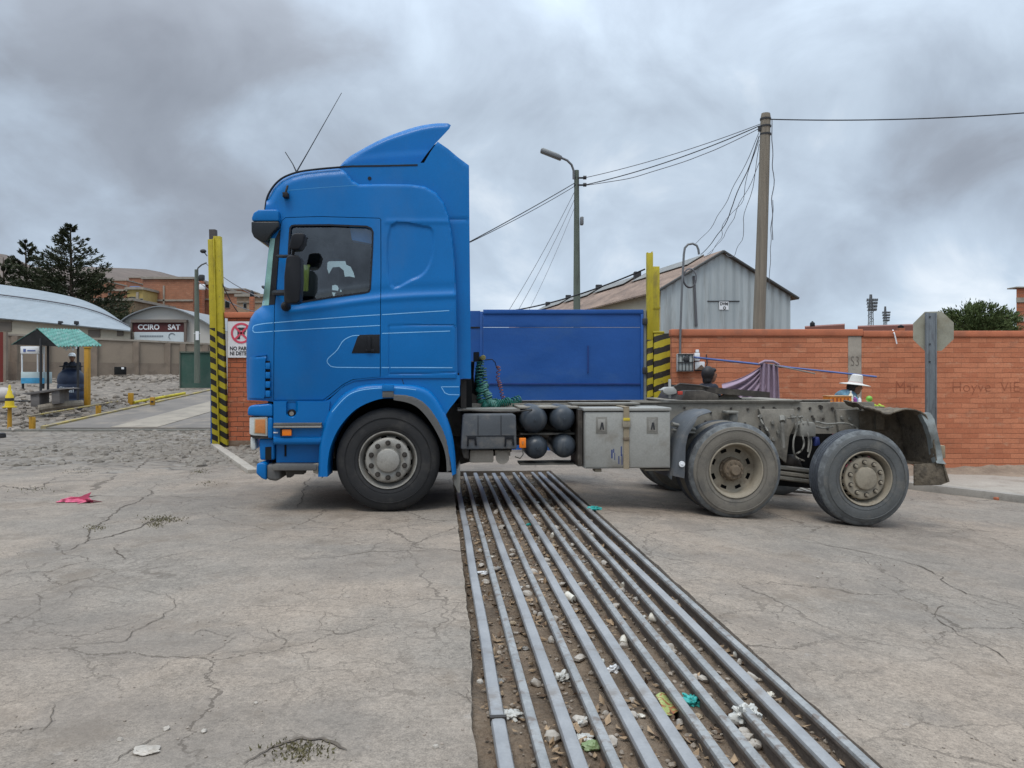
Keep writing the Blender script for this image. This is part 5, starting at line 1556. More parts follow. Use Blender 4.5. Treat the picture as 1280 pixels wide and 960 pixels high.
# deck strip and fifth wheel
MB().box((P(838, 0, 8.6).x, 8.58, P(0, 502.8, 8.58).z - .012), (P(1001, 0, 8.6).x, 9.72, P(0, 502.8, 8.58).z)).box((P(790, 0, 8.6).x, 8.59, z_t + .001), (P(1000, 0, 8.6).x, 8.7, z_t + .02)).build('frame_deck_plate', m_frame, parent=TR)
fw = empty('fifth_wheel', P(900, 495, YM), parent=TR)
A_ = Matrix.Rotation(R(4.5), 3, 'Y')
mb = MB()
def fwp(u, v):
    # horseshoe plate: half width narrows to the rear where the throat opens
    x = -.62 + 1.24 * u
    w = .46 * math.sqrt(max(0.05, 1 - ((u - .42) / .66) ** 2))
    y = (v * 2 - 1) * w
    return x, y
cfw = P(893, 488.5, YM)
pts = []
for k in range(48):
    a_ = 2 * math.pi * k / 48
    pts.append((.62 * math.cos(a_) * (1 if math.cos(a_) < 0 else 1.05), .47 * math.sin(a_)))
# throat slot at the rear
ring = [p for p in pts if not (p[0] > .45 and abs(p[1]) < .2)]
i0 = max(range(len(ring)), key=lambda i: (ring[i][0], 0) if ring[i][1] > 0 else (-9, 0))
ring = ring[i0:] + ring[:i0]
ring = ring + [(.64, -.16), (.05, -.07), (-.02, 0), (.05, .07), (.64, .16)]
vs = [cfw + A_ @ Vector((a_, b_, .035)) for a_, b_ in ring] + [cfw + A_ @ Vector((a_, b_, -.035)) for a_, b_ in ring]
k = len(ring)
tri = tessellate_polygon([[Vector((a_, b_, 0)) for a_, b_ in ring]])
mb.add(vs, [tuple(t) for t in tri] + [tuple(k + i for i in t[::-1]) for t in tri] + [(i, (i + 1) % k, k + (i + 1) % k, k + i) for i in range(k)])
mb.build('coupling_plate', m_grease, parent=fw, smooth_angle=0)
mb = MB()
for y_ in (YM - .36, YM + .30):
    mb.prism([(868, 503), (880, 499), (893, 492), (905, 492), (915, 498), (935, 502.5)], y_, y_ + .06, 0, YM)
mb.build('pedestal', m_frame, parent=fw, bevel=.006)
MB().prism([(834, 501.5), (842, 487), (862, 487), (880, 492), (882, 502.8), (834, 502.8)], YM - .5, YM + .5, 0, YM).build('support_plate', m_grease, parent=fw, bevel=.01)
mb = MB().prism([(828, 487), (833, 484), (842, 483.5), (846, 488), (846, 492), (836, 494), (830, 491)], 8.5, 8.62, 0, 8.5).pbox(836, 474, 839, 498, 8.54, 8.57).pbox(824, 486.5, 836, 488.5, 8.52, 8.55)
mb.build('pale_bracket', M('white_bracket', (.36, .36, .34), .6, var=.25, dirt=(.2, .18, .15)), parent=TR, bevel=.006)
MB().pbox(847.5, 489, 853.5, 493.5, 8.5, 8.53).build('red_reflector', flat('red_lens', (.45, .05, .03), .3), parent=TR, bevel=.005)
MB().tube([P(830, 490, 8.55), P(850, 480, 8.6), P(875, 482, 8.7), P(900, 488, 8.75)], .012, 6).build('air_line', m_grease, parent=TR)

# battery box
bb = empty('battery_box', P(610, 540, 7.98), parent=TR)
YBb = 7.98
MB().prism([(576, 560), (578.5, 520), (580, 517.6), (642, 517.2), (645, 520), (646, 561.5), (576.5, 562.2)], YBb, YBb + .55, 0, YBb).build('box_cover', m_greyplastic, parent=bb, bevel=.022, seg=3)
mb = MB()
for x_ in (584, 631): mb.prism([(x_, 545), (x_ + 11, 545), (x_ + 12, 556.5), (x_ + 9.5, 556.5), (x_ + 9, 549), (x_ + 2, 549), (x_ + 1.5, 558), (x_ - .5, 558)], YBb - .012, YBb + .005, 0, YBb)
mb.pbox(583, 544.2, 643, 545.6, YBb - .006, YBb + .004).pbox(597.2, 519, 597.9, 544, YBb - .004, YBb + .004).pbox(626, 519, 626.7, 544, YBb - .004, YBb + .004)
mb.build('cover_latch', m_black, parent=bb, bevel=.002)
MB().pbox(587, 562.5, 617, 578.5, YBb + .1, YBb + .5).build('frame_foot', m_conc, parent=bb, bevel=.015)
MB().cyl(P(628, 572, YBb + .1), P(628, 572, YBb + .5), .072).pbox(619, 563, 638, 570, YBb + .12, YBb + .5).build('silencer', m_conc, parent=bb)
MB().prism([(577, 562.6), (586, 562.6), (586, 574), (580, 573)], YBb + .05, YBb + .4, 0, YBb).build('foot_bracket', m_grease, parent=bb)
MB().box((P(572, 0, 8.1).x, 8.1, P(0, 516, 8.1).z), (P(650, 0, 8.1).x, 8.6, P(0, 513.5, 8.1).z)).build('catwalk_plate', m_dustmetal, parent=TR)
MB().tube([P(576, 512, 7.95), P(600, 514, 8.0), P(640, 515, 8.0), P(665, 512, 8.05)], .007, 6).build('air_line', m_grease, parent=TR)
# dark mass of gearbox and engine between the rails
MB().prism([(430, 470), (570, 480), (640, 520), (640, 565), (560, 585), (430, 575)], YR0 + .05, YR1 - .05, 0, YR0).build('engine_block', m_grease, parent=TR)
# four air tanks, ends toward the camera
for (px, py, r_) in ((668.5, 524.5, .152), (705, 523, .140), (671.5, 560, .128), (707.5, 558.5, .128)):
    Yt = 8.03
    c = P(px, py, Yt)
    mb = MB().lathe([(0, 0), (r_ * .35, .004), (r_ * .62, .018), (r_ * .82, .045), (r_ * .94, .08), (r_, .13), (r_, .58), (r_ * .8, .66), (0, .70)], c, (0, 1, 0), 32)
    mb.lathe([(r_ + .003, .145), (r_ + .004, .152), (r_ + .003, .16)], c, (0, 1, 0), 32)
    mb.cyl(c + Vector((.01, .0, -.01)), c + Vector((.01, -.012, -.01)), .012, n=8)
    mb.build('air_tank', m_tank, parent=TR)
MB().pbox(648, 508, 724, 511, 8.1, 8.7).pbox(650, 541, 722, 544, 8.25, 8.7).build('tank_bracket', m_frame, parent=TR, bevel=.006)
MB().pbox(650, 578.5, 722, 581.5, 8.3, 8.6).build('tank_support', m_dustmetal, parent=TR)
MB().pbox(649.2, 547.5, 657.5, 560, 7.99, 8.02).build('marker_light', m_orange, parent=TR, bevel=.005)
MB().pbox(652.3, 551.5, 654.6, 555.5, 7.984, 7.9895).build('marker_lens_mark', m_amber, parent=TR)
MB().tube([P(653, 560, 8.02), P(654, 568, 8.03), P(650, 573, 8.06), P(644, 571, 8.15)], .007, 6).build('lamp_wire', m_dustmetal, parent=TR)
MB().pbox(722.5, 512, 728, 583, 8.02, 8.5).build('box_mount', m_grease, parent=TR)
# tool box
tb = empty('tool_box', P(784, 550, 7.96), parent=TR)
YT = 7.96
MB().pbox(731, 514.5, 838, 586, YT, YT + .56).build('box_body', m_box, parent=tb, bevel=.010)
MB().pbox(729.5, 509.5, 839.5, 514.1, YT - .012, YT + .58).build('lid', m_box, parent=tb, bevel=.008)
MB().pbox(732.5, 517, 785.5, 584, YT - .008, YT - .001).pbox(786.5, 517, 836.5, 584, YT - .008, YT - .001).build('front_door', m_box, parent=tb, bevel=.006)
for x_ in (752, 815.5):
    l_ = MB().pbox(x_ - 7, 521, x_ + 7, 542, YT - .012, YT - .0085).build('latch', m_dustmetal, parent=tb, bevel=.003)
    MB().pbox(x_ - 4.6, 524, x_ + 4.6, 539, YT - .015, YT - .0125).build('latch_recess', m_rim, parent=l_, bevel=.002)
    MB().prism([(x_ - 2.5, 537), (x_ - 1, 528), (x_ + 1.5, 528), (x_ + 2.8, 537), (x_ + .8, 537), (x_, 532), (x_ - .8, 537)], YT - .018, YT - .0155, 0, YT).build('latch_key', m_dark, parent=l_)
mb = MB().pbox(779.5, 508.8, 786.5, 586.5, YT - .018, YT - .0125).pbox(779, 508.4, 787, 509.4, YT - .02, YT + .4)
sp_ = mb.build('strap', m_strap, parent=tb)
MB().pbox(778.4, 523.5, 788.2, 534.5, YT - .035, YT - .0185).build('buckle', m_rim_dust, parent=tb, bevel=.006)
MB().pbox(779.2, 522.4, 787.4, 526, YT - .04, YT - .0355).build('buckle_pad', m_yellowplastic, parent=tb, bevel=.004)
MB().pbox(779, 546.5, 787, 550.5, YT - .028, YT - .0185).build('strap_ring', m_rim_rust, parent=tb, bevel=.004)
mb = MB()
for (x_, a_, b_, w_) in ((764, 562, 573, 1.8), (766.5, 561, 566, 1.3), (768, 566, 575, .9), (773, 570, 580, 1.2), (776, 558, 570, 1.3), (777, 568, 581, 1.0)):
    mb.pbox(x_, a_, x_ + w_, b_, YT - .0095, YT - .0082)
mb.build('blue_drips', flat('navy_drip', (.03, .05, .16), .6), parent=tb)
MB().pbox(744, 586.4, 752, 590, YT + .05, YT + .2).pbox(806, 586.4, 838, 588.5, YT + .05, YT + .4).build('box_bracket', m_rim_dust, parent=tb)
# tan frame parts seen above the tool box
MB().box((P(715, 0, 8.3).x, 8.3, P(0, 508, 8.3).z), (P(800, 0, 8.3).x, 8.6, P(0, 506.2, 8.3).z)).build('catwalk_plate', m_dustmetal, parent=TR)

# quarter guard ahead of the drive wheel
mb = MB()
ga = spline([(838, 598), (841.5, 575), (846, 555), (853, 538), (862, 526), (874, 517.5), (888, 513)], False, 5)
YQd = 7.95
q = [P(p.x, p.y, YQd) for p in ga]; k = len(q)
vs = []
for y_ in (0, .02, .1, .24, .25, .50, .62):
    for i, p in enumerate(q):
        o_ = {0: -.02, .02: 0.0, .1: .012, .24: .012, .25: .0, .50: .0, .62: -.01}[y_]
        vs.append(Vector((p.x - o_ * .6, YQd + y_, p.z + o_ * .8)))
mb.add(vs, [(j * k + i, j * k + i + 1, (j + 1) * k + i + 1, (j + 1) * k + i) for j in range(6) for i in range(k - 1)])
md_ = mb.build('mudguard', m_greyplastic, parent=TR, solid=.008)
mb = MB(); panel(mb, V2([(838.5, 594), (842, 575), (846.5, 556), (853.5, 539), (862, 528), (872, 522), (868, 530), (860, 544), (857, 558), (856.5, 580), (855.5, 598)]), [], YQd - .03, lambda x, y: rounding(dist_line(x, y, ga), 8) * PX, 2.0, flange=.03)
mb.build('guard_skirt', m_greyplastic, parent=md_)
c = P(852.2, 580, YQd - .035); MB().cyl(c, c - Vector((0, .012, 0)), .032, n=18).cyl(c - Vector((0, .012, 0)), c - Vector((0, .02, 0)), .01, n=6).build('guard_bolt', m_white, parent=md_)
MB().tube([P(840, 530, 8.1), P(852, 533, 8.15), P(868, 537, 8.3)], .022, 8).tube([P(840, 537, 8.1), P(856, 540, 8.2), P(868, 541, 8.3)], .016, 8).build('guard_stay', m_dustmetal, parent=TR)

# rear mudguard, buckled, with its flap
mb = MB()
gr_ = spline([(1086, 509), (1098, 514.5), (1110, 516), (1122, 512.5), (1138, 511.5), (1150, 513.5), (1157, 520), (1163, 535), (1167, 552), (1169, 570), (1170, 582)], False, 4)
k = len(gr_)
vs = []
ys = np.linspace(7.98, 8.56, 14)
for y_ in ys:
    for p in gr_:
        q = P(p.x, p.y, 8.0)
        j = .025 * mnoise.noise(Vector((q.x * 6, y_ * 5, q.z * 6))) + .012 * mnoise.noise(Vector((q.x * 20, y_ * 14, q.z * 20)))
        lift = (.05 if p.x < 1115 else 0) * smooth(8.0, 8.4, y_)
        vs.append(Vector((q.x + j, y_, q.z + j + lift)))
mb.add(vs, [(j * k + i, j * k + i + 1, (j + 1) * k + i + 1, (j + 1) * k + i) for j in range(13) for i in range(k - 1)])
rg_ = mb.build('rear_mudguard', m_mud, parent=TR, solid=.012)
mb = MB()
wl2 = V2([(1098, 512), (1112, 516.5), (1124, 516), (1135, 520), (1146, 528), (1152, 540), (1156, 556), (1160, 572), (1166, 580), (1146, 582), (1128, 578), (1122, 562), (1112, 564), (1096, 562), (1076, 545), (1074, 514)])
panel(mb, wl2, [], 8.55, lambda x, y: np.array([.03 * mnoise.noise(Vector((a * .06, b * .06, 1))) + .014 * mnoise.noise(Vector((a * .2, b * .2, 2))) for a, b in zip(x, y)]), 2.2, flange=.02)
mb.build('inner_mud_panel', m_mud, parent=rg_)
mb = MB(); panel(mb, V2([(1151, 517), (1163, 516), (1168, 524), (1172, 540), (1176, 558), (1179, 575), (1183, 580.5), (1171, 579), (1167, 568), (1164, 548), (1159, 532)]), [], 7.98,
    lambda x, y: np.array([.03 * math.sin(b * .12) + .01 * mnoise.noise(Vector((a * .15, b * .15, 0))) for a, b in zip(x, y)]), 2.0, flange=.08)
mb.build('bent_edge_sheet', m_galv, parent=rg_, solid=.004)
MB().prism([(1143, 580.5), (1180, 578.5), (1187.5, 602), (1176, 606.5), (1143, 607)], 8.0, 8.02, 0, 8.0).prism([(1178.5, 579.5), (1180.3, 579.3), (1187.5, 602), (1184.5, 603)], 7.985, 7.999, 0, 7.985).build('mud_flap', m_mud, parent=rg_, bevel=.004)
MB().prism([(1176, 557), (1182, 557), (1182, 573), (1178, 573)], 8.2, 8.3, 0, 8.2).build('tail_lamp', m_strap, parent=TR, bevel=.01)
MB().box((x_r - .05, 8.5, z_b + .05), (x_r + .06, 9.8, z_t - .05)).build('rear_crossmember', m_mud, parent=TR, bevel=.01)
# far side tank and guards so the other side is not bare
MB().box((-.5, 9.85, .5), (1.2, 10.38, 1.0)).build('fuel_tank', m_greyplastic, parent=TR, bevel=.06, seg=3)

# air hoses behind the cab
hs = empty('hose_stand', P(596, 470, 8.75), parent=TR)
MB().tube([P(597, 512, 8.75), P(596, 480, 8.75), P(598, 458, 8.75), P(602, 446, 8.75)], [.03, .03, .028, .024], 10).pbox(592, 440, 599, 452, 8.7, 8.8).build('stand_post', m_black, parent=hs)
MB().pbox(599.5, 446, 607, 449, 8.66, 8.8).cyl(P(604, 447, 8.66), P(604, 447, 8.62), .03).build('coupling_head', M('brass_coupling', (.28, .24, .08), .5, .4), parent=hs, bevel=.004)
MB().tube([P(591, 452, 8.75), P(590, 470, 8.8), P(592, 490, 8.8), P(590, 512, 8.8)], .02, 8).build('stand_hose', m_black, parent=hs)
def coil(pts, turns, rad, r_, mat, parent, name):
    q = spline([P(a_, b_, y_) for a_, b_, y_ in pts], False, 12)
    L = len(q); out = []
    n = turns * 10
    for i in range(n + 1):
        t = i / n * (L - 1); k_ = min(int(t), L - 2); f_ = t - k_
        c_ = q[k_].lerp(q[k_ + 1], f_); d_ = (q[k_ + 1] - q[k_]).normalized()
        u_ = d_.orthogonal().normalized() if abs(d_.y) > .9 else Vector((0, 1, 0)); u_ = (u_ - d_ * u_.dot(d_)).normalized(); w_ = d_.cross(u_)
        a_ = i / 10 * 2 * math.pi
        out.append(c_ + (u_ * math.cos(a_) + w_ * math.sin(a_)) * rad * (1 + .35 * mnoise.noise(Vector((i * .05, rad * 90, turns)))) + Vector((mnoise.noise(Vector((i * .03, turns, 0))), mnoise.noise(Vector((i * .03, turns, 5))), mnoise.noise(Vector((i * .03, turns, 9))))) * .03)
    return MB().tube(out, r_, 5).build(name, mat, parent=parent)
coil([(600, 452, 8.7), (599, 478, 8.68), (601, 498, 8.66), (606, 507, 8.64), (618, 507, 8.62), (632, 503, 8.64), (648, 500, 8.7)], 42, .042, .0085, M('teal_air_hose', (.02, .13, .10), .4), TR, 'coiled_air_hose')
coil([(604, 460, 8.74), (606, 484, 8.72), (612, 500, 8.7), (624, 506, 8.68), (640, 505, 8.68), (646, 508, 8.7)], 36, .038, .0085, m_hose, TR, 'coiled_air_hose')
coil([(602, 478, 8.70), (607, 490, 8.68), (612, 503, 8.66), (622, 508, 8.6)], 18, .045, .0085, M('pale_green_hose', (.10, .24, .19), .4), TR, 'coiled_air_hose')
coil([(621, 458, 8.85), (623, 472, 8.84), (626, 486, 8.82), (629, 500, 8.8)], 13, .02, .006, m_hose_red, TR, 'coiled_air_hose')
MB().tube([P(606, 450, 8.8), P(615, 449, 8.82), P(619, 453, 8.85), P(621, 460, 8.85)], .006, 6).build('air_line', m_black, parent=TR)
MB().pbox(576, 474, 583, 512, 8.2, 8.4).build('cab_rear_mount', m_grease, parent=TR)
MB().prism([(572.5, 495), (582, 474), (590, 474), (590, 516), (576, 516)], 8.5, 9.8, 0, 8.5).build('cab_suspension', m_rimhole, parent=TR)

YAW = 0.0
# ================================================================== right background
# warehouse with a metal gable
m_gable = corr_mat('corrugated_gable', (0.40, 0.435, 0.44), 0.33, 0, 0.5, 0.25, 0.16, (0.17, 0.16, 0.14), 0.4, 0.5)
m_tile = corr_mat('rusty_roof_sheet', (0.235, 0.165, 0.125), 0.45, 1, 0.9, 0, 0.35, (0.12, 0.085, 0.07), 0.7, 0.6, 1.2, (1.5, .5, 2))
m_cream = M('cream_plaster', (0.42, 0.38, 0.30), .9, var=.12, scale=.6, dirt=(.28, .24, .19), damt=.5, dscale=.5)
wh = empty('warehouse', (8.2, 30, 0), 'warehouse with grey corrugated gable and rusty pitched roof behind the brick wall', 'warehouse')
D = Vector((-.239, 1, 0)).normalized(); E_ = Vector((D.y, -D.x, 0))
pk = P(902, 316, 30.0)
def on_gable(px, py):
    # point on the gable plane through pk, spanned by E_ and Z
    d = Vector(((px - CX) / F, 1, (HY - py) / F)); o_ = Vector((0, 0, H))
    t = (pk - o_).dot(D) / d.dot(D)
    return o_ + d * t
eL, eR = on_gable(826, 362), on_gable(988, 370)
bL, bR = Vector((eL.x, eL.y, -1)), Vector((eR.x, eR.y, -1))
LEN = 25.5
mb = MB()
q = [bL, bR, eR, pk, eL]
mb.add(q + [p + D * LEN for p in q], [(0, 1, 2, 3, 4), (9, 8, 7, 6, 5), (0, 5, 6, 1)])
mb.build('gable_wall', m_gable, parent=wh, smooth_angle=0)
MB().add and None
mb = MB(); mb.add([bL, eL, eL + D * LEN, bL + D * LEN, bR, eR, eR + D * LEN, bR + D * LEN], [(0, 1, 2, 3), (4, 7, 6, 5)]); mb.build('side_wall', m_cream, parent=wh, smooth_angle=0)
def slope(a, b, ov, name, mat):
    dn = (b - a).normalized()
    b2 = b + dn * ov
    mb = MB(); o0 = -D * .12
    vs = [a + o0 + Vector((0, 0, .03)), b2 + o0 + Vector((0, 0, .03)), b2 + D * (LEN + .3) + Vector((0, 0, .03)), a + D * (LEN + .3) + Vector((0, 0, .03))]
    nz = Vector((0, 0, .06)); mb.add(vs + [v + nz for v in vs], [(0, 1, 2, 3), (7, 6, 5, 4), (0, 4, 5, 1), (1, 5, 6, 2), (2, 6, 7, 3), (3, 7, 4, 0)])
    return mb.build(name, mat, parent=wh, smooth_angle=0)
slope(pk, eL, .35, 'roof', m_tile); slope(pk, eR, .35, 'roof', m_tile)
mb = MB()
for a_, b_ in ((pk, eL), (pk, eR)):
    dn = (b_ - a_).normalized()
    mb.tube([a_ - D * .16 + Vector((0, 0, .04)), b_ + dn * .3 - D * .16 + Vector((0, 0, .04))], .055, 6)
mb.build('barge_board', flat('dark_barge', (.06, .06, .058), .7), parent=wh)
# torn ridge sheets and vents along the ridge
m_ridge = M('grey_ridge_sheet', (.20, .20, .19), .8, var=.3)
mb = MB()
dn = (eL - pk).normalized()
for s0, s1 in ((1.5, 7.5), (8.5, 13), (14, 18.5), (19.5, 25)):
    a_ = pk + D * s0 + Vector((0, 0, .17)); b_ = pk + D * s1 + Vector((0, 0, .17))
    mb.add([a_, b_, b_ + dn * .85 , a_ + dn * .85], [(0, 1, 2, 3)])
    mb.add([a_, b_, b_ - Vector((0, 0, .12)), a_ - Vector((0, 0, .12))], [(0, 1, 2, 3)])
mb.build('ridge_sheet', m_ridge, parent=wh, solid=.03, smooth_angle=0)
for s0 in (7.8, 13.3, 18.9, 23.5):
    c = pk + D * s0 + dn * .3
    MB().box((c.x - .16, c.y - .2, c.z - .5), (c.x + .16, c.y + .2, c.z + .42)).build('ridge_vent', m_dark, parent=wh)
ns = on_gable(904.5, 382)
ang = math.atan2(E_.y, E_.x)
nb = MB(); nb.box((-.20, -.03, -.16), (.20, -.012, .16)); nb.v = [ns + Matrix.Rotation(ang, 3, 'Z') @ p for p in nb.v]
nb.build('number_plate', m_white, parent=wh)
text('DVM\n O', .16, ns - D * .034 + Vector((0, 0, -.02)), m_dark, wh, rotz=ang, bold=.006)
mb = MB()
for k in range(2):
    y_ = 382 - 3 + k * 0
    a_, b_ = on_gable(884, 376.5), on_gable(924, 376.5)
    mb.tube([a_ - D * .02, b_ - D * .02], .02, 4)
mb.tube([on_gable(867, 345) - D * .03, on_gable(870, 408) - D * .03], .05, 5)
mb.build('sheet_lap', m_gcable, parent=wh)

# street lamp and wooden pole
YLP = 20.0
lp = empty('street_lamp', (P(721, 0, YLP).x, YLP, -.2), 'tall green grey street lamp with one long head leaning left behind the gate', 'street lamp')
MB().tube([Vector((P(721.5, 0, YLP).x, YLP, -.3)), P(721, 360, YLP), P(720.7, 213, YLP)], [.105, .088, .062], 14).build('pole', m_lpole, parent=lp)
MB().tube([P(717, 224, YLP - .08), P(717, 213, YLP - .08), P(714.5, 206, YLP - .1), P(709, 200.5, YLP - .15), P(700, 196.5, YLP - .2)], .03, 8).build('arm', m_lamp, parent=lp)
a_, b_ = P(702, 198, YLP - .2), P(676.5, 186.5, YLP - .3)
mb = MB(); d_ = (b_ - a_); L_ = d_.length; rot = Matrix.Rotation(-math.atan2(d_.z, -d_.x) * -1, 3, 'Y')
mb.box((0, -.11, -.045), (L_, .11, .055)); mb.v = [a_ + Matrix.Rotation(-math.atan2(d_.z, d_.x), 3, 'Y') @ p for p in mb.v]
mb.build('lamp_head', m_lamp, parent=lp, bevel=.03)
mb = MB(); mb.box((.08, -.08, -.062), (L_ - .04, .08, -.046)); mb.v = [a_ + Matrix.Rotation(-math.atan2(d_.z, d_.x), 3, 'Y') @ p for p in mb.v]
mb.build('lamp_glass', m_lens, parent=lp)
mb = MB()
for yy in (222, 231):
    mb.pbox(717.5, yy - .8, 731, yy + .8, YLP - .06, YLP - .0).cyl(P(729, yy, YLP - .1), P(733, yy, YLP - .1), .05, n=8)
mb.build('insulator', m_dark, parent=lp)
MB().pbox(725.5, 270.5, 729.7, 280.5, YLP - .08, YLP + .08).build('control_box', m_lamp, parent=lp, bevel=.02)
YUP = 18.0
up = empty('utility_pole', P(947, 470, YUP), 'tall bare wooden utility pole in front of the metal gable', 'utility pole')
MB().tube([P(946, 500, YUP), P(949, 400, YUP), P(952.5, 300, YUP), P(955, 220, YUP), P(957, 147, YUP), P(957.2, 142, YUP)], [.15, .14, .128, .12, .115, .10], 16).build('shaft', m_pole, parent=up)
mb = MB()
for yy in (149, 158, 168): MB().lathe([(.122, -.02), (.128, -.02), (.128, .02), (.122, .02)], P(956.9, yy, YUP), (0, 0, 1), 16).build('pole_band', m_dark, parent=up)
MB().pbox(949, 157, 952, 163, YUP - .05, YUP + .05).build('insulator', m_dark, parent=up)

def wire(a, b, sag, r, mat, label, group, wob=0.0, seed=0, name='cable'):
    pts = []
    for i in range(25):
        t = i / 24
        p = a.lerp(b, t); p.z -= sag * 4 * t * (1 - t)
        if wob:
            p.x += wob * mnoise.noise(Vector((t * 5, seed, 0))) * math.sin(math.pi * t); p.z += wob * .6 * mnoise.noise(Vector((t * 6, seed, 3))) * math.sin(math.pi * t)
        pts.append(p)
    o = MB().tube(pts, r, 4).build(name, mat)
    return tag(o, label, 'cable', group)
g1 = 'cables strung between the street lamp and the wooden pole'
wire(P(732, 222, YLP - .1), P(953, 154, YUP), .09, .009, m_gcable, 'topmost cable from the street lamp up to the wooden pole', g1)
wire(P(732, 231, YLP - .1), P(950, 157, YUP), .12, .012, m_cable, 'thick middle cable from the street lamp up to the wooden pole', g1)
wire(P(733, 231.5, YLP - .12), P(950, 160, YUP), .22, .009, m_gcable, 'lowest cable from the street lamp up to the wooden pole', g1, .06, 2)
wire(P(960, 149, YUP), P(1330, 137, 17.0), .10, .014, m_cable, 'single cable leaving the wooden pole to the right across the sky', None)
wire(P(718, 229, YLP), P(540, 327, 14.5), .03, .011, m_cable, 'upper of two cables from the street lamp down to the cab roof', 'two cables from the street lamp behind the cab')
wire(P(718, 233, YLP), P(540, 325, 14.5), .06, .008, m_cable, 'lower of two cables from the street lamp down to the cab roof', 'two cables from the street lamp behind the cab')
g2 = 'drop wires falling left from the street lamp'
for k, (x_, lab) in enumerate(((634, 'leftmost thin drop wire from the street lamp to the gate top'), (646, 'middle thin drop wire from the street lamp to the gate top'), (660, 'rightmost thin drop wire from the street lamp to the gate top'))):
    wire(P(718 + k * 1.5, 240 + k * 6, YLP), P(x_ - 3, 396, 20 - k), .10, .006, m_gcable, lab, g2)
wire(P(806, 336.5, 14.7), P(628, 390, 19), .12, .016, m_cable, 'black cable slanting from the yellow post down along the rusty roof', None)
g3 = 'service wires falling from the wooden pole to the gable'
for k, (x0, y0, x1, y1, sg, r_, wob, lab) in enumerate(((949, 165, 868, 306, .35, .008, .08, 'leftmost service wire from the wooden pole to the bent conduit'), (949, 170, 876, 318, .45, .012, .1, 'thick dark service wire from the wooden pole to the roof edge'),
        (949, 175, 880, 322, .5, .007, .35, 'loose looped service wire from the wooden pole to the roof edge'), (949, 203, 884, 318, .3, .007, .15, 'lower service wire from pole middle to the roof edge'), (949, 180, 908, 318, .9, .007, .25, 'rightmost sagging service wire from the pole to the gable peak'))):
    wire(P(x0, y0, YUP), P(x1, y1, 24), sg, r_, m_cable if r_ > .008 else m_gcable, lab, g3, wob, k)
wire(P(965, 150, YUP - .1), P(966, 300, YUP - .1), 0, .010, m_gcable, 'loose wire hanging straight down beside the wooden pole', None, .12, 9)
wire(P(966, 250, YUP - .1), P(961, 362, YUP - .05), 0, .007, m_gcable, 'thinner loose wire end hanging lower beside the wooden pole', None, .14, 12)

# conduit with hooked top, coil of cable and the meter box on the wall
cp = empty('conduit_pipe', P(850, 455, YW - .05), 'thin grey conduit rising from the meter box with a hooked top', 'pipe')
hk = [P(849.8, 462, YW - .05), P(850.3, 420, YW - .05), P(852.5, 360, YW - .05), P(854.8, 318, YW - .05), P(856, 310, YW - .05), P(860, 305.5, YW - .05), P(866, 304.5, YW - .05), P(871, 307, YW - .05), P(873, 312, YW - .05), P(873.8, 318, YW - .05)]
MB().tube(hk, .021, 8).build('pipe', m_lamp, parent=cp)
cc_ = empty('cable_coil', P(862.5, 347, YW - .05), 'oval coil of grey cable hung on the conduit pipe', 'cable coil')
mb = MB()
for k in range(3):
    c = P(862.5, 347.5, YW - .06)
    mb.tube([c + Vector((math.cos(t) * (.115 + .004 * k), .012 * k, math.sin(t) * (.165 + .006 * k))) for t in [2 * math.pi * i / 28 for i in range(29)]], .010, 6)
mb.build('loops', m_gcable, parent=cc_)
mt = empty('meter_box', P(858, 452, YW), 'caged electric meter boxes on the wall below the conduit', 'meter box')
MB().pbox(847.5, 442, 867, 464.5, YW - .16, YW - .001).build('box', M('pale_meter_box', (.40, .42, .40), .6, var=.15), parent=mt, bevel=.008)
mb = MB()
for k in range(5): mb.pbox(848.2 + k * 4.3, 442.5, 849.0 + k * 4.3, 464, YW - .18, YW - .165)
for yy in (442.3, 452.5, 463.2): mb.pbox(847.4, yy, 867.2, yy + 1, YW - .185, YW - .16)
mb.build('cage', m_dark, parent=mt)
mb = MB(); mb.ell(P(858, 449, YW - .17), (.06, .025, .06)); mb.build('dial', m_dark, parent=mt)
MB().pbox(868.5, 441, 875, 451, YW - .1, YW - .001).pbox(869, 452, 881, 462, YW - .08, YW - .001).pbox(870, 437, 874, 440.5, YW - .06, YW - .001).build('side_box', m_white, parent=mt, bevel=.01)
MB().prism([(871, 461.5), (877, 456), (882, 461), (880, 463)], YW - .1, YW - .082, 0, YW - .1).build('open_lid', m_plinth, parent=mt)
mb = MB(); mb.tube([P(868, 463, YW - .05), P(880, 463, YW - .06), P(884, 455, YW - .05), P(883, 443, YW - .03)], .012, 6); mb.build('loose_wire', m_dark, parent=mt)
wt_ = MB().tube([P(1116, 412.5, YW + .02), P(1118, 417, YW - .05), P(1121, 430, YW - .06)], .012, 5).build('bent_wire', m_white); tag(wt_, 'short bent white wire hanging over the wall coping', 'wire')

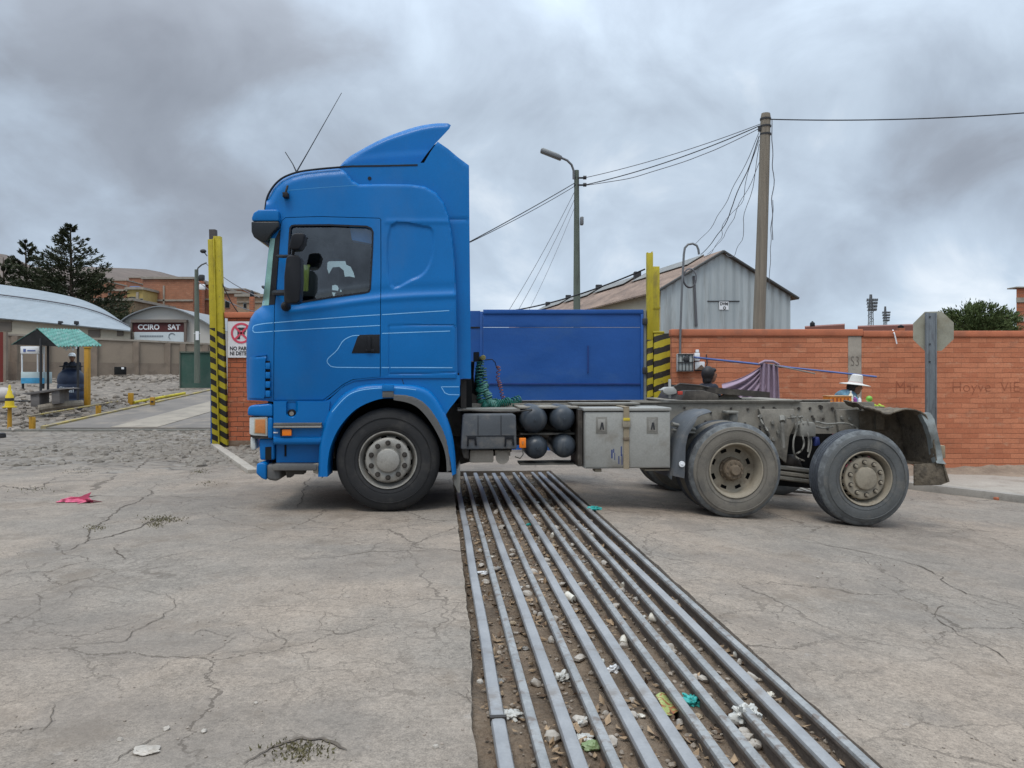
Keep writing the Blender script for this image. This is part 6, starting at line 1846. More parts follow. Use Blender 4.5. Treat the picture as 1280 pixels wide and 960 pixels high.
# stop sign seen from behind
YST = 12.9
ss = empty('stop_sign', P(1161, 598, YST), 'octagonal road sign seen from its pale back, on a channel post by the wall', 'road sign')
c = P(1166.5, 414, YST); rs = .35
mb = MB()
o8 = [Vector((math.cos(R(22.5 + 45 * k)) * rs * .93, 0, math.sin(R(22.5 + 45 * k)) * rs * 1.02)) for k in range(8)]
RZ = Matrix.Rotation(R(-24), 3, 'Z')
vs = [c + RZ @ (p + Vector((0, -.003, 0))) for p in o8] + [c + RZ @ (p + Vector((0, .003, 0))) for p in o8]
mb.add(vs, [tuple(range(8)), tuple(range(15, 7, -1))] + [(i, (i + 1) % 8, 8 + (i + 1) % 8, 8 + i) for i in range(8)])
mb.build('plate', M('pale_sign_back', (.31, .30, .235), .6, .1, var=.25, scale=3, dirt=(.20, .17, .11), damt=.5, dscale=2.5), parent=ss, smooth_angle=0)
MB().box((P(1155.2, 0, YST).x, YST - .075, -.5), (P(1158.5, 0, YST).x, YST - .02, P(0, 391, YST).z)).box((P(1158.5, 0, YST).x + .001, YST - .075, -.5), (P(1166.4, 0, YST).x, YST - .06, P(0, 391.4, YST).z)).box((P(1166.4, 0, YST).x + .001, YST - .08, -.5), (P(1168, 0, YST).x, YST - .02, P(0, 391, YST).z)).build('channel_post', M('worn_post_metal', (.15, .165, .175), .55, .3, var=.2, stretch=(3, 3, .5), dirt=(.06, .055, .06), damt=.5, dscale=5), parent=ss, bevel=.004)
mb = MB()
for yy in (396, 430, 452): mb.cyl(P(1162.5, yy, YST - .076), P(1162.5, yy, YST - .09), .014, n=6)
mb.build('bolts', m_dark, parent=ss)

# ------------------------------------------------------------------ people
m_skin = M('brown_skin', (.21, .105, .065), .6, var=.08, bump=.05)
m_hair = M('black_hair', (.010, .008, .008), .5, var=.3)
m_eye = flat('dark_eye', (.01, .008, .008), .3)
def caps(mb, a, b, ra, rb, n=12, k=6):
    a, b = Vector(a), Vector(b)
    mb.ell(a, ra, 12, 8); mb.ell(b, rb, 12, 8); mb.tube([a, b], [ra, rb], n)
def person(loc, face, hgt, label, jacket, bottom, skirt=False, head_tilt=0, arm_fwd=(.28, .30), lean=.0):
    """face: heading in degrees (0 looks along +X). built at 1.70 m then scaled"""
    p = empty('person', loc, label, 'person')
    s = hgt / 1.70
    def place(mb, up=True):
        Rz = Matrix.Rotation(R(face), 3, 'Z')
        out = []
        for v in mb.v:
            w = v.copy()
            if w.z > .9: w.x += (w.z - .9) * lean
            out.append(Vector(loc) + Rz @ (w * s))
        mb.v = out
        return mb
    # joints: x forward, y left, z up
    hd = Vector((.045, 0, 1.575))
    mb = MB()
    mb.ell(hd, (.098, .076, .118), 20, 14); mb.ell(hd + Vector((.03, 0, -.065)), (.062, .052, .055)); mb.ell(hd + Vector((.10, 0, -.012)), (.022, .014, .026))
    mb.ell(hd + Vector((.083, 0, -.062)), (.016, .024, .009)); mb.ell(hd + Vector((.0, .078, -.01)), (.018, .010, .03)); mb.ell(hd + Vector((.0, -.078, -.01)), (.018, .010, .03))
    caps(mb, (.0, 0, 1.36), (.02, 0, 1.50), .058, .052)
    mb.ell((0, 0, 1.24), (.12, .185, .17)); mb.ell((0, 0, 1.02), (.11, .15, .17)); mb.ell((0, 0, .90), (.125, .165, .13))
    hands = []
    for sd in (1, -1):
        sh, el, wr = Vector((0, .19 * sd, 1.37)), Vector((-.01 + arm_fwd[0] * .35, .235 * sd, 1.11)), Vector((arm_fwd[0], .16 * sd, arm_fwd[1] + .75))
        caps(mb, sh, el, .052, .040); caps(mb, el, wr, .040, .027)
        d = (wr - el).normalized(); u = Vector((0, 0, 1)); u = (u - d * u.dot(d)).normalized(); l = d.cross(u)
        pm = wr + d * .05
        mb.ell(pm, (.045, .038, .022), 12, 8, rot=Matrix((d, l, u)).transposed())
        for f in range(4):
            b0 = pm + d * .035 + l * (.027 - .018 * f); L_ = (.032, .038, .036, .028)[f]
            m1 = b0 + d * L_ - u * .008; e1 = m1 + d * L_ * .6 - u * .022
            mb.tube([b0, m1, e1], [.0095, .009, .0075], 8)
        tb_ = pm - d * .01 + l * .03 * (-sd)
        mb.tube([tb_, tb_ + l * .03 * (-sd) + d * .02, tb_ + l * .035 * (-sd) + d * .05 - u * .01], [.012, .011, .009], 8)
        hip, kn, an = Vector((0, .09 * sd, .88)), Vector((.02, .095 * sd, .48)), Vector((-.01, .095 * sd, .09))
        caps(mb, hip, kn, .085, .058); caps(mb, kn, an, .055, .038)
        mb.ell(an + Vector((.07, 0, -.045)), (.13, .048, .042))
    o = place(mb).build('body', m_skin, parent=p, recalc=False); remeshed(o, .0095 * s, 3)
    j = MB()
    j.ell((0, 0, 1.24), (.15, .215, .19)); j.ell((0, 0, 1.05), (.145, .185, .19)); j.ell((0, 0, .92), (.15, .19, .12)); j.tube([(0, 0, 1.36), (.01, 0, 1.45)], [.10, .075], 14)
    for sd in (1, -1):
        sh, el, wr = Vector((0, .19 * sd, 1.37)), Vector((-.01 + arm_fwd[0] * .35, .235 * sd, 1.11)), Vector((arm_fwd[0], .16 * sd, arm_fwd[1] + .75))
        caps(j, sh, el, .075, .060); caps(j, el, el.lerp(wr, .88), .058, .045)
    o = place(j).build('jacket', jacket, parent=p, recalc=False); remeshed(o, .013 * s, 4)
    if skirt:
        sk = MB().lathe([(.15, 1.0), (.24, .85), (.30, .62), (.34, .42), (.36, .32), (.35, .315), (.2, .5)], (0, 0, 0), (0, 0, 1), 48)
        for i, v in enumerate(sk.v):
            a_ = math.atan2(v.y, v.x); f_ = 1 + .06 * math.sin(a_ * 14) * (1 - smooth(.3, 1.0, v.z)); v.x *= f_; v.y *= f_
        place(sk).build('skirt', bottom, parent=p)
    else:
        t_ = MB(); t_.ell((0, 0, .93), (.145, .185, .13))
        for sd in (1, -1):
            caps(t_, (0, .09 * sd, .88), (.02, .095 * sd, .48), .105, .075); caps(t_, (.02, .095 * sd, .48), (-.01, .095 * sd, .10), .075, .062)
        o = place(t_).build('trousers', bottom, parent=p, recalc=False); remeshed(o, .014 * s, 3)
    sh_ = MB()
    for sd in (1, -1): sh_.ell((.06, .095 * sd, .045), (.14, .055, .05))
    place(sh_).build('shoes', m_seat, parent=p)
    ey = MB()
    for sd in (1, -1): ey.ell(hd + Vector((.086, .034 * sd, .012)), (.012, .014, .010), 8, 6)
    place(ey).build('eyes', m_eye, parent=p)
    return p, place, hd, s
# vendor with black hair, facing right
loc1 = Vector((P(885, 0, 12.9).x, 12.9, terrain(3.3, 12.9)))
top1 = P(0, 458.5, 12.9).z - loc1.z
p1_, pl1, hd, s1 = person(loc1, 15, top1 / 1.715 * 1.70, 'person with short black hair and dark jacket facing right behind the truck', flat('dark_jacket', (.022, .024, .035), .9), flat('dark_trousers', (.03, .03, .035), .9), lean=.0)
mb = MB(); mb.ell(hd + Vector((-.045, 0, .025)), (.112, .105, .13), 18, 12); mb.ell(hd + Vector((-.06, 0, -.075)), (.075, .088, .10)); mb.ell(hd + Vector((.045, 0, .085)), (.055, .07, .04))
o = pl1(mb).build('hair', m_hair, parent=p1_, recalc=False); remeshed(o, .012, 3)
# woman vendor with the pale hat, bending over her table
YV = 12.0
loc2 = Vector((P(1058, 0, YV + .1).x, YV + .1, terrain(5.3, YV)))
top2 = P(0, 468.5, YV + .1).z - loc2.z
p2_, pl2, hd, s2 = person(loc2, -8, top2 / 1.775 * 1.70, 'woman in a wide white hat and blue shawl leaning over the small stall table', M('blue_shawl', (.10, .22, .33), .9, var=.5, scale=9), M('red_skirt', (.22, .04, .06), .9), True, arm_fwd=(.34, .36), lean=.12)
mb = MB(); mb.ell(hd + Vector((-.028, 0, .018)), (.10, .088, .112), 18, 12); mb.tube([hd + Vector((-.08, .07, -.04)), hd + Vector((-.10, .08, -.22)), hd + Vector((-.09, .07, -.42))], [.032, .026, .014], 10).tube([hd + Vector((-.08, -.07, -.04)), hd + Vector((-.10, -.08, -.22)), hd + Vector((-.09, -.07, -.42))], [.032, .026, .014], 10)
o = pl2(mb).build('hair', m_hair, parent=p2_, recalc=False); remeshed(o, .012, 3)
mb = MB().lathe([(.0, .215), (.06, .212), (.085, .195), (.095, .15), (.105, .085), (.12, .072), (.20, .06), (.232, .05), (.232, .044), (.19, .05), (.11, .055), (.10, .07)], hd + Vector((-.01, 0, -.005)), (.12, 0, 1), 40)
shw = MB(); shw.ell((-.08, 0, 1.42), (.17, .22, .13)); shw.ell((-.05, .10, 1.34), (.14, .13, .14)); shw.ell((-.05, -.10, 1.34), (.14, .13, .14))
o = pl2(shw).build('shawl', M('woven_blue_shawl', (.085, .17, .225), .95, var=.6, scale=14, fine=.25, fscale=40, dirt=(.05, .07, .19), damt=.7, dscale=7), parent=p2_, recalc=False); remeshed(o, .014, 3)
ht = pl2(mb).build('hat', M('white_straw_hat', (.56, .54, .50), .8, var=.08), parent=p2_)
mb = MB().lathe([(.1065, .092), (.109, .085), (.1085, .076), (.1065, .072)], hd + Vector((-.01, 0, -.005)), (.12, 0, 1), 40); pl2(mb).build('hat_band', flat('pink_band', (.5, .35, .33), .8), parent=p2_)
# stall table and goods
YTb = 11.62
tz = P(0, 504.3, YTb).z
tbx0, tbx1 = P(1032, 0, YTb).x, P(1088, 0, YTb).x
st_ = empty('stall_table', (P(1060, 0, YTb).x, YTb + .2, terrain(5.1, YTb)), 'small stall table with a white top in front of the woman in the hat', 'table')
MB().box((tbx0, YTb, tz - .03), (tbx1, YTb + .5, tz)).build('table_top', m_white, parent=st_, bevel=.006)
for x_ in (tbx0 + .04, tbx1 - .04):
    for y_ in (YTb + .04, YTb + .46): MB().cyl((x_, y_, terrain(x_, y_)), (x_, y_, tz - .031), .016, n=8).build('leg', m_dark, parent=st_)
MB().box((tbx0 + .03, YTb + .03, tz - .09), (tbx1 - .03, YTb + .47, tz - .031)).build('apron', m_galv, parent=st_)
xs = lambda px: P(px, 0, YTb + .1).x
zt_ = lambda py: P(0, py, YTb + .1).z
m_or = M('orange_tray', (.55, .17, .02), .5, var=.35, scale=14)
tr_ = empty('sweets_tray', (xs(1049), YTb + .2, tz), 'orange divided tray standing on the left of the stall table', 'tray')
MB().box((xs(1036), YTb + .05, tz + .001), (xs(1062.5), YTb + .065, zt_(495.5))).box((xs(1036), YTb + .3, tz + .001), (xs(1062.5), YTb + .315, zt_(495.5))).box((xs(1036), YTb + .066, tz + .001), (xs(1037), YTb + .299, zt_(495.5))).box((xs(1061.5), YTb + .066, tz + .001), (xs(1062.5), YTb + .299, zt_(495.5))).box((xs(1037), YTb + .066, tz + .001), (xs(1061.5), YTb + .299, tz + .01)).build('tray_body', m_or, parent=tr_)
mb = MB()
for k in range(5): mb.box((xs(1039 + k * 4.6), YTb + .047, tz + .012), (xs(1039 + k * 4.6) + .022, YTb + .0495, zt_(497.5)))
mb.build('tray_divider', M('dark_orange', (.25, .05, .01), .5), parent=tr_)
MB().box((xs(1035), YTb + .04, zt_(495.4)), (xs(1063), YTb + .32, zt_(494.6))).build('tray_rim', M('tan_rim', (.5, .3, .15), .6), parent=tr_)
def bottle(px, hpx, r_, mat, label, capm=None, dy=.1):
    b = empty('bottle', (xs(px), YTb + dy, tz), label, 'bottle')
    h_ = hpx / F * (YTb + dy)
    MB().lathe([(0, .0005), (r_, .0005), (r_, h_ * .55), (r_ * .9, h_ * .65), (r_ * .35, h_ * .82), (r_ * .32, h_ * .9)], (xs(px), YTb + dy, tz), (0, 0, 1), 20).build('bottle_body', mat, parent=b)
    MB().lathe([(r_ * .4, h_ * .9), (r_ * .4, h_), (0, h_)], (xs(px), YTb + dy, tz), (0, 0, 1), 14).build('cap', capm or m_white, parent=b)
m_cream2 = flat('cream_plastic', (.68, .66, .55), .4)
bottle(1063.5, 15.5, .035, m_cream2, 'tall cream bottle with pointed top on the stall table')
bottle(1068.5, 9, .032, flat('purple_plastic', (.20, .04, .20), .4), 'short purple bottle in the middle of the stall table')
bottle(1074.5, 8, .026, flat('white_plastic', (.7, .7, .68), .4), 'small white bottle right of the purple bottle')
mb = MB(); c = Vector((xs(1085), YTb + .06, zt_(498.5))); mb.ell(c, .047, 18, 12); mb.tube([c + Vector((0, 0, -.045)), Vector((c.x, c.y, tz + .001))], .012, 8)
o = mb.build('balloon_toy', flat('lime_green', (.16, .40, .04), .4)); tag(o, 'lime green ball toy at the right end of the stall table', 'toy')
mb = MB(); c = Vector((xs(1095), YTb + .03, zt_(508)))
for k in range(9):
    a_ = k * .7; mb.ell(c + Vector((math.cos(a_) * .05, math.sin(a_) * .04, .02 * math.sin(k * 2.1))), (.05, .018, .022), 8, 6, rot=Matrix.Rotation(a_, 3, 'Z') @ Matrix.Rotation(.5 * math.sin(k), 3, 'Y'))
mb.tube([c + Vector((0, 0, -.02)), Vector((c.x, c.y, terrain(c.x, c.y)))], .015, 6)
o = mb.build('plastic_flower', flat('yellow_green', (.33, .42, .04), .6)); tag(o, 'yellow green leafy plastic flower on a stick beside the stall table', 'flower')
# blue poles of a folded awning with the mauve cloth
YPO = 12.9
m_bpole = M('blue_awning_pole', (.07, .11, .27), .4, .3, var=.2)
a_, b_ = P(866, 446.5, YW - .12), P(1096, 471, YPO - .6)
aw = empty('awning_pole', a_.lerp(b_, .5), 'long thin blue pole slanting across the brick wall above the vendors', 'pole')
MB().tube([a_, a_.lerp(b_, .3), a_.lerp(b_, .55)], .019, 8).build('thick_half', m_bpole, parent=aw)
MB().tube([a_.lerp(b_, .55), b_], .015, 8).build('thin_half', m_bpole, parent=aw)
pz = terrain(4.3, YPO); xx = P(962, 0, YPO).x
MB().cyl((xx, YPO + .08, pz), (xx, YPO + .08, a_.lerp(b_, .46).z), .016).build('upright', m_bpole, parent=aw)
aw2 = MB().tube([P(960, 455, YPO - .15), P(1019, 467, YPO - .2)], .011, 6).build('awning_rod', m_dustmetal); tag(aw2, 'short grey rod tied under the long blue pole', 'rod')
YC2 = YPO - .14
def hang(u, v):
    px = 949 + 25 * u + 3 * (v - .5) * (u - .5) * 2; py = 453.5 + (512 - 453.5) * v + 2 * u
    return P(px, py, YC2 + .035 * math.sin(u * 23 + v * .8) + .02 * mnoise.noise(Vector((u * 4, v * 2, 0))))
def sweep(u, v):
    S_ = Vector((955 + 6 * u, 454.5 + 12 * u)); E2 = Vector((902 + 12 * u, 480 + 64 * u)) if u < .5 else Vector((908 + (u - .5) * 96, 512))
    q = S_.lerp(E2, v); q.y += 2.5 * math.sin(math.pi * v) * (1 - .4 * u); q.x += 3 * math.sin(math.pi * v)
    return P(q.x, q.y, YC2 + .05 + .055 * (.25 + .75 * v) * math.sin(u * 34 + v * 1.2) + .03 * mnoise.noise(Vector((u * 6, v * 3, 2))))
m_cloth = M('mauve_cloth', (.30, .225, .285), .95, var=.12, scale=6, fine=.08)
cl = MB().sheet(hang, 60, 20).sheet(sweep, 90, 30).build('awning_cloth', m_cloth, solid=.004, recalc=False)
tag(cl, 'faded mauve cloth draped in folds over the blue pole', 'cloth')
MB().tube([P(948, 455, YPO - .15), P(956, 451.5, YPO - .14), P(966, 452, YPO - .14), P(974, 455.5, YPO - .13)], [.015, .024, .024, .015], 8).build('gathered_top', cl.data.materials[0], parent=cl)

# ------------------------------------------------------------------ skyline on the right
m_brickfar = brick_mat('far_brick', (.40, .14, .075), (.34, .12, .065), (.25, .13, .09), .5, .22, .02)
def far_box(px0, px1, py0, Y, depth, name, mat, label, cat, extra=None, zb_=0.0):
    o = empty(name, (P((px0 + px1) / 2, 0, Y).x, Y, zb_), label, cat)
    a_, b_ = P(px0, py0, Y), P(px1, py0, Y)
    k_ = (Y + depth) / Y; mb = MB(); q = [Vector((a_.x, Y, zb_)), Vector((b_.x, Y, zb_)), Vector((b_.x * k_, Y * k_, zb_)), Vector((a_.x * k_, Y * k_, zb_))]
    mb.add(q + [Vector((v.x, v.y, a_.z)) for v in q], [(0, 3, 2, 1), (4, 5, 6, 7), (0, 1, 5, 4), (1, 2, 6, 5), (2, 3, 7, 6), (3, 0, 4, 7)]); mb.build('wall', mat, parent=o, smooth_angle=0)
    return o
def roof_house(px0, px1, pyr0, pyr1, Y, label):
    o = empty('brick_house', (P((px0 + px1) / 2, 0, Y).x, Y, 0), label, 'house')
    a_, b_ = P(px0, pyr0, Y), P(px1, pyr1, Y)
    zl = min(a_.z, b_.z) - .4
    k_ = (Y + 7) / Y; q = [Vector((v.x * f_, v.y * f_, 0)) for f_ in (1, k_) for v in ((a_, b_) if f_ == 1 else (b_, a_))]
    mb = MB(); mb.add(q + [Vector((v.x, v.y, zl)) for v in q], [(0, 3, 2, 1), (4, 5, 6, 7), (0, 1, 5, 4), (1, 2, 6, 5), (2, 3, 7, 6), (3, 0, 4, 7)]); mb.build('wall', m_brickfar, parent=o, smooth_angle=0)
    vs = [a_, b_, P(px1, pyr1 - 1.5, Y + 7), P(px0, pyr0 - 1.5, Y + 7)]
    mb = MB(); mb.add(vs + [v - Vector((0, 0, .35)) for v in vs], [(0, 1, 2, 3), (7, 6, 5, 4), (0, 4, 5, 1), (1, 5, 6, 2), (2, 6, 7, 3), (3, 7, 4, 0)])
    mb.build('roof', flat('far_red_roof', (.20, .085, .065), .9), parent=o, smooth_angle=0)
roof_house(1006, 1056, 409, 406, 45, 'low house with a dull red edge just above the wall, left of the floodlight masts')
roof_house(1072, 1148, 408.6, 406.2, 48, 'low house with a dull red roof behind the wall, right below the floodlight masts')
def tank_roof(px, py, w, h_, Y, label, zb=3.0):
    c = P(px, py + h_, Y); r_ = w / 2 / F * Y; hh = h_ / F * Y
    o = empty('water_tank', c, label, 'water tank')
    MB().lathe([(r_ * .95, 0), (r_, hh * .1), (r_, hh * .65), (r_ * .75, hh * .8), (r_ * .35, hh * .88), (r_ * .35, hh), (0, hh)], c, (0, 0, 1), 20).build('tank_body', m_black, parent=o)
    MB().box((c.x - r_, c.y - r_, 0), (c.x + r_, c.y + r_, c.z - .003)).build('stand', m_brickfar, parent=o)
tank_roof(1015.5, 401.5, 6, 7.5, 46, 'small black roof tank above the wall, right of the metal gable')
tank_roof(1126, 406, 7, 4, 47, 'dark roof tank peeking over the wall left of the octagonal sign')
tr2 = far_box(1270.5, 1330, 360, 36, 6, 'brick_building', m_brickfar, 'tall brick building corner at the far right edge behind the tree', 'building')
MB().box((P(1270.2, 0, 36).x, 35.95, P(0, 378, 36).z), (P(1330, 0, 36).x, 35.998, P(0, 372, 36).z)).box((P(1270.2, 0, 36).x, 35.95, P(0, 402, 36).z), (P(1330, 0, 36).x, 35.998, P(0, 396, 36).z)).build('floor_band', m_conc, parent=tr2)
MB().box((P(1269, 0, 36).x, 35.9, P(0, 360, 36).z), (P(1330, 0, 36).x, 36.6, P(0, 358.5, 36).z)).build('roof', m_conc, parent=tr2)
def mast(px, ptop, pb0, pb1, w, Y, label):
    o = empty('floodlight_mast', (P(px, 0, Y).x, Y, 0), label, 'floodlight mast')
    X_ = P(px, 0, Y).x; r_ = w / 2 / F * Y; zt0 = P(0, pb1, Y).z; zt1 = P(0, ptop, Y).z
    mb = MB()
    lw = r_ * .36
    for sx in (-1, 1):
        for sy in (-1, 1): mb.tube([(X_ + sx * lw * 1.3, Y + sy * lw * 1.3, 0), (X_ + sx * lw * .7, Y + sy * lw * .7, zt0), (X_ + sx * lw * .3, Y + sy * lw * .3, zt1)], .11, 4)
    nz = 16
    for k in range(nz):
        z0, z1 = zt0 * k / nz, zt0 * (k + 1) / nz; sg_ = 1 if k % 2 else -1
        for sy in (-1, 1): mb.tube([(X_ - sg_ * lw, Y + sy * lw, z0), (X_ + sg_ * lw, Y + sy * lw, z1)], .07, 4)
    mb.build('lattice', m_lamp, parent=o)
    zb0 = P(0, pb0, Y).z
    fr = MB(); lm_ = flat('lamp_grey', (.10, .105, .11), .6)
    rows = 4
    for k in range(rows):
        z = zt0 + (zb0 - zt0) * (k + .5) / rows; ww = r_ * (.8 + .2 * k / (rows - 1))
        fr.tube([(X_ - ww, Y - lw, z - .3), (X_ + ww, Y - lw, z - .3)], .09, 4)
        lm = MB()
        for q_ in range(6):
            x_ = X_ - ww + 2 * ww * (q_ + .5) / 6; d_ = ww / 6 * .55
            lm.box((x_ - d_, Y - lw - .5, z - .26), (x_ + d_, Y - lw - .1, z + .26))
        lm.build('floodlight_row', lm_, parent=o)
    fr.build('lamp_frame', m_lamp, parent=o)
mast(1088.5, 368, 373, 389, 14.5, 190, 'nearer floodlight mast with a dark bank of lamps above the wall')
mast(1106.5, 383, 389, 402, 10.5, 260, 'farther smaller floodlight mast with a lamp bank above the wall')

# ------------------------------------------------------------------ trees
def leaf_mat(name, c1, c2):
    t = NT(name)
    a = t.noise(.9, 4, .6); b = t.noise(9.0, 2, .5)
    c = t.mix(t.ss(t.math('ADD', t.math('MULTIPLY', a, .6), t.math('MULTIPLY', b, .4)), .35, .65), c1, c2)
    return t.done(c, .8, 0, None, .2)
m_leafc = leaf_mat('conifer_needles', (.024, .034, .016), (.062, .066, .034))
m_leafb = leaf_mat('bush_leaves', (.045, .068, .022), (.11, .14, .055))
m_bark = M('tree_bark', (.075, .055, .04), .95, var=.3, stretch=(4, 4, .6), bump=.6)
def leaves(mb, c, rad, n, size, r_, elong=1.0, dirv=None):
    for _ in range(n):
        p = Vector((r_.gauss(0, 1), r_.gauss(0, 1), r_.gauss(0, .8)))
        p = c + p * rad * .5
        a = Vector((r_.gauss(0, 1), r_.gauss(0, 1), r_.gauss(0, 1))).normalized()
        if dirv is not None: a = (a * .6 + dirv).normalized()
        b = a.orthogonal().normalized(); b = Matrix.Rotation(r_.random() * 6.28, 3, a) @ b
        s_ = size * r_.uniform(.6, 1.3)
        mb.add([p - b * s_ * .35, p + a * s_ * elong * .5 - b * s_ * .2, p + a * s_ * elong, p + a * s_ * elong * .5 + b * s_ * .35], [(0, 1, 2, 3)])
def conifer(base, hgt, rad, seed, label, nb=90, droop=.1, bare_top=.3):
    r_ = random.Random(seed)
    o = empty('conifer_tree', base, label, 'tree')
    tk = MB(); cr = MB(); base = Vector(base)
    tk.tube([base, base + Vector((.1, 0, hgt * .5)), base + Vector((0, 0, hgt))], [hgt * .022, hgt * .014, hgt * .003], 8)
    for k in range(nb):
        f = (k + r_.random()) / nb
        z = hgt * (.12 + .86 * f ** 1.15)
        L = rad * (1 - f) ** .95 * r_.uniform(.65, 1.15) * (1.0 if f > .3 else .75 + f * .8) + hgt * .02
        a = r_.random() * 6.283
        d = Vector((math.cos(a), math.sin(a), 0))
        up_ = .12 + .42 * f + r_.uniform(-.06, .10)
        p0 = base + Vector((0, 0, z)); p1 = p0 + d * L * .5 + Vector((0, 0, L * up_ * .35)); p2 = p0 + d * L + Vector((0, 0, L * up_ * .95))
        tk.tube([p0, p1, p2], [hgt * .006 * (1 - f) + .02, .025, .008], 5)
        ns = max(4, int(L * 3.6))
        for q in range(ns):
            t = (q + .6) / ns
            if t < .16: continue
            p = p0.lerp(p1, t * 2) if t < .5 else p1.lerp(p2, t * 2 - 1)
            wv = (L * .16 * (1.1 - t * .75) + .10) * (1.05 - .6 * f)
            dens = 1.0 if f < .62 else .62
            leaves(cr, p + Vector((0, 0, -.05)), wv * 1.0, int(26 * dens), .17, r_, 1.9, d * .9 + Vector((0, 0, .45)))
    tk.build('trunk', m_bark, parent=o, smooth_angle=60); cr.build('crown', m_leafc, parent=o, recalc=False, smooth_angle=0)
    return o
zz = terrain(-20, 44)
b1 = P(88, 470, 60); b1.z = 1.8
conifer(b1, P(0, 280, 60).z - 1.8, 6.9, 11, 'tall pointed conifer with open upper branches behind the grey arched roof', 130)
b2 = P(32, 470, 63); b2.z = 1.8
conifer(b2, P(0, 300, 63).z - 1.8, 4.6, 5, 'shorter bushy conifer at the left, beside the taller pointed one', 95)
b3 = P(4, 470, 58); b3.z = 1.8
conifer(b3, P(0, 322, 58).z - 1.8, 3.2, 8, 'dark conifer cut by the left picture edge behind the grey arched roof', 60)
def bush_tree(base, c, rx, rz, seed, label, n=110):
    r_ = random.Random(seed)
    o = empty('broad_tree', base, label, 'tree')
    tk = MB(); cr = MB(); base = Vector(base); c = Vector(c)
    tk.tube([base, base.lerp(c, .6), c], [.22, .16, .08], 8)
    for k in range(n):
        a = r_.random() * 6.283; u = r_.random() ** .5
        th = r_.random()
        p = c + Vector((math.cos(a) * rx * u, math.sin(a) * rx * .8 * u, rz * (th * 1.25 - .45) * (1 - .55 * u * u)))
        if k % 4 == 0: tk.tube([c + Vector((0, 0, -rz * .4)), c.lerp(p, .55) + Vector((0, 0, .1)), p], [.05, .03, .01], 5)
        dv = (p - c).normalized() * .8 + Vector((0, 0, .5))
        leaves(cr, p, rx * r_.uniform(.14, .26), 60, .105, r_, 1.6, dv)
    tk.build('trunk', m_bark, parent=o, smooth_angle=60); cr.build('crown', m_leafb, parent=o, recalc=False, smooth_angle=0)
cB_ = P(1222, 396, 33)
bush_tree((cB_.x, 33, 0), cB_ + Vector((0, 0, -.5)), 1.42, 1.25, 4, 'bushy green tree showing above the brick wall beside the octagonal sign', 170)

# ================================================================== left background
# long wall across the yard
m_ywall = M('yard_wall_plaster', (.265, .215, .165), .95, var=.14, scale=.6, dirt=(.19, .15, .115), damt=.6, dscale=.7, bump=.4)
m_ywall2 = M('yard_wall_foot', (.22, .175, .135), .95, var=.25, scale=1.2, dirt=(.14, .11, .085), damt=.6, bump=.6)
WA, WB = P(10, 0, 34.0), P(268, 0, 38.0)
yw = empty('yard_wall', ((WA.x + WB.x) / 2, 36, terrain(-16, 36)), 'long tan plastered wall with pilasters across the back of the yard', 'wall')
def wall_run(mb, A, B, z0, z1a, z1b, th, off=0.0):
    d = (B - A); d.z = 0; d.normalize(); n_ = Vector((-d.y, d.x, 0))
    a0, b0 = A - n_ * off, B - n_ * off
    q = [Vector((a0.x, a0.y, z0)), Vector((b0.x, b0.y, z0)), Vector((b0.x, b0.y, z1b)), Vector((a0.x, a0.y, z1a))]
    mb.add(q + [v + n_ * th for v in q], [(0, 1, 2, 3), (7, 6, 5, 4), (0, 4, 5, 1), (1, 5, 6, 2), (2, 6, 7, 3), (3, 7, 4, 0)])
    return mb
za, zb_ = P(0, 419.5, 34).z, P(0, 431.5, 38).z
wall_run(MB(), WA, WB, .6, za, zb_, .2).build('wall', m_ywall, parent=yw, smooth_angle=0)
wall_run(MB(), WA, WB, .6, P(0, 452, 34).z, P(0, 455, 38).z, .05, .06).build('foot', m_ywall2, parent=yw, smooth_angle=0)
wall_run(MB(), WA + Vector((0, 0, 0)), WB, za + .003, za + .09, zb_ + .09, .34, .07).build('coping', m_conc, parent=yw, smooth_angle=0) if False else None
mb = MB()
d = (WB - WA); d.z = 0; d.normalize(); n_ = Vector((-d.y, d.x, 0))
q = [Vector((WA.x, WA.y, za + .002)), Vector((WB.x, WB.y, zb_ + .002)), Vector((WB.x, WB.y, zb_ + .09)), Vector((WA.x, WA.y, za + .09))]
q = [v - n_ * .06 for v in q]
mb.add(q + [v + n_ * .32 for v in q], [(0, 1, 2, 3), (7, 6, 5, 4), (0, 4, 5, 1), (1, 5, 6, 2), (2, 6, 7, 3), (3, 7, 4, 0)])
mb.build('coping', m_conc, parent=yw, smooth_angle=0)
for px in (18, 55, 112, 164, 205, 225, 256):
    t = (px - 10) / 258
    A = WA.lerp(WB, t); zt_w = za + (zb_ - za) * t
    MB().box((A.x - .14, A.y - .1, .6), (A.x + .14, A.y + .01, zt_w - .01)).build('pilaster', m_ywall2, parent=yw, smooth_angle=0)
c = WA.lerp(WB, (150 - 10) / 258); gz = P(0, 468, 36.1).z
o = empty('iron_chest', (c.x, c.y - .5, gz), 'small dark square hatch at the foot of the yard wall', 'hatch')
MB().box((P(144, 0, 35.5).x, 35.4, P(0, 468.5, 35.5).z), (P(155.5, 0, 35.5).x, 35.7, P(0, 458.5, 35.5).z)).build('box', m_rimhole, parent=o, bevel=.01)
MB().box((P(152, 0, 35.39).x, 35.37, P(0, 461.5, 35.4).z), (P(155, 0, 35.39).x, 35.395, P(0, 459, 35.4).z)).build('tag_plate', m_white, parent=o)
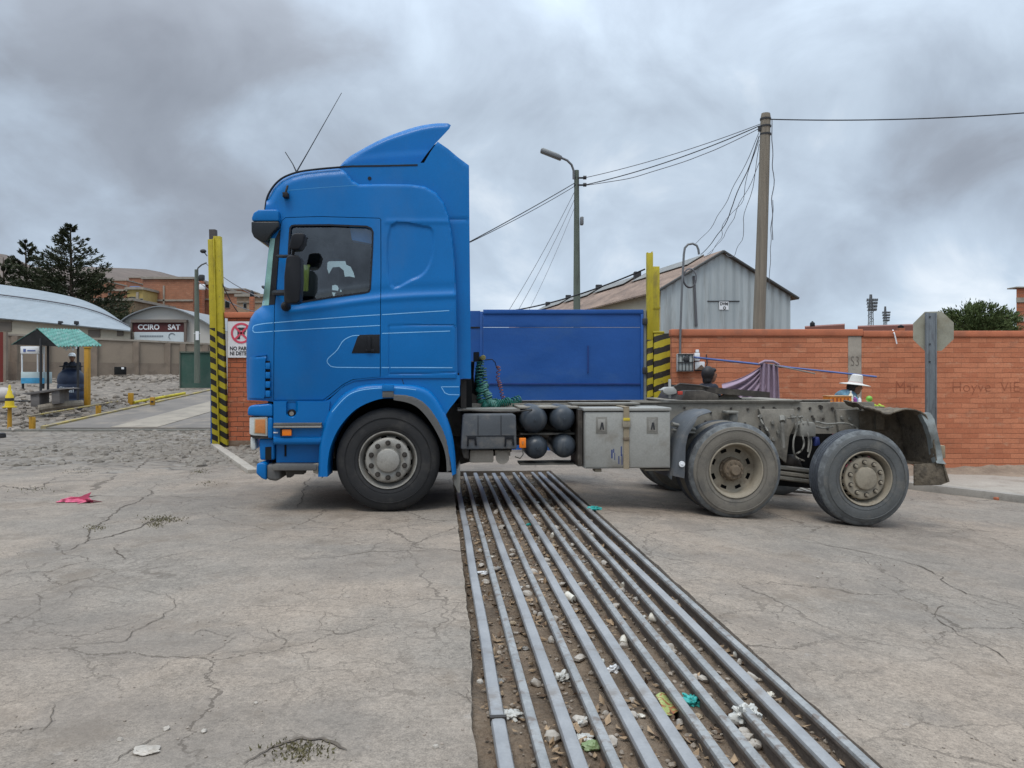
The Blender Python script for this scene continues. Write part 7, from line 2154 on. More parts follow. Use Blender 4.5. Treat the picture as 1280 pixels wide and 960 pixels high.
# red door at far left
rd = empty('red_door', P(0, 472, 33), 'dark red metal door cut by the left picture edge', 'door')
MB().box((P(-40, 0, 33).x, 33, .7), (P(4.5, 0, 33).x, 33.1, P(0, 415, 33).z)).build('leaf', M('dark_red_paint', (.14, .02, .014), .7, var=.2), parent=rd)
MB().box((P(4.6, 0, 33).x, 32.97, .7), (P(8, 0, 33).x, 33.12, P(0, 415, 33).z)).build('door_frame', m_ywall2, parent=rd)
# green panel gate at the right of the yard
gp = empty('green_panel', P(243, 479, 30), 'dark green sheet metal panel standing at the end of the yard wall', 'panel')
zg = terrain(-12, 30)
MB().box((P(225.5, 0, 30).x, 30, zg - .1), (P(266, 0, 30).x, 30.06, P(0, 440, 30).z)).build('sheet', M('green_panel_paint', (.035, .085, .065), .7, var=.15, dirt=(.09, .12, .1), damt=.4), parent=gp)
MB().box((P(224.8, 0, 30).x, 29.96, zg - .1), (P(226, 0, 30).x, 29.998, P(0, 440, 30).z)).box((P(225, 0, 30).x, 29.95, P(0, 441, 30).z), (P(266, 0, 30).x, 29.997, P(0, 440, 30).z + .02)).build('panel_frame', m_lpole, parent=gp)
# street pole in the yard
ylp = empty('street_lamp', P(246.5, 477, 29.5), 'slim grey lamp pole in the yard in front of the green panel', 'street lamp')
MB().tube([P(246.6, 479, 29.5), P(246.3, 420, 29.5), P(245.6, 337, 29.5)], [.115, .10, .07], 12).build('pole', m_lpole, parent=ylp)
MB().tube([P(246, 340, 29.5), P(247.5, 335, 29.5), P(252, 331, 29.4), P(258, 328.5, 29.3)], .03, 6).build('arm', m_lamp, parent=ylp)
MB().ell(P(254, 314, 29.3), (.12, .1, .08)).tube([P(254, 314, 29.3), P(259, 320, 29.3)], .02, 5).build('lamp_head', m_dark, parent=ylp)
MB().pbox(248, 343, 254, 350, 29.3, 29.5).build('transformer', m_dark, parent=ylp, bevel=.04)
MB().pbox(248.5, 355, 255, 362, 29.25, 29.4).build('meter', m_white, parent=ylp, bevel=.03)
MB().lathe([(.13, 0), (.13, .02)], P(246.3, 417, 29.5), (0, 0, 1), 12).pbox(244.4, 414, 248.2, 425, 29.36, 29.39).build('notice', m_white, parent=ylp)
g4 = 'thin wires in the yard sky'
wire(P(258, 330, 29), P(325, 372, 26), .1, .016, m_gcable, 'upper thin wire from the yard lamp toward the cab front', g4)
wire(P(248, 352, 29), P(330, 392, 26), .2, .016, m_gcable, 'lower thin wire from the yard lamp toward the cab front', g4)
wire(P(277, 352, 15.2), P(312, 402, 15.4), .15, .010, m_cable, 'short dark wire from the yellow post to the brick pier', None)
# arched workshop with the brown sign board
m_wwall = M('off_white_plaster', (.50, .48, .44), .9, var=.08, scale=.5, dirt=(.36, .33, .29), damt=.4, dscale=.4)
YA = 46.0
aw_ = empty('arched_workshop', (P(210, 0, YA).x, YA, 2), 'off white workshop with a low arched roof and a brown sign board', 'workshop')
arc = spline([(151, 412), (153, 404), (162, 396.5), (178, 389.5), (200, 383.8), (222, 387), (243, 395), (262, 405), (275, 414)], False, 5)
poly = [(151, 480)] + [(p.x, p.y) for p in arc] + [(275, 480)]
MB().prism(poly, YA, YA + 14, 0, YA).build('wall', m_wwall, parent=aw_, smooth_angle=0)
mb = MB(); q = [P(p.x, p.y - .6, YA) for p in arc]; k = len(q)
mb.add([p + Vector((0, -.35, .02)) for p in q] + [p + Vector((0, 14.3, .02)) for p in q], [(i, i + 1, k + i + 1, k + i) for i in range(k - 1)])
mb.build('roof', M('arched_roof_sheet', (.22, .23, .235), .6, .2, var=.15), parent=aw_, solid=.06)
MB().box((P(168, 0, YA).x, YA - .3, P(0, 415.3, YA).z), (P(235.5, 0, YA).x, YA - .2, P(0, 403.8, YA).z)).build('sign_board', flat('dark_maroon_board', (.085, .022, .022), .7), parent=aw_)
MB().box((P(167.5, 0, YA).x, YA - .42, P(0, 403.7, YA).z), (P(236.5, 0, YA).x, YA - .1, P(0, 400, YA).z)).box((P(233.6, 0, YA).x, YA - .4, 2), (P(236.4, 0, YA).x, YA - .31, P(0, 403.8, YA).z)).box((P(167.4, 0, YA).x, YA - .4, 2), (P(169, 0, YA).x, YA - .31, P(0, 403.8, YA).z)).build('sign_frame', flat('taupe_frame', (.15, .12, .10), .8), parent=aw_)
MB().box((P(171, 0, YA).x, YA - .31, P(0, 428, YA).z), (P(232.5, 0, YA).x, YA - .25, P(0, 415.4, YA).z)).build('banner', M('pale_banner', (.55, .60, .62), .8, var=.05), parent=aw_)
text('CCIRO', .42, P(185.8, 409.2, YA - .305), m_white, aw_, bold=.012)
text('SAT', .42, P(217.5, 409.2, YA - .305), m_white, aw_, bold=.012)
mb = MB()
for k in range(14): mb.box((P(178 + k * 2.1, 0, YA).x, YA - .325, P(0, 421.5, YA).z), (P(179.6 + k * 2.1, 0, YA).x, YA - .312, P(0, 419.5, YA).z))
mb.tube([P(215 + 4 * math.cos(t), 420.5 - 4 * math.sin(t), YA - .32) for t in [R(30 + 200 * i / 12) for i in range(13)]], .03, 5)
mb.build('banner_print', flat('grey_print', (.22, .25, .28), .8), parent=aw_)
# long shed with the pale arched metal roof
m_shed = corr_mat('pale_roof_sheet', (.25, .28, .30), .9, 0, .55, .2, .10, (.30, .30, .29), .25, .25)
YSH = 42.0
sh = empty('long_shed', (P(70, 0, YSH).x, YSH, 2), 'long cream shed under a pale grey curved metal roof at the left', 'shed')
rt = spline([(-60, 352), (-20, 354.5), (20, 359.5), (60, 366), (95, 373.5), (118, 382), (135, 391), (150, 401.5), (163, 411.5)], False, 5)
k = len(rt)
vs = []; nr = 8
for j in range(nr + 1):
    f = j / nr
    for p in rt:
        # near eave (f=0) up to the crown of the roof (f=1), further back
        ez = P(p.x, np.interp(p.x, [-60, 0, 163], [391, 397.5, 413]), YSH - 3)
        tz_ = P(p.x, p.y, YSH + 4)
        w_ = math.sin(f * math.pi / 2)
        vs.append(Vector((ez.x + (tz_.x - ez.x) * f, ez.y + (tz_.y - ez.y) * f, ez.z + (max(tz_.z, ez.z) - ez.z) * w_)))
mb = MB(); mb.add(vs, [(j * k + i, j * k + i + 1, (j + 1) * k + i + 1, (j + 1) * k + i) for j in range(nr) for i in range(k - 1)])
back = [vs[nr * k + i] for i in range(k)]
mb.add(back + [Vector((p.x, p.y + 7, p.z - 2.2)) for p in back], [(i, i + 1, k + i + 1, k + i) for i in range(k - 1)])
rf_ = mb.build('roof', m_shed, parent=sh, recalc=False, solid=.06)
MB().tube([P(-20, 366.5, YSH + 1), P(40, 374, YSH + .8), P(100, 382, YSH + .6), P(148, 391, YSH + .5)] if False else [vs[3 * k + i] + Vector((0, 0, .08)) for i in range(0, k - 1)], .04, 5).build('roof_cable', m_gcable, parent=sh)
a_, b_ = P(-60, 398, YSH - 2.7), P(163, 415, YSH - 2.7)
mb = MB(); q = [Vector((a_.x, a_.y, .8)), Vector((b_.x, a_.y, .8)), Vector((b_.x, a_.y, P(0, 414, YSH - 2.7).z)), Vector((a_.x, a_.y, P(0, 392, YSH - 2.7).z))]
kk_ = (YSH + 6.3) / (YSH - 2.7); mb.add(q + [Vector((v.x * kk_, v.y + 9, v.z)) for v in q], [(0, 1, 2, 3), (7, 6, 5, 4), (0, 4, 5, 1), (1, 5, 6, 2), (3, 7, 4, 0)])
mb.build('wall', m_cream, parent=sh, smooth_angle=0)
for (x0, x1, y0, y1) in ((-8, 14, 402, 414), (110, 125, 412.5, 421.5), (146, 154, 413, 420)):
    w_ = MB().pbox(x0, y0, x1, y1, YSH - 2.74, YSH - 2.702).build('window', flat('dull_window_board', (.14, .12, .10), .8), parent=sh)
    MB().pbox(x0 - .6, y0 - .8, x1 + .6, y0 - .1, YSH - 2.78, YSH - 2.702).build('lintel', m_conc, parent=w_)
mb = MB()
for px in (72, 92): mb.pbox(px, 401, px + 3, 405.5, YSH - 3.1, YSH - 2.8)
mb.build('eave_lamp', m_dark, parent=sh, bevel=.03)

# houses on the slope behind
def house(px0, px1, pt, pb, Y, label, mat, wins=(), bands=(), roofm=None, dep=8, slab=True):
    o = empty('brick_house', (P((px0 + px1) / 2, 0, Y).x, Y, 0), label, 'house')
    a_, b_ = P(px0, pb, Y), P(px1, pt, Y)
    MB().box((a_.x, Y, -1), (b_.x, Y + dep, b_.z)).build('wall', mat, parent=o, smooth_angle=0)
    if slab: MB().box((a_.x - .15, Y - .2, b_.z + .003), (b_.x + .15, Y + dep + .2, b_.z + .22)).build('roof', roofm or m_conc, parent=o, smooth_angle=0)
    for (x0, x1, y0, y1) in wins:
        f_ = MB().pbox(x0, y0, x1, y1, Y - .06, Y - .003).build('window', m_galv, parent=o)
        MB().pbox(x0 + .5, y0 + .5, x1 - .5, y1 - .5, Y - .09, Y - .062).build('pane', m_rimhole, parent=f_)
    if bands:
        mb = MB()
        for (x0, x1, y0, y1) in bands: mb.pbox(x0, y0, x1, y1, Y - .1, Y - .004)
        mb.build('concrete_band', m_conc, parent=o, smooth_angle=0)
    return o
m_hb = brick_mat('house_brick', (.36, .16, .095), (.31, .14, .085), (.30, .17, .11), .45, .2, .015, soot=True)
m_hb2 = brick_mat('house_brick_brown', (.33, .15, .09), (.28, .125, .08), (.24, .15, .10), .45, .2, .015)
house(179, 241, 349, 395, 75, 'largest tall plain brick house behind the arched workshop', m_hb, (), ((179, 241, 374.2, 376.5), (203.5, 205.5, 357, 395)))
house(241.5, 262, 356, 395, 78, 'brick house directly right of the tallest house, partly behind the lamp pole', m_hb2, ((245, 254, 375, 378),), ((241.5, 262, 373, 375),))
house(130, 178, 364, 372, 84, 'brick house with low roof seen between conifer and the tallest house', m_hb, ((135, 139, 366, 369),), ())
yh = house(159, 178.5, 362, 392, 72, 'pale yellow framed house front with an open upper floor', M('mustard_plaster', (.36, .27, .10), .9), ((161, 169, 371, 379), (174.5, 178.5, 373, 385)), ((170, 173, 365, 386),))
MB().pbox(160, 357.5, 174, 361.8, 72.5, 76).build('tarpaulin', flat('blue_tarp', (.07, .11, .22), .7), parent=yh, bevel=.3)
house(118, 166, 376, 400, 66, 'low earthen house with piled tan timber below the brick houses', M('earth_wall', (.20, .14, .085), .95, var=.5, scale=1.5), (), ((120, 158, 384, 386),))
house(277, 300, 367, 395, 70, 'reddish house with a white barred window right of the yellow posts', m_hb, ((281, 287, 376, 384.5),), ())
house(296, 330, 371, 395, 66, 'tan half built house just left of the cab front', M('tan_house_wall', (.30, .21, .14), .9, var=.2), ((304, 308, 379, 385), (314, 318, 379, 385)), ((296, 330, 377, 378.2),))
house(112, 132, 352, 372, 150, 'small far brick house high on the slope just right of the tall conifer', m_hb2, ((116, 119, 356, 360), (123, 126, 356, 360)), ())
house(138, 158, 351, 366, 170, 'far tan house on the slope above the low roofed brick house', m_hb, ((142, 145, 355, 358.5), (149, 152, 355, 358.5)), ((138, 158, 360, 361),))
house(161, 178, 347.5, 362, 190, 'far brick house on the slope left of the tallest brick house', m_hb2, ((165, 168, 351, 355),), ())
house(263, 281, 362, 385, 120, 'far brick house partly behind the yellow posts', m_hb, (), ())
house(284, 306, 362, 376, 140, 'far brick house on the slope behind the reddish house', m_hb2, ((288, 291, 365, 369), (297, 300, 365, 369)), ())
tank_roof(251, 343.5, 6.5, 8, 76, 'black roof water tank behind the yard lamp pole')
tank_roof(315, 363, 5, 8, 64, 'small dark roof tank just left of the windshield')
# hills
m_hill = M('brown_hillside', (.125, .098, .082), 1.0, var=.25, scale=.012, fine=.2, fscale=.2, dirt=(.19, .12, .095), damt=.5, dscale=.03, bump=0)
def hill(prof, Y, back, name):
    mb = MB(); k = len(prof); vs = []
    for j in range(7):
        f = j / 6
        for (px, py) in prof:
            q = P(px, py, Y); z = q.z * (1 - (1 - f) ** 2) if f < 1 else q.z
            vs.append((q.x, Y - back * (1 - f), max(-2, z + 1.5 * mnoise.noise(Vector((q.x * .02, f * 3, 0))) * (f < 1))))
    mb.add(vs, [(j * k + i, j * k + i + 1, (j + 1) * k + i + 1, (j + 1) * k + i) for j in range(6) for i in range(k - 1)])
    mb.add([(vs[6 * k + i]) for i in range(k)] + [(vs[6 * k + i][0], Y + back, -5) for i in range(k)], [(i, i + 1, k + i + 1, k + i) for i in range(k - 1)])
    tag(mb.build(name, m_hill, loc0=True, recalc=False), kind='structure')
hill([tuple(p) for p in spline([Vector(p) for p in ((-400, 330), (-200, 300), (-60, 305), (0, 317.5), (12, 320), (60, 340), (110, 345), (160, 348), (230, 349), (290, 366), (330, 380), (420, 400), (520, 425))], False, 4)], 420, 260, 'hill')

# ------------------------------------------------------------------ kiosk corner of the yard
m_kroof = corr_mat('green_kiosk_roof', (.065, .215, .18), .16, 0, .5, .1, .35, (.22, .29, .28), .6, .6, 1.5, (3, 3, .6))
YK = 21.9; zk = terrain(-12.5, YK)
kk = empty('kiosk', (P(70, 0, YK).x, YK, zk), 'open kiosk with a faded green corrugated roof on thin posts', 'kiosk')
# near gable at left, ridge running right and back
rA, rB = P(46, 410, YK), P(98, 412, YK + 1.2)
eA, eB = P(71.5, 433, YK - .7), P(127, 432, YK + .4)
gA, gB = P(14, 430.5, YK + .9), P(70, 430, YK + 2.2)
mb = MB(); n_ = 14
for (r0, r1, e0, e1) in ((rA, rB, eA, eB),):
    vs = []
    for i in range(29):
        t = i / 28
        for j in range(5):
            p = r0.lerp(r1, t).lerp(e0.lerp(e1, t), j / 4); p.z += .02 * math.cos(i * math.pi) + .012 * mnoise.noise(p * 3); vs.append(p)
    mb.add(vs, [(i * 5 + j, i * 5 + j + 1, (i + 1) * 5 + j + 1, (i + 1) * 5 + j) for i in range(28) for j in range(4)])
mb.build('roof', m_kroof, parent=kk, solid=.012, recalc=False)
mb = MB(); mb.add([rA + Vector((0, 0, -.01)), rB + Vector((0, 0, -.01)), gB, gA], [(0, 1, 2, 3)]); mb.build('roof', m_kroof, parent=kk, solid=.012, recalc=False)
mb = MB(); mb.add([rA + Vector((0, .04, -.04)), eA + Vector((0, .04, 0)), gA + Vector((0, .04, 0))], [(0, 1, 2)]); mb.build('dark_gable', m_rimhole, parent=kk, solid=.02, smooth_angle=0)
for px, Y_, pt in ((51, YK - .35, 423), (97.5, YK - .05, 433), (60, YK + 1.3, 430)):
    b_ = P(px, 0, Y_); MB().cyl((b_.x, Y_, terrain(b_.x, Y_) - .05), (b_.x, Y_, P(0, pt, Y_).z), .035, n=8).build('post', m_dark, parent=kk)
m_teal_t = flat('white_fringe', (.55, .6, .6), .8)
mb = MB()
for k, px in enumerate((79, 82, 85, 90, 94)): mb.pbox(px, 433, px + 1.8, 436 + (k % 2) * 2, YK - .25, YK - .22)
mb.build('hanging_tags', m_teal_t, parent=kk)
bd = empty('refreshment_stand', (P(40, 0, 23.6).x, 23.6, terrain(-14.5, 23.6)), 'white and blue refreshment stand with a header board left of the kiosk', 'stand')
MB().pbox(25.5, 433, 54, 442, 23.6, 23.7).build('header_board', m_white, parent=bd, bevel=.01)
MB().pbox(26, 465, 55.5, 479.5, 23.55, 23.95).build('counter', M('pale_counter', (.45, .55, .56), .6), parent=bd, bevel=.01)
MB().pbox(26.2, 472.5, 55.3, 479.3, 23.53, 23.548).build('blue_band', M('sky_blue_print', (.06, .32, .55), .6, var=.3, scale=6), parent=bd)
for px in (26.5, 46, 54): MB().pbox(px, 442, px + 1, 465, 23.62, 23.66).build('upright', m_white, parent=bd)
MB().pbox(27, 479.5, 29, 486, 23.6, 23.65).pbox(52.5, 479.5, 54.5, 486, 23.6, 23.65).build('leg', m_dark, parent=bd)
mb = MB(); mb.pbox(29, 436, 32, 440, 23.59, 23.598).pbox(34, 437.5, 44, 439, 23.59, 23.598); mb.build('header_print', flat('blue_print', (.08, .12, .3), .6), parent=bd)
# bench table
bn = empty('plank_bench', (P(62, 0, YK - 1.0).x, YK - 1.0, terrain(-12.6, YK - 1)), 'grey plank bench on two board legs under the kiosk front', 'bench')
MB().prism([(35, 491.5), (85, 484.5), (94, 485.5), (44, 493.5)], YK - 1.3, YK - .7, 0, YK - 1).build('seat', m_wood, parent=bn, bevel=.01)
for a_ in ([(45, 493), (56, 491.5), (56.5, 508), (45.5, 508)], [(71, 489), (81, 487.5), (81.5, 504), (71.5, 505)]):
    MB().prism(a_, YK - 1.25, YK - .8, 0, YK - 1).build('leg', m_wood, parent=bn, bevel=.008)
# navy water tank with pale lettering
YTK = 22.6; ct = P(89, 0, YTK); ct.z = terrain(ct.x, YTK)
tk = empty('water_tank', ct, 'big navy ribbed water tank with white lettering beside the kiosk post', 'water tank')
rr = 15.5 / F * YTK; hT = P(0, 459, YTK).z - ct.z
pr_ = [(rr * .97, 0), (rr, .04)]
for k in range(4):
    z0 = hT * (.06 + .17 * k); pr_ += [(rr, z0), (rr * .965, z0 + hT * .02), (rr * .965, z0 + hT * .04), (rr, z0 + hT * .06)]
pr_ += [(rr, hT * .74), (rr * .9, hT * .84), (rr * .62, hT * .93), (rr * .45, hT * .95), (rr * .45, hT), (0, hT)]
MB().lathe(pr_, ct, (0, 0, 1), 40).build('tank_body', M('navy_plastic', (.020, .032, .065), .45, var=.15), parent=tk)
MB().lathe([(rr * .5, hT * 1.0), (rr * .85, hT * 1.01), (rr * .85, hT * 1.03), (0, hT * 1.035)], ct, (0, 0, 1), 24).build('lid', m_black, parent=tk)
text('Sinai', .24, Vector((ct.x + .08, ct.y - rr - .01, P(0, 487, YTK).z)), flat('pale_letters', (.40, .45, .5), .6), tk, bold=.003)
# person behind the tank
pz_ = terrain(-13.5, 23.8)
loc3 = Vector((P(90.5, 0, 23.8).x, 23.8, pz_))
p3_, pl3, hd, s3 = person(loc3, -75, (P(0, 441, 23.8).z - pz_) / 1.735 * 1.70, 'person in a white cap and dark clothes behind the navy water tank', flat('navy_top', (.015, .018, .028), .9), flat('navy_trousers', (.02, .02, .03), .9))
mb = MB(); mb.ell(hd + Vector((-.02, 0, .01)), (.10, .088, .10)); pl3(mb).build('hair', m_hair, parent=p3_)
mb = MB().lathe([(0, .16), (.07, .15), (.105, .11), (.115, .05), (.112, .04)], hd + Vector((-.01, 0, 0)), (0, 0, 1), 24); mb.ell(hd + Vector((.12, 0, .05)), (.08, .075, .012)); pl3(mb).build('cap', m_white, parent=p3_)
# orange post of the yard entrance
op = empty('orange_post', P(107.5, 503, 21.4), 'thick orange yellow post at the right corner of the kiosk', 'post')
m_opost = M('orange_post_paint', (.42, .22, .018), .6, var=.2, stretch=(1, 1, .4), dirt=(.16, .10, .04), damt=.5)
MB().pbox(104.8, 435, 110.4, 507, 21.4, 21.53).build('shaft', m_opost, parent=op, bevel=.01)
MB().pbox(104.2, 433.6, 111, 434.9, 21.38, 21.55).build('cap', m_opost, parent=op)
# low log beside the bench
lg = MB().tube([P(48, 511, 20.6), P(78, 506, 20.9), P(104, 504.5, 21.2)], [.10, .11, .10], 10).build('timber_log', m_pole); tag(lg, 'dark timber log lying in front of the bench', 'log')
# yellow barrier along the weighbridge
def low_barrier(posts, Z0, label, name='low_barrier'):
    o = empty(name, posts[0][0], label, 'barrier')
    tops = []
    for (g_, h_, w_) in posts:
        MB().box((g_.x - w_, g_.y - .05, g_.z - .05), (g_.x + w_, g_.y + .05, g_.z + h_)).build('post', m_opost, parent=o, bevel=.008)
        tops.append(Vector((g_.x, g_.y - .0, g_.z + h_ + .031)))
    return o, tops
gA_, gB_ = Vector((-11.45, 18.35, terrain(-11, 18.35))), Vector((-11.35, 21.1, terrain(-11, 21.1)))
o, tp = low_barrier([(gA_, .30, .055), (gB_, .28, .055)], 0, 'low yellow rail barrier with two posts along the left edge of the weighbridge')
dd = (tp[1] - tp[0]); MB().tube([tp[0] - dd * .06, tp[1] + dd * .35], .022, 8).build('rail', m_yedge, parent=o)
g3_ = Vector((-11.9, 24.0, terrain(-11, 24.0))); g4_ = Vector((-11.4, 27.5, terrain(-11, 27.5)))
o, tp = low_barrier([(g3_, .36, .07)], 0, 'short dull yellow stub post with a lying bar behind the low barrier')
MB().tube([g3_ + Vector((.1, 0, .06)), g3_ + Vector((.75, 2.2, .3))], .05, 8).build('rail', m_yellow, parent=o)
o = empty('low_barrier', Vector((-10.85, 22.9, terrain(-11, 22.9))), 'single short yellow marker post at the middle of the weighbridge edge', 'barrier post')
MB().pbox(187.2, 496.5, 192.3, 506.5, 22.9, 23.0).build('post', m_opost, parent=o, bevel=.01); MB().pbox(188.5, 501, 191.5, 503, 22.88, 22.898).build('dark_mark', m_dark, parent=o)
# cone bollard
gcb = G(12, 536); 
cb = empty('cone_bollard', gcb, 'yellow cone shaped bollard head on an orange stem at the left edge', 'bollard')
Yc = gcb.y; s_ = Yc / F
MB().cyl(gcb, gcb + Vector((0, 0, 27 * s_)), 2.6 * s_, 2.3 * s_, n=12).build('stem', m_opost, parent=cb)
MB().lathe([(7.8 * s_, 26.5 * s_), (7.8 * s_, 28 * s_), (5.4 * s_, 28.4 * s_), (4.9 * s_, 34 * s_), (4.7 * s_, 41 * s_), (2.9 * s_, 44 * s_), (2.6 * s_, 47 * s_), (1.7 * s_, 48.5 * s_), (1.5 * s_, 53 * s_), (.9 * s_, 55 * s_), (0, 55.2 * s_)], gcb, (0, 0, 1), 24).build('cone_head', M('bright_yellow', (.62, .45, .02), .5), parent=cb)
MB().lathe([(5.0 * s_, 35 * s_), (4.95 * s_, 38.5 * s_)], gcb - Vector((0, 0, 0)), (0, 0, 1), 24).build('dark_band', m_dark, parent=cb, solid=.004)
o = MB().lathe([(.07, 0), (.09, .01), (.08, .09), (.03, .11), (0, .11)], G(2, 547), (0, 0, 1), 16).build('bollard_base', m_tyre); tag(o, 'low black rubber bollard base at the left picture edge', 'bollard base')
o = MB().ell(P(3, 494, 21.2), (.32, .3, .22), 18, 12).build('sack', M('pale_sack', (.42, .38, .35), .9, var=.2)); tag(o, 'pale bulging sack at the left picture edge behind the cone bollard', 'sack')
o = MB().tube([P(-20, 501, 20.6), P(45, 501.5, 20.8)], .02, 6).build('iron_bar', m_dark); tag(o, 'thin dark bar running level behind the cone bollard', 'bar')

# rubble heaps along the yard wall and gravel by the barrier
r_ = random.Random(21)
mb = MB()
def rock(mb, c, s_, r_, m=0):
    b0 = len(mb.v)
    mb.ell(c, (s_ * r_.uniform(.7, 1.3), s_ * r_.uniform(.7, 1.2), s_ * r_.uniform(.45, .8)), 7, 5, m, Matrix.Rotation(r_.random() * 6, 3, 'Z') @ Matrix.Rotation(r_.uniform(-.4, .4), 3, 'X'))
    for v in mb.v[b0:]:
        v += Vector((mnoise.noise(v * (2.2 / s_) * .5), mnoise.noise(v * (2.2 / s_) * .5 + Vector((9, 0, 0))), mnoise.noise(v * (2.2 / s_) * .5 + Vector((0, 9, 0))))) * s_ * .35
for _ in range(900):
    f = r_.random()
    if f < .5: x, y = r_.uniform(-22, -12), 36.3 - abs(r_.gauss(0, 1.3))
    elif f < .85: x, y = r_.uniform(-16, -11.5), r_.uniform(18, 26)
    else: x, y = r_.uniform(-22, -12), r_.uniform(26, 35)
    rock(mb, Vector((x, y, terrain(x, y) + .02)), r_.uniform(.03, .12) * (1.4 if f < .5 else 1), r_)
tag(mb.build('rubble', M('yard_rubble', (.20, .17, .14), 1.0, var=.3, scale=2, dirt=(.28, .25, .22), damt=.6, dscale=1.5, bump=.5), loc0=True, recalc=False, smooth_angle=25), kind='stuff')
# loose cobbles standing out of the paving at the entrance
mb = MB()
for _ in range(1500):
    x, y = r_.uniform(-9.5, -3.9), r_.uniform(11.3, 18.0)
    if mnoise.noise(Vector((x * .6, y * .6, 3))) < -.15 or y < 12.0 + 1.6 * mnoise.noise(Vector((x * .5, 4, 0))): continue
    rock(mb, Vector((x, y, terrain(x, y) - .020)), r_.uniform(.05, .10), r_)
tag(mb.build('cobbles', M('cobble_stone', (.18, .157, .13), .9, var=.3, scale=2.5, dirt=(.17, .145, .12), damt=.7, dscale=2, bump=.5), loc0=True, recalc=False, smooth_angle=40), kind='stuff')

# ------------------------------------------------------------------ litter in and by the grid
m_leafdry = M('dry_leaf', (.30, .21, .13), .95, var=.5, scale=9)
m_leafdk = M('brown_leaf', (.13, .085, .055), .95, var=.5, scale=9)
mb = MB()
for _ in range(4600):
    u = r_.uniform(U0 + .02, U1 - .02); v = r_.uniform(1.2, V1 - .2)
    if mnoise.noise(Vector((u * 2.5, v * .9, 7))) < r_.uniform(-.5, .35): continue
    p = rw(u, v); p.z = pit_z(p) + .018
    s_ = r_.uniform(.008, .036)
    a = Vector((r_.gauss(0, 1), r_.gauss(0, 1), r_.gauss(0, .35))).normalized(); b = a.cross(Vector((r_.gauss(0, .3), r_.gauss(0, .3), 1))).normalized()
    up_ = a.cross(b)
    mb.add([p - a * s_, p - b * s_ * .45 + up_ * s_ * .2, p + a * s_, p + b * s_ * .45 + up_ * s_ * .25], [(0, 1, 2, 3)], r_.choice((0, 0, 1)))
tag(mb.build('leaves', [m_leafdry, m_leafdk], loc0=True, recalc=False, smooth_angle=0), kind='stuff')
mb = MB()
for _ in range(2600):
    u = r_.uniform(U0 + .02, U1 - .02); v = r_.uniform(1.2, V1 - .2)
    p = rw(u, v); p.z = pit_z(p) + .006
    rock(mb, p, r_.uniform(.004, .016), r_)
tag(mb.build('gravel', M('pit_gravel', (.27, .225, .18), 1, var=.4, scale=30), loc0=True, recalc=False, smooth_angle=0), kind='stuff')
m_stone = M('pale_stone', (.40, .36, .31), .95, var=.3, scale=12, dirt=(.2, .16, .12), damt=.6, dscale=14, bump=.5)
# stones and cups: positions picked from the photograph, lying on the pit floor
def pit_at(px, py):
    """pit-floor point under a pixel"""
    lo, hi = 1.5, 14
    for _ in range(50):
        m_ = (lo + hi) / 2; p = P(px, py, m_)
        if p.z > pit_z(p): lo = m_
        else: hi = m_
    p = P(px, py, lo); p.z = pit_z(p); return p
stones = [(720, 640), (737, 644), (690, 638), (703, 655), (655, 668), (627, 661), (641, 690), (661, 674), (660, 735), (666, 717), (705, 676), (681, 640), (683, 611), (698, 637), (740, 672), (735, 667), (716, 683), (755, 705), (799, 753),
          (712, 752), (645, 793), (676, 770), (690, 803), (780, 810), (790, 877), (815, 776), (735, 880), (757, 893), (670, 857), (818, 737), (845, 755), (868, 850), (880, 852), (925, 830), (930, 920), (945, 935), (726, 905), (763, 930), (655, 880), (690, 925), (850, 905), (800, 720), (840, 830), (612, 650), (600, 690), (622, 640), (765, 742), (700, 710), (615, 715), (770, 760)]
r5 = random.Random(5)
stones += [(None, None)] * 70
for k, (px, py) in enumerate(stones):
    if px is None:
        p = rw((r5.randrange(NR - 1) + r5.uniform(.35, .65)) * SP, 2.6 + 8.2 * r5.random() ** 1.0); p.z = pit_z(p); py = 800
    else: p = pit_at(px, py)
    sz = r_.uniform(.016, .034) * (1.0 if py > 720 else 1.15)
    mb = MB(); rock(mb, p + Vector((0, 0, sz * .4)), sz, r_)
    o = mb.build('stone', m_stone, smooth_angle=40)
    tag(o, 'small pale stone lying in the dirt between the grid rails', 'stone', 'stones in the grid pit')
m_cup = M('dirty_white_cup', (.58, .54, .46), .7, var=.15, scale=20, dirt=(.28, .22, .15), damt=.5, dscale=25)
def cup(px, py, r0, h_, yaw, label, squash=1.0, grp='cups lying in the grid pit'):
    p = pit_at(px, py) + Vector((0, 0, r0 * .85))
    ax = Vector((math.cos(yaw), math.sin(yaw), .12))
    mb = MB().lathe([(0, 0), (r0 * .72, 0), (r0 * .98, h_), (r0 * 1.06, h_), (r0 * 1.04, h_ + .003), (r0 * .93, h_), (r0 * .68, .003), (0, .003)], p - ax * h_ / 2, ax, 24)
    for v in mb.v:
        v += Vector((0, 0, .004 * mnoise.noise(v * 40)))
    o = mb.build('paper_cup', m_cup); tag(o, label, 'cup', grp)
cup(713, 752, .030, .065, 2.2, 'big white cup left of the fifth rail, halfway along the grid')
cup(781, 735, .027, .055, .7, 'white cup on its side near a right hand rail, middle of the grid')
cup(818, 778, .026, .05, 2.6, 'small tan cup tipped over between two narrow rails on the right')
cup(925, 824, .027, .06, -.6, 'dirty cup wedged beside the rightmost rail')
cup(780, 808, .028, .05, 1.2, 'crushed tan cup between the wide rail and a narrow rail')
cup(692, 672, .028, .06, 1.0, 'yellowish white cup between the middle rails near the truck')
cup(677, 676, .026, .055, .2, 'pale cup beside the fifth rail near the truck')
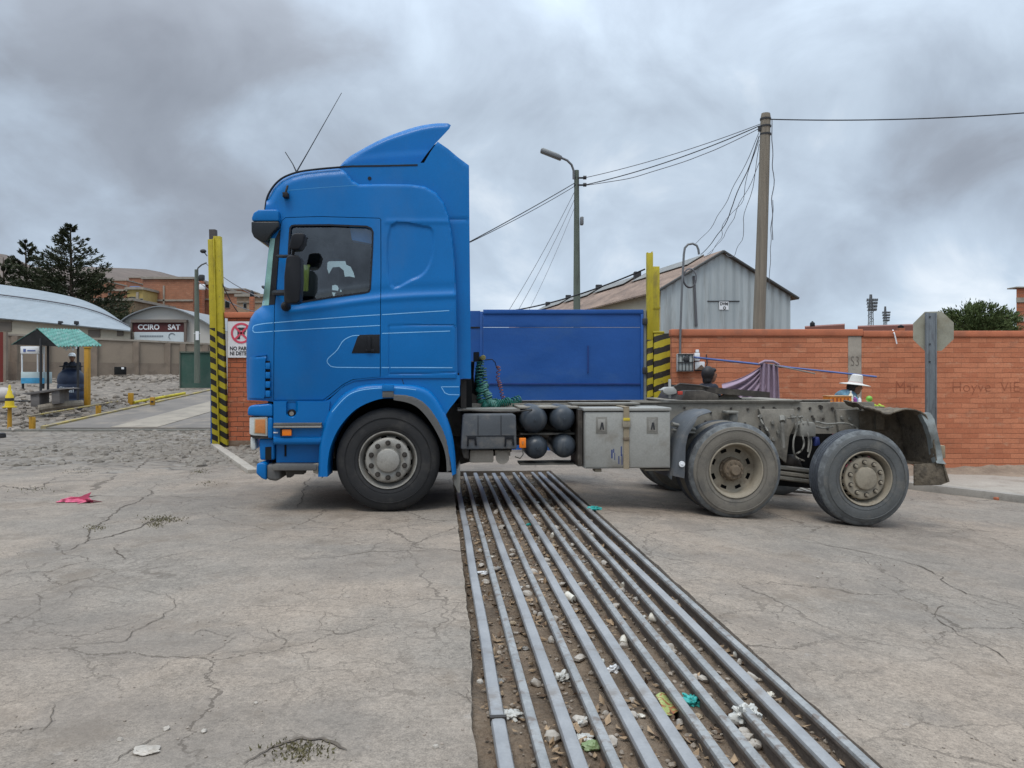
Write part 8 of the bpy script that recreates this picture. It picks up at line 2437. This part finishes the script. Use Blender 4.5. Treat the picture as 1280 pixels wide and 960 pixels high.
def crumple(px, py, r_m, mat, name, label, cat, seed, on_pit=True, flatn=.6, elong=1.2, rough=.55, lift=.0):
    p = (pit_at(px, py) if on_pit else G(px, py)) + Vector((0, 0, r_m * flatn * .55 + lift))
    mb = MB(); mb.ell((0, 0, 0), (r_m * elong, r_m, r_m * flatn), 30, 20)
    for v in mb.v:
        n1 = abs(mnoise.noise(v * (1.6 / r_m) + Vector((seed, 0, 0)))); n2 = abs(mnoise.noise(v * (4.0 / r_m) + Vector((0, seed, 0))))
        v *= 1 + rough * (n1 - .25) * 2 - rough * .7 * n2
    mb.v = [p + v for v in mb.v]
    o = mb.build(name, mat, smooth_angle=20, recalc=False); tag(o, label, cat)
    return o
m_teal = M('teal_plastic', (.04, .34, .31), .35, var=.35, scale=30)
m_whitep = M('white_wrapper_film', (.66, .66, .66), .35, var=.12, scale=30)
m_clear = M('dirty_clear_plastic', (.48, .47, .43), .35, var=.25, scale=18)
crumple(866, 880, .044, m_teal, 'plastic_bag', 'crumpled teal plastic bag lying against a narrow rail in the foreground', 'plastic bag', 3)
crumple(743, 637, .050, m_teal, 'plastic_bag', 'small teal plastic scrap caught on a right hand rail near the truck', 'plastic bag', 8, False, .45, 1.4)
crumple(663, 657, .030, m_teal, 'plastic_scrap', 'small pale teal scrap between the middle rails near the truck', 'plastic scrap', 11)
crumple(767, 839, .030, m_whitep, 'wrapper', 'bright white crumpled wrapper between two wide rails in the foreground', 'wrapper', 5, True, .7, 1.1)
crumple(603, 718, .034, m_whitep, 'wrapper', 'white and red wrapper beside the leftmost rail', 'wrapper', 15, True, .5, 1.5)
crumple(728, 663, .030, m_whitep, 'wrapper', 'white wrapper with a red edge between right hand rails near the truck', 'wrapper', 18, True, .5, 1.5)
crumple(638, 895, .045, m_clear, 'plastic_bag', 'grey shredded plastic beside the joint of the leftmost rail', 'plastic bag', 22, True, .35, 1.4)
crumple(932, 908, .055, m_clear, 'plastic_bag', 'dirty clear plastic bag snagged on a right hand rail', 'plastic bag', 25, True, .9, 1.0, .6, .02)
crumple(703, 850, .034, m_clear, 'paper_scrap', 'grey crumpled paper scrap between narrow rails, lower middle', 'paper', 28, True, .7, 1.2)
crumple(725, 925, .040, m_clear, 'cloth_scrap', 'flat grey beige scrap beside the third rail in the foreground', 'scrap', 33, True, .3, 1.5)
crumple(740, 935, .030, M('green_bottle_plastic', (.20, .27, .12), .4, var=.2), 'bottle_scrap', 'dull green crushed bottle piece in the foreground dirt', 'bottle', 41, True, .6, 1.5, .3)
crumple(985, 955, .020, m_whitep, 'wrapper', 'small white scrap at the lower edge between right hand rails', 'wrapper', 45, True, .7, 1.2, .2)
crumple(575, 1015 - 80, .02, m_stone, 'stone', 'single pale pebble on slab left of the leftmost rail', 'stone', 2, False, .5) if False else None
r9 = random.Random(9)
m_scr = [m_clear, m_cup, M('tan_husk', (.33, .26, .18), .9, var=.4, scale=20), M('grey_scrap', (.26, .25, .23), .8, var=.3, scale=20)]
for k in range(60):
    p = rw((r9.randrange(NR - 1) + r9.uniform(.32, .68)) * SP, 2.5 + 8.0 * r9.random()); p.z = pit_z(p)
    rr_ = r9.uniform(.012, .026); sd_ = r9.random() * 50; el_ = r9.uniform(.9, 1.7); fl_ = r9.uniform(.3, .7)
    mb = MB(); mb.ell((0, 0, 0), (rr_ * el_, rr_, rr_ * fl_), 18, 12, rot=Matrix.Rotation(r9.random() * 6, 3, 'Z'))
    for v in mb.v:
        v *= 1 + .9 * (abs(mnoise.noise(v * (1.6 / rr_) + Vector((sd_, 0, 0)))) - .25) - .35 * abs(mnoise.noise(v * (4.0 / rr_) + Vector((0, sd_, 0))))
    mb.v = [p + v + Vector((0, 0, rr_ * fl_ * .7)) for v in mb.v]
    o = mb.build('scrap', m_scr[k % 4], smooth_angle=25, recalc=False); tag(o, 'small crumpled dull scrap of litter in the dirt between grid rails', 'scrap', 'scraps of litter in the grid pit')
# green printed packet, flat
pA, pB, pC, pD = pit_at(820, 878), pit_at(838, 874), pit_at(850, 900), pit_at(830, 902)
mb = MB()
def pk_fn(u, v):
    p = pA.lerp(pB, u).lerp(pD.lerp(pC, u), v); p = p.copy(); p.z += .03 + .008 * math.sin(u * 5 + v * 3) ; return p
mb.sheet(pk_fn, 8, 8)
pkm = NT('green_packet'); pkm.done(pkm.mix(pkm.ss(pkm.noise(45, 4, .6), .50, .58), (.40, .47, .17), (.36, .13, .06)), .35, 0, None, .5)
o = mb.build('snack_packet', pkm.mat, solid=.003, recalc=False); tag(o, 'flat green printed packet between rails left of the teal bag', 'packet')
# pink rag on the street
gq = G(94, 627)
mb = MB()
def rag(u, v):
    x = (u - .5) * .36; y = (v - .5) * .16 * (1 - .5 * abs(u - .4)) 
    z = .012 + .028 * max(0, mnoise.noise(Vector((u * 4, v * 4, 2))) + .35) + .012 * mnoise.noise(Vector((u * 11, v * 11, 1)))
    e_ = min(u, 1 - u, v, 1 - v); z = z * smooth(0, .2, e_) + .008
    return (gq.x + x + .02 * mnoise.noise(Vector((u * 5, v * 5, 8))), gq.y + y + .03 * mnoise.noise(Vector((u * 6, v * 6, 4))), gq.z + z)
mb.sheet(rag, 36, 20)
o = mb.build('pink_rag', M('pink_cloth', (.58, .12, .20), .9, var=.2, scale=20), solid=.004, recalc=False); tag(o, 'crumpled pink rag lying on the grey street at the left', 'rag')
o = crumple(183, 939, .040, m_stone, 'stone', 'pale flat stone on the slab in the lower left foreground', 'stone', 51, False, .22, 1.3, .25)
gs = [(545, 935), (150, 925), (208, 912), (600, 853), (1022, 722), (320, 880), (255, 915)]
for px, py in gs:
    mb = MB(); p = G(px, py); rock(mb, p + Vector((0, 0, .004)), r_.uniform(.008, .016), r_)
    o = mb.build('pebble', m_stone); tag(o, 'tiny loose pebble lying on the bare street slab', 'pebble', 'pebbles on the street')
gk_ = G(1253, 625)
mb = MB().box((gk_.x - .14, gk_.y - .05, gk_.z + .003), (gk_.x + .12, gk_.y + .05, gk_.z + .05), 0, Matrix.Rotation(.2, 3, 'Z'))
o = mb.build('broken_brick', m_coping, bevel=.012); tag(o, 'broken orange brick lying against the kerb at the right', 'brick')
mb = MB()
for _ in range(420):
    a = r_.random()
    px = r_.uniform(0, 1280); py = r_.uniform(690, 955)
    p = G(px, py)
    u_ = (p - RO).dot(RE)
    if U0 - .06 < u_ < U1 + .05: continue
    rock(mb, p + Vector((0, 0, .002)), r_.uniform(.002, .007), r_)
tag(mb.build('gravel', M('street_grit', (.24, .20, .165), 1, var=.5, scale=40), loc0=True, recalc=False, smooth_angle=0), kind='stuff')

# weeds and moss in the joints of the slabs
m_weed = leaf_mat('weed_leaves', (.085, .080, .035), (.16, .135, .075))
mb = MB(); r7 = random.Random(77)
for (px, py, w_, n_) in ((205, 650, 26, 260), (195, 656, 10, 120), (120, 660, 16, 90), (375, 940, 40, 240), (185, 545, 30, 120), (430 * .25, 590, 30, 90), (250, 590, 12, 120), (40, 612, 25, 70), (260, 605, 14, 60)):
    for _ in range(n_):
        p = G(px + r7.gauss(0, w_ * .5), py + r7.gauss(0, 2.2 if py < 800 else 7))
        s_ = r7.uniform(.006, .022)
        a = Vector((r7.gauss(0, .7), r7.gauss(0, .7), 1)).normalized(); b = a.orthogonal().normalized()
        p.z += .004
        mb.add([p - b * s_ * .25, p + b * s_ * .25, p + a * s_], [(0, 1, 2)])
tag(mb.build('weeds', m_weed, loc0=True, recalc=False, smooth_angle=0), kind='stuff')
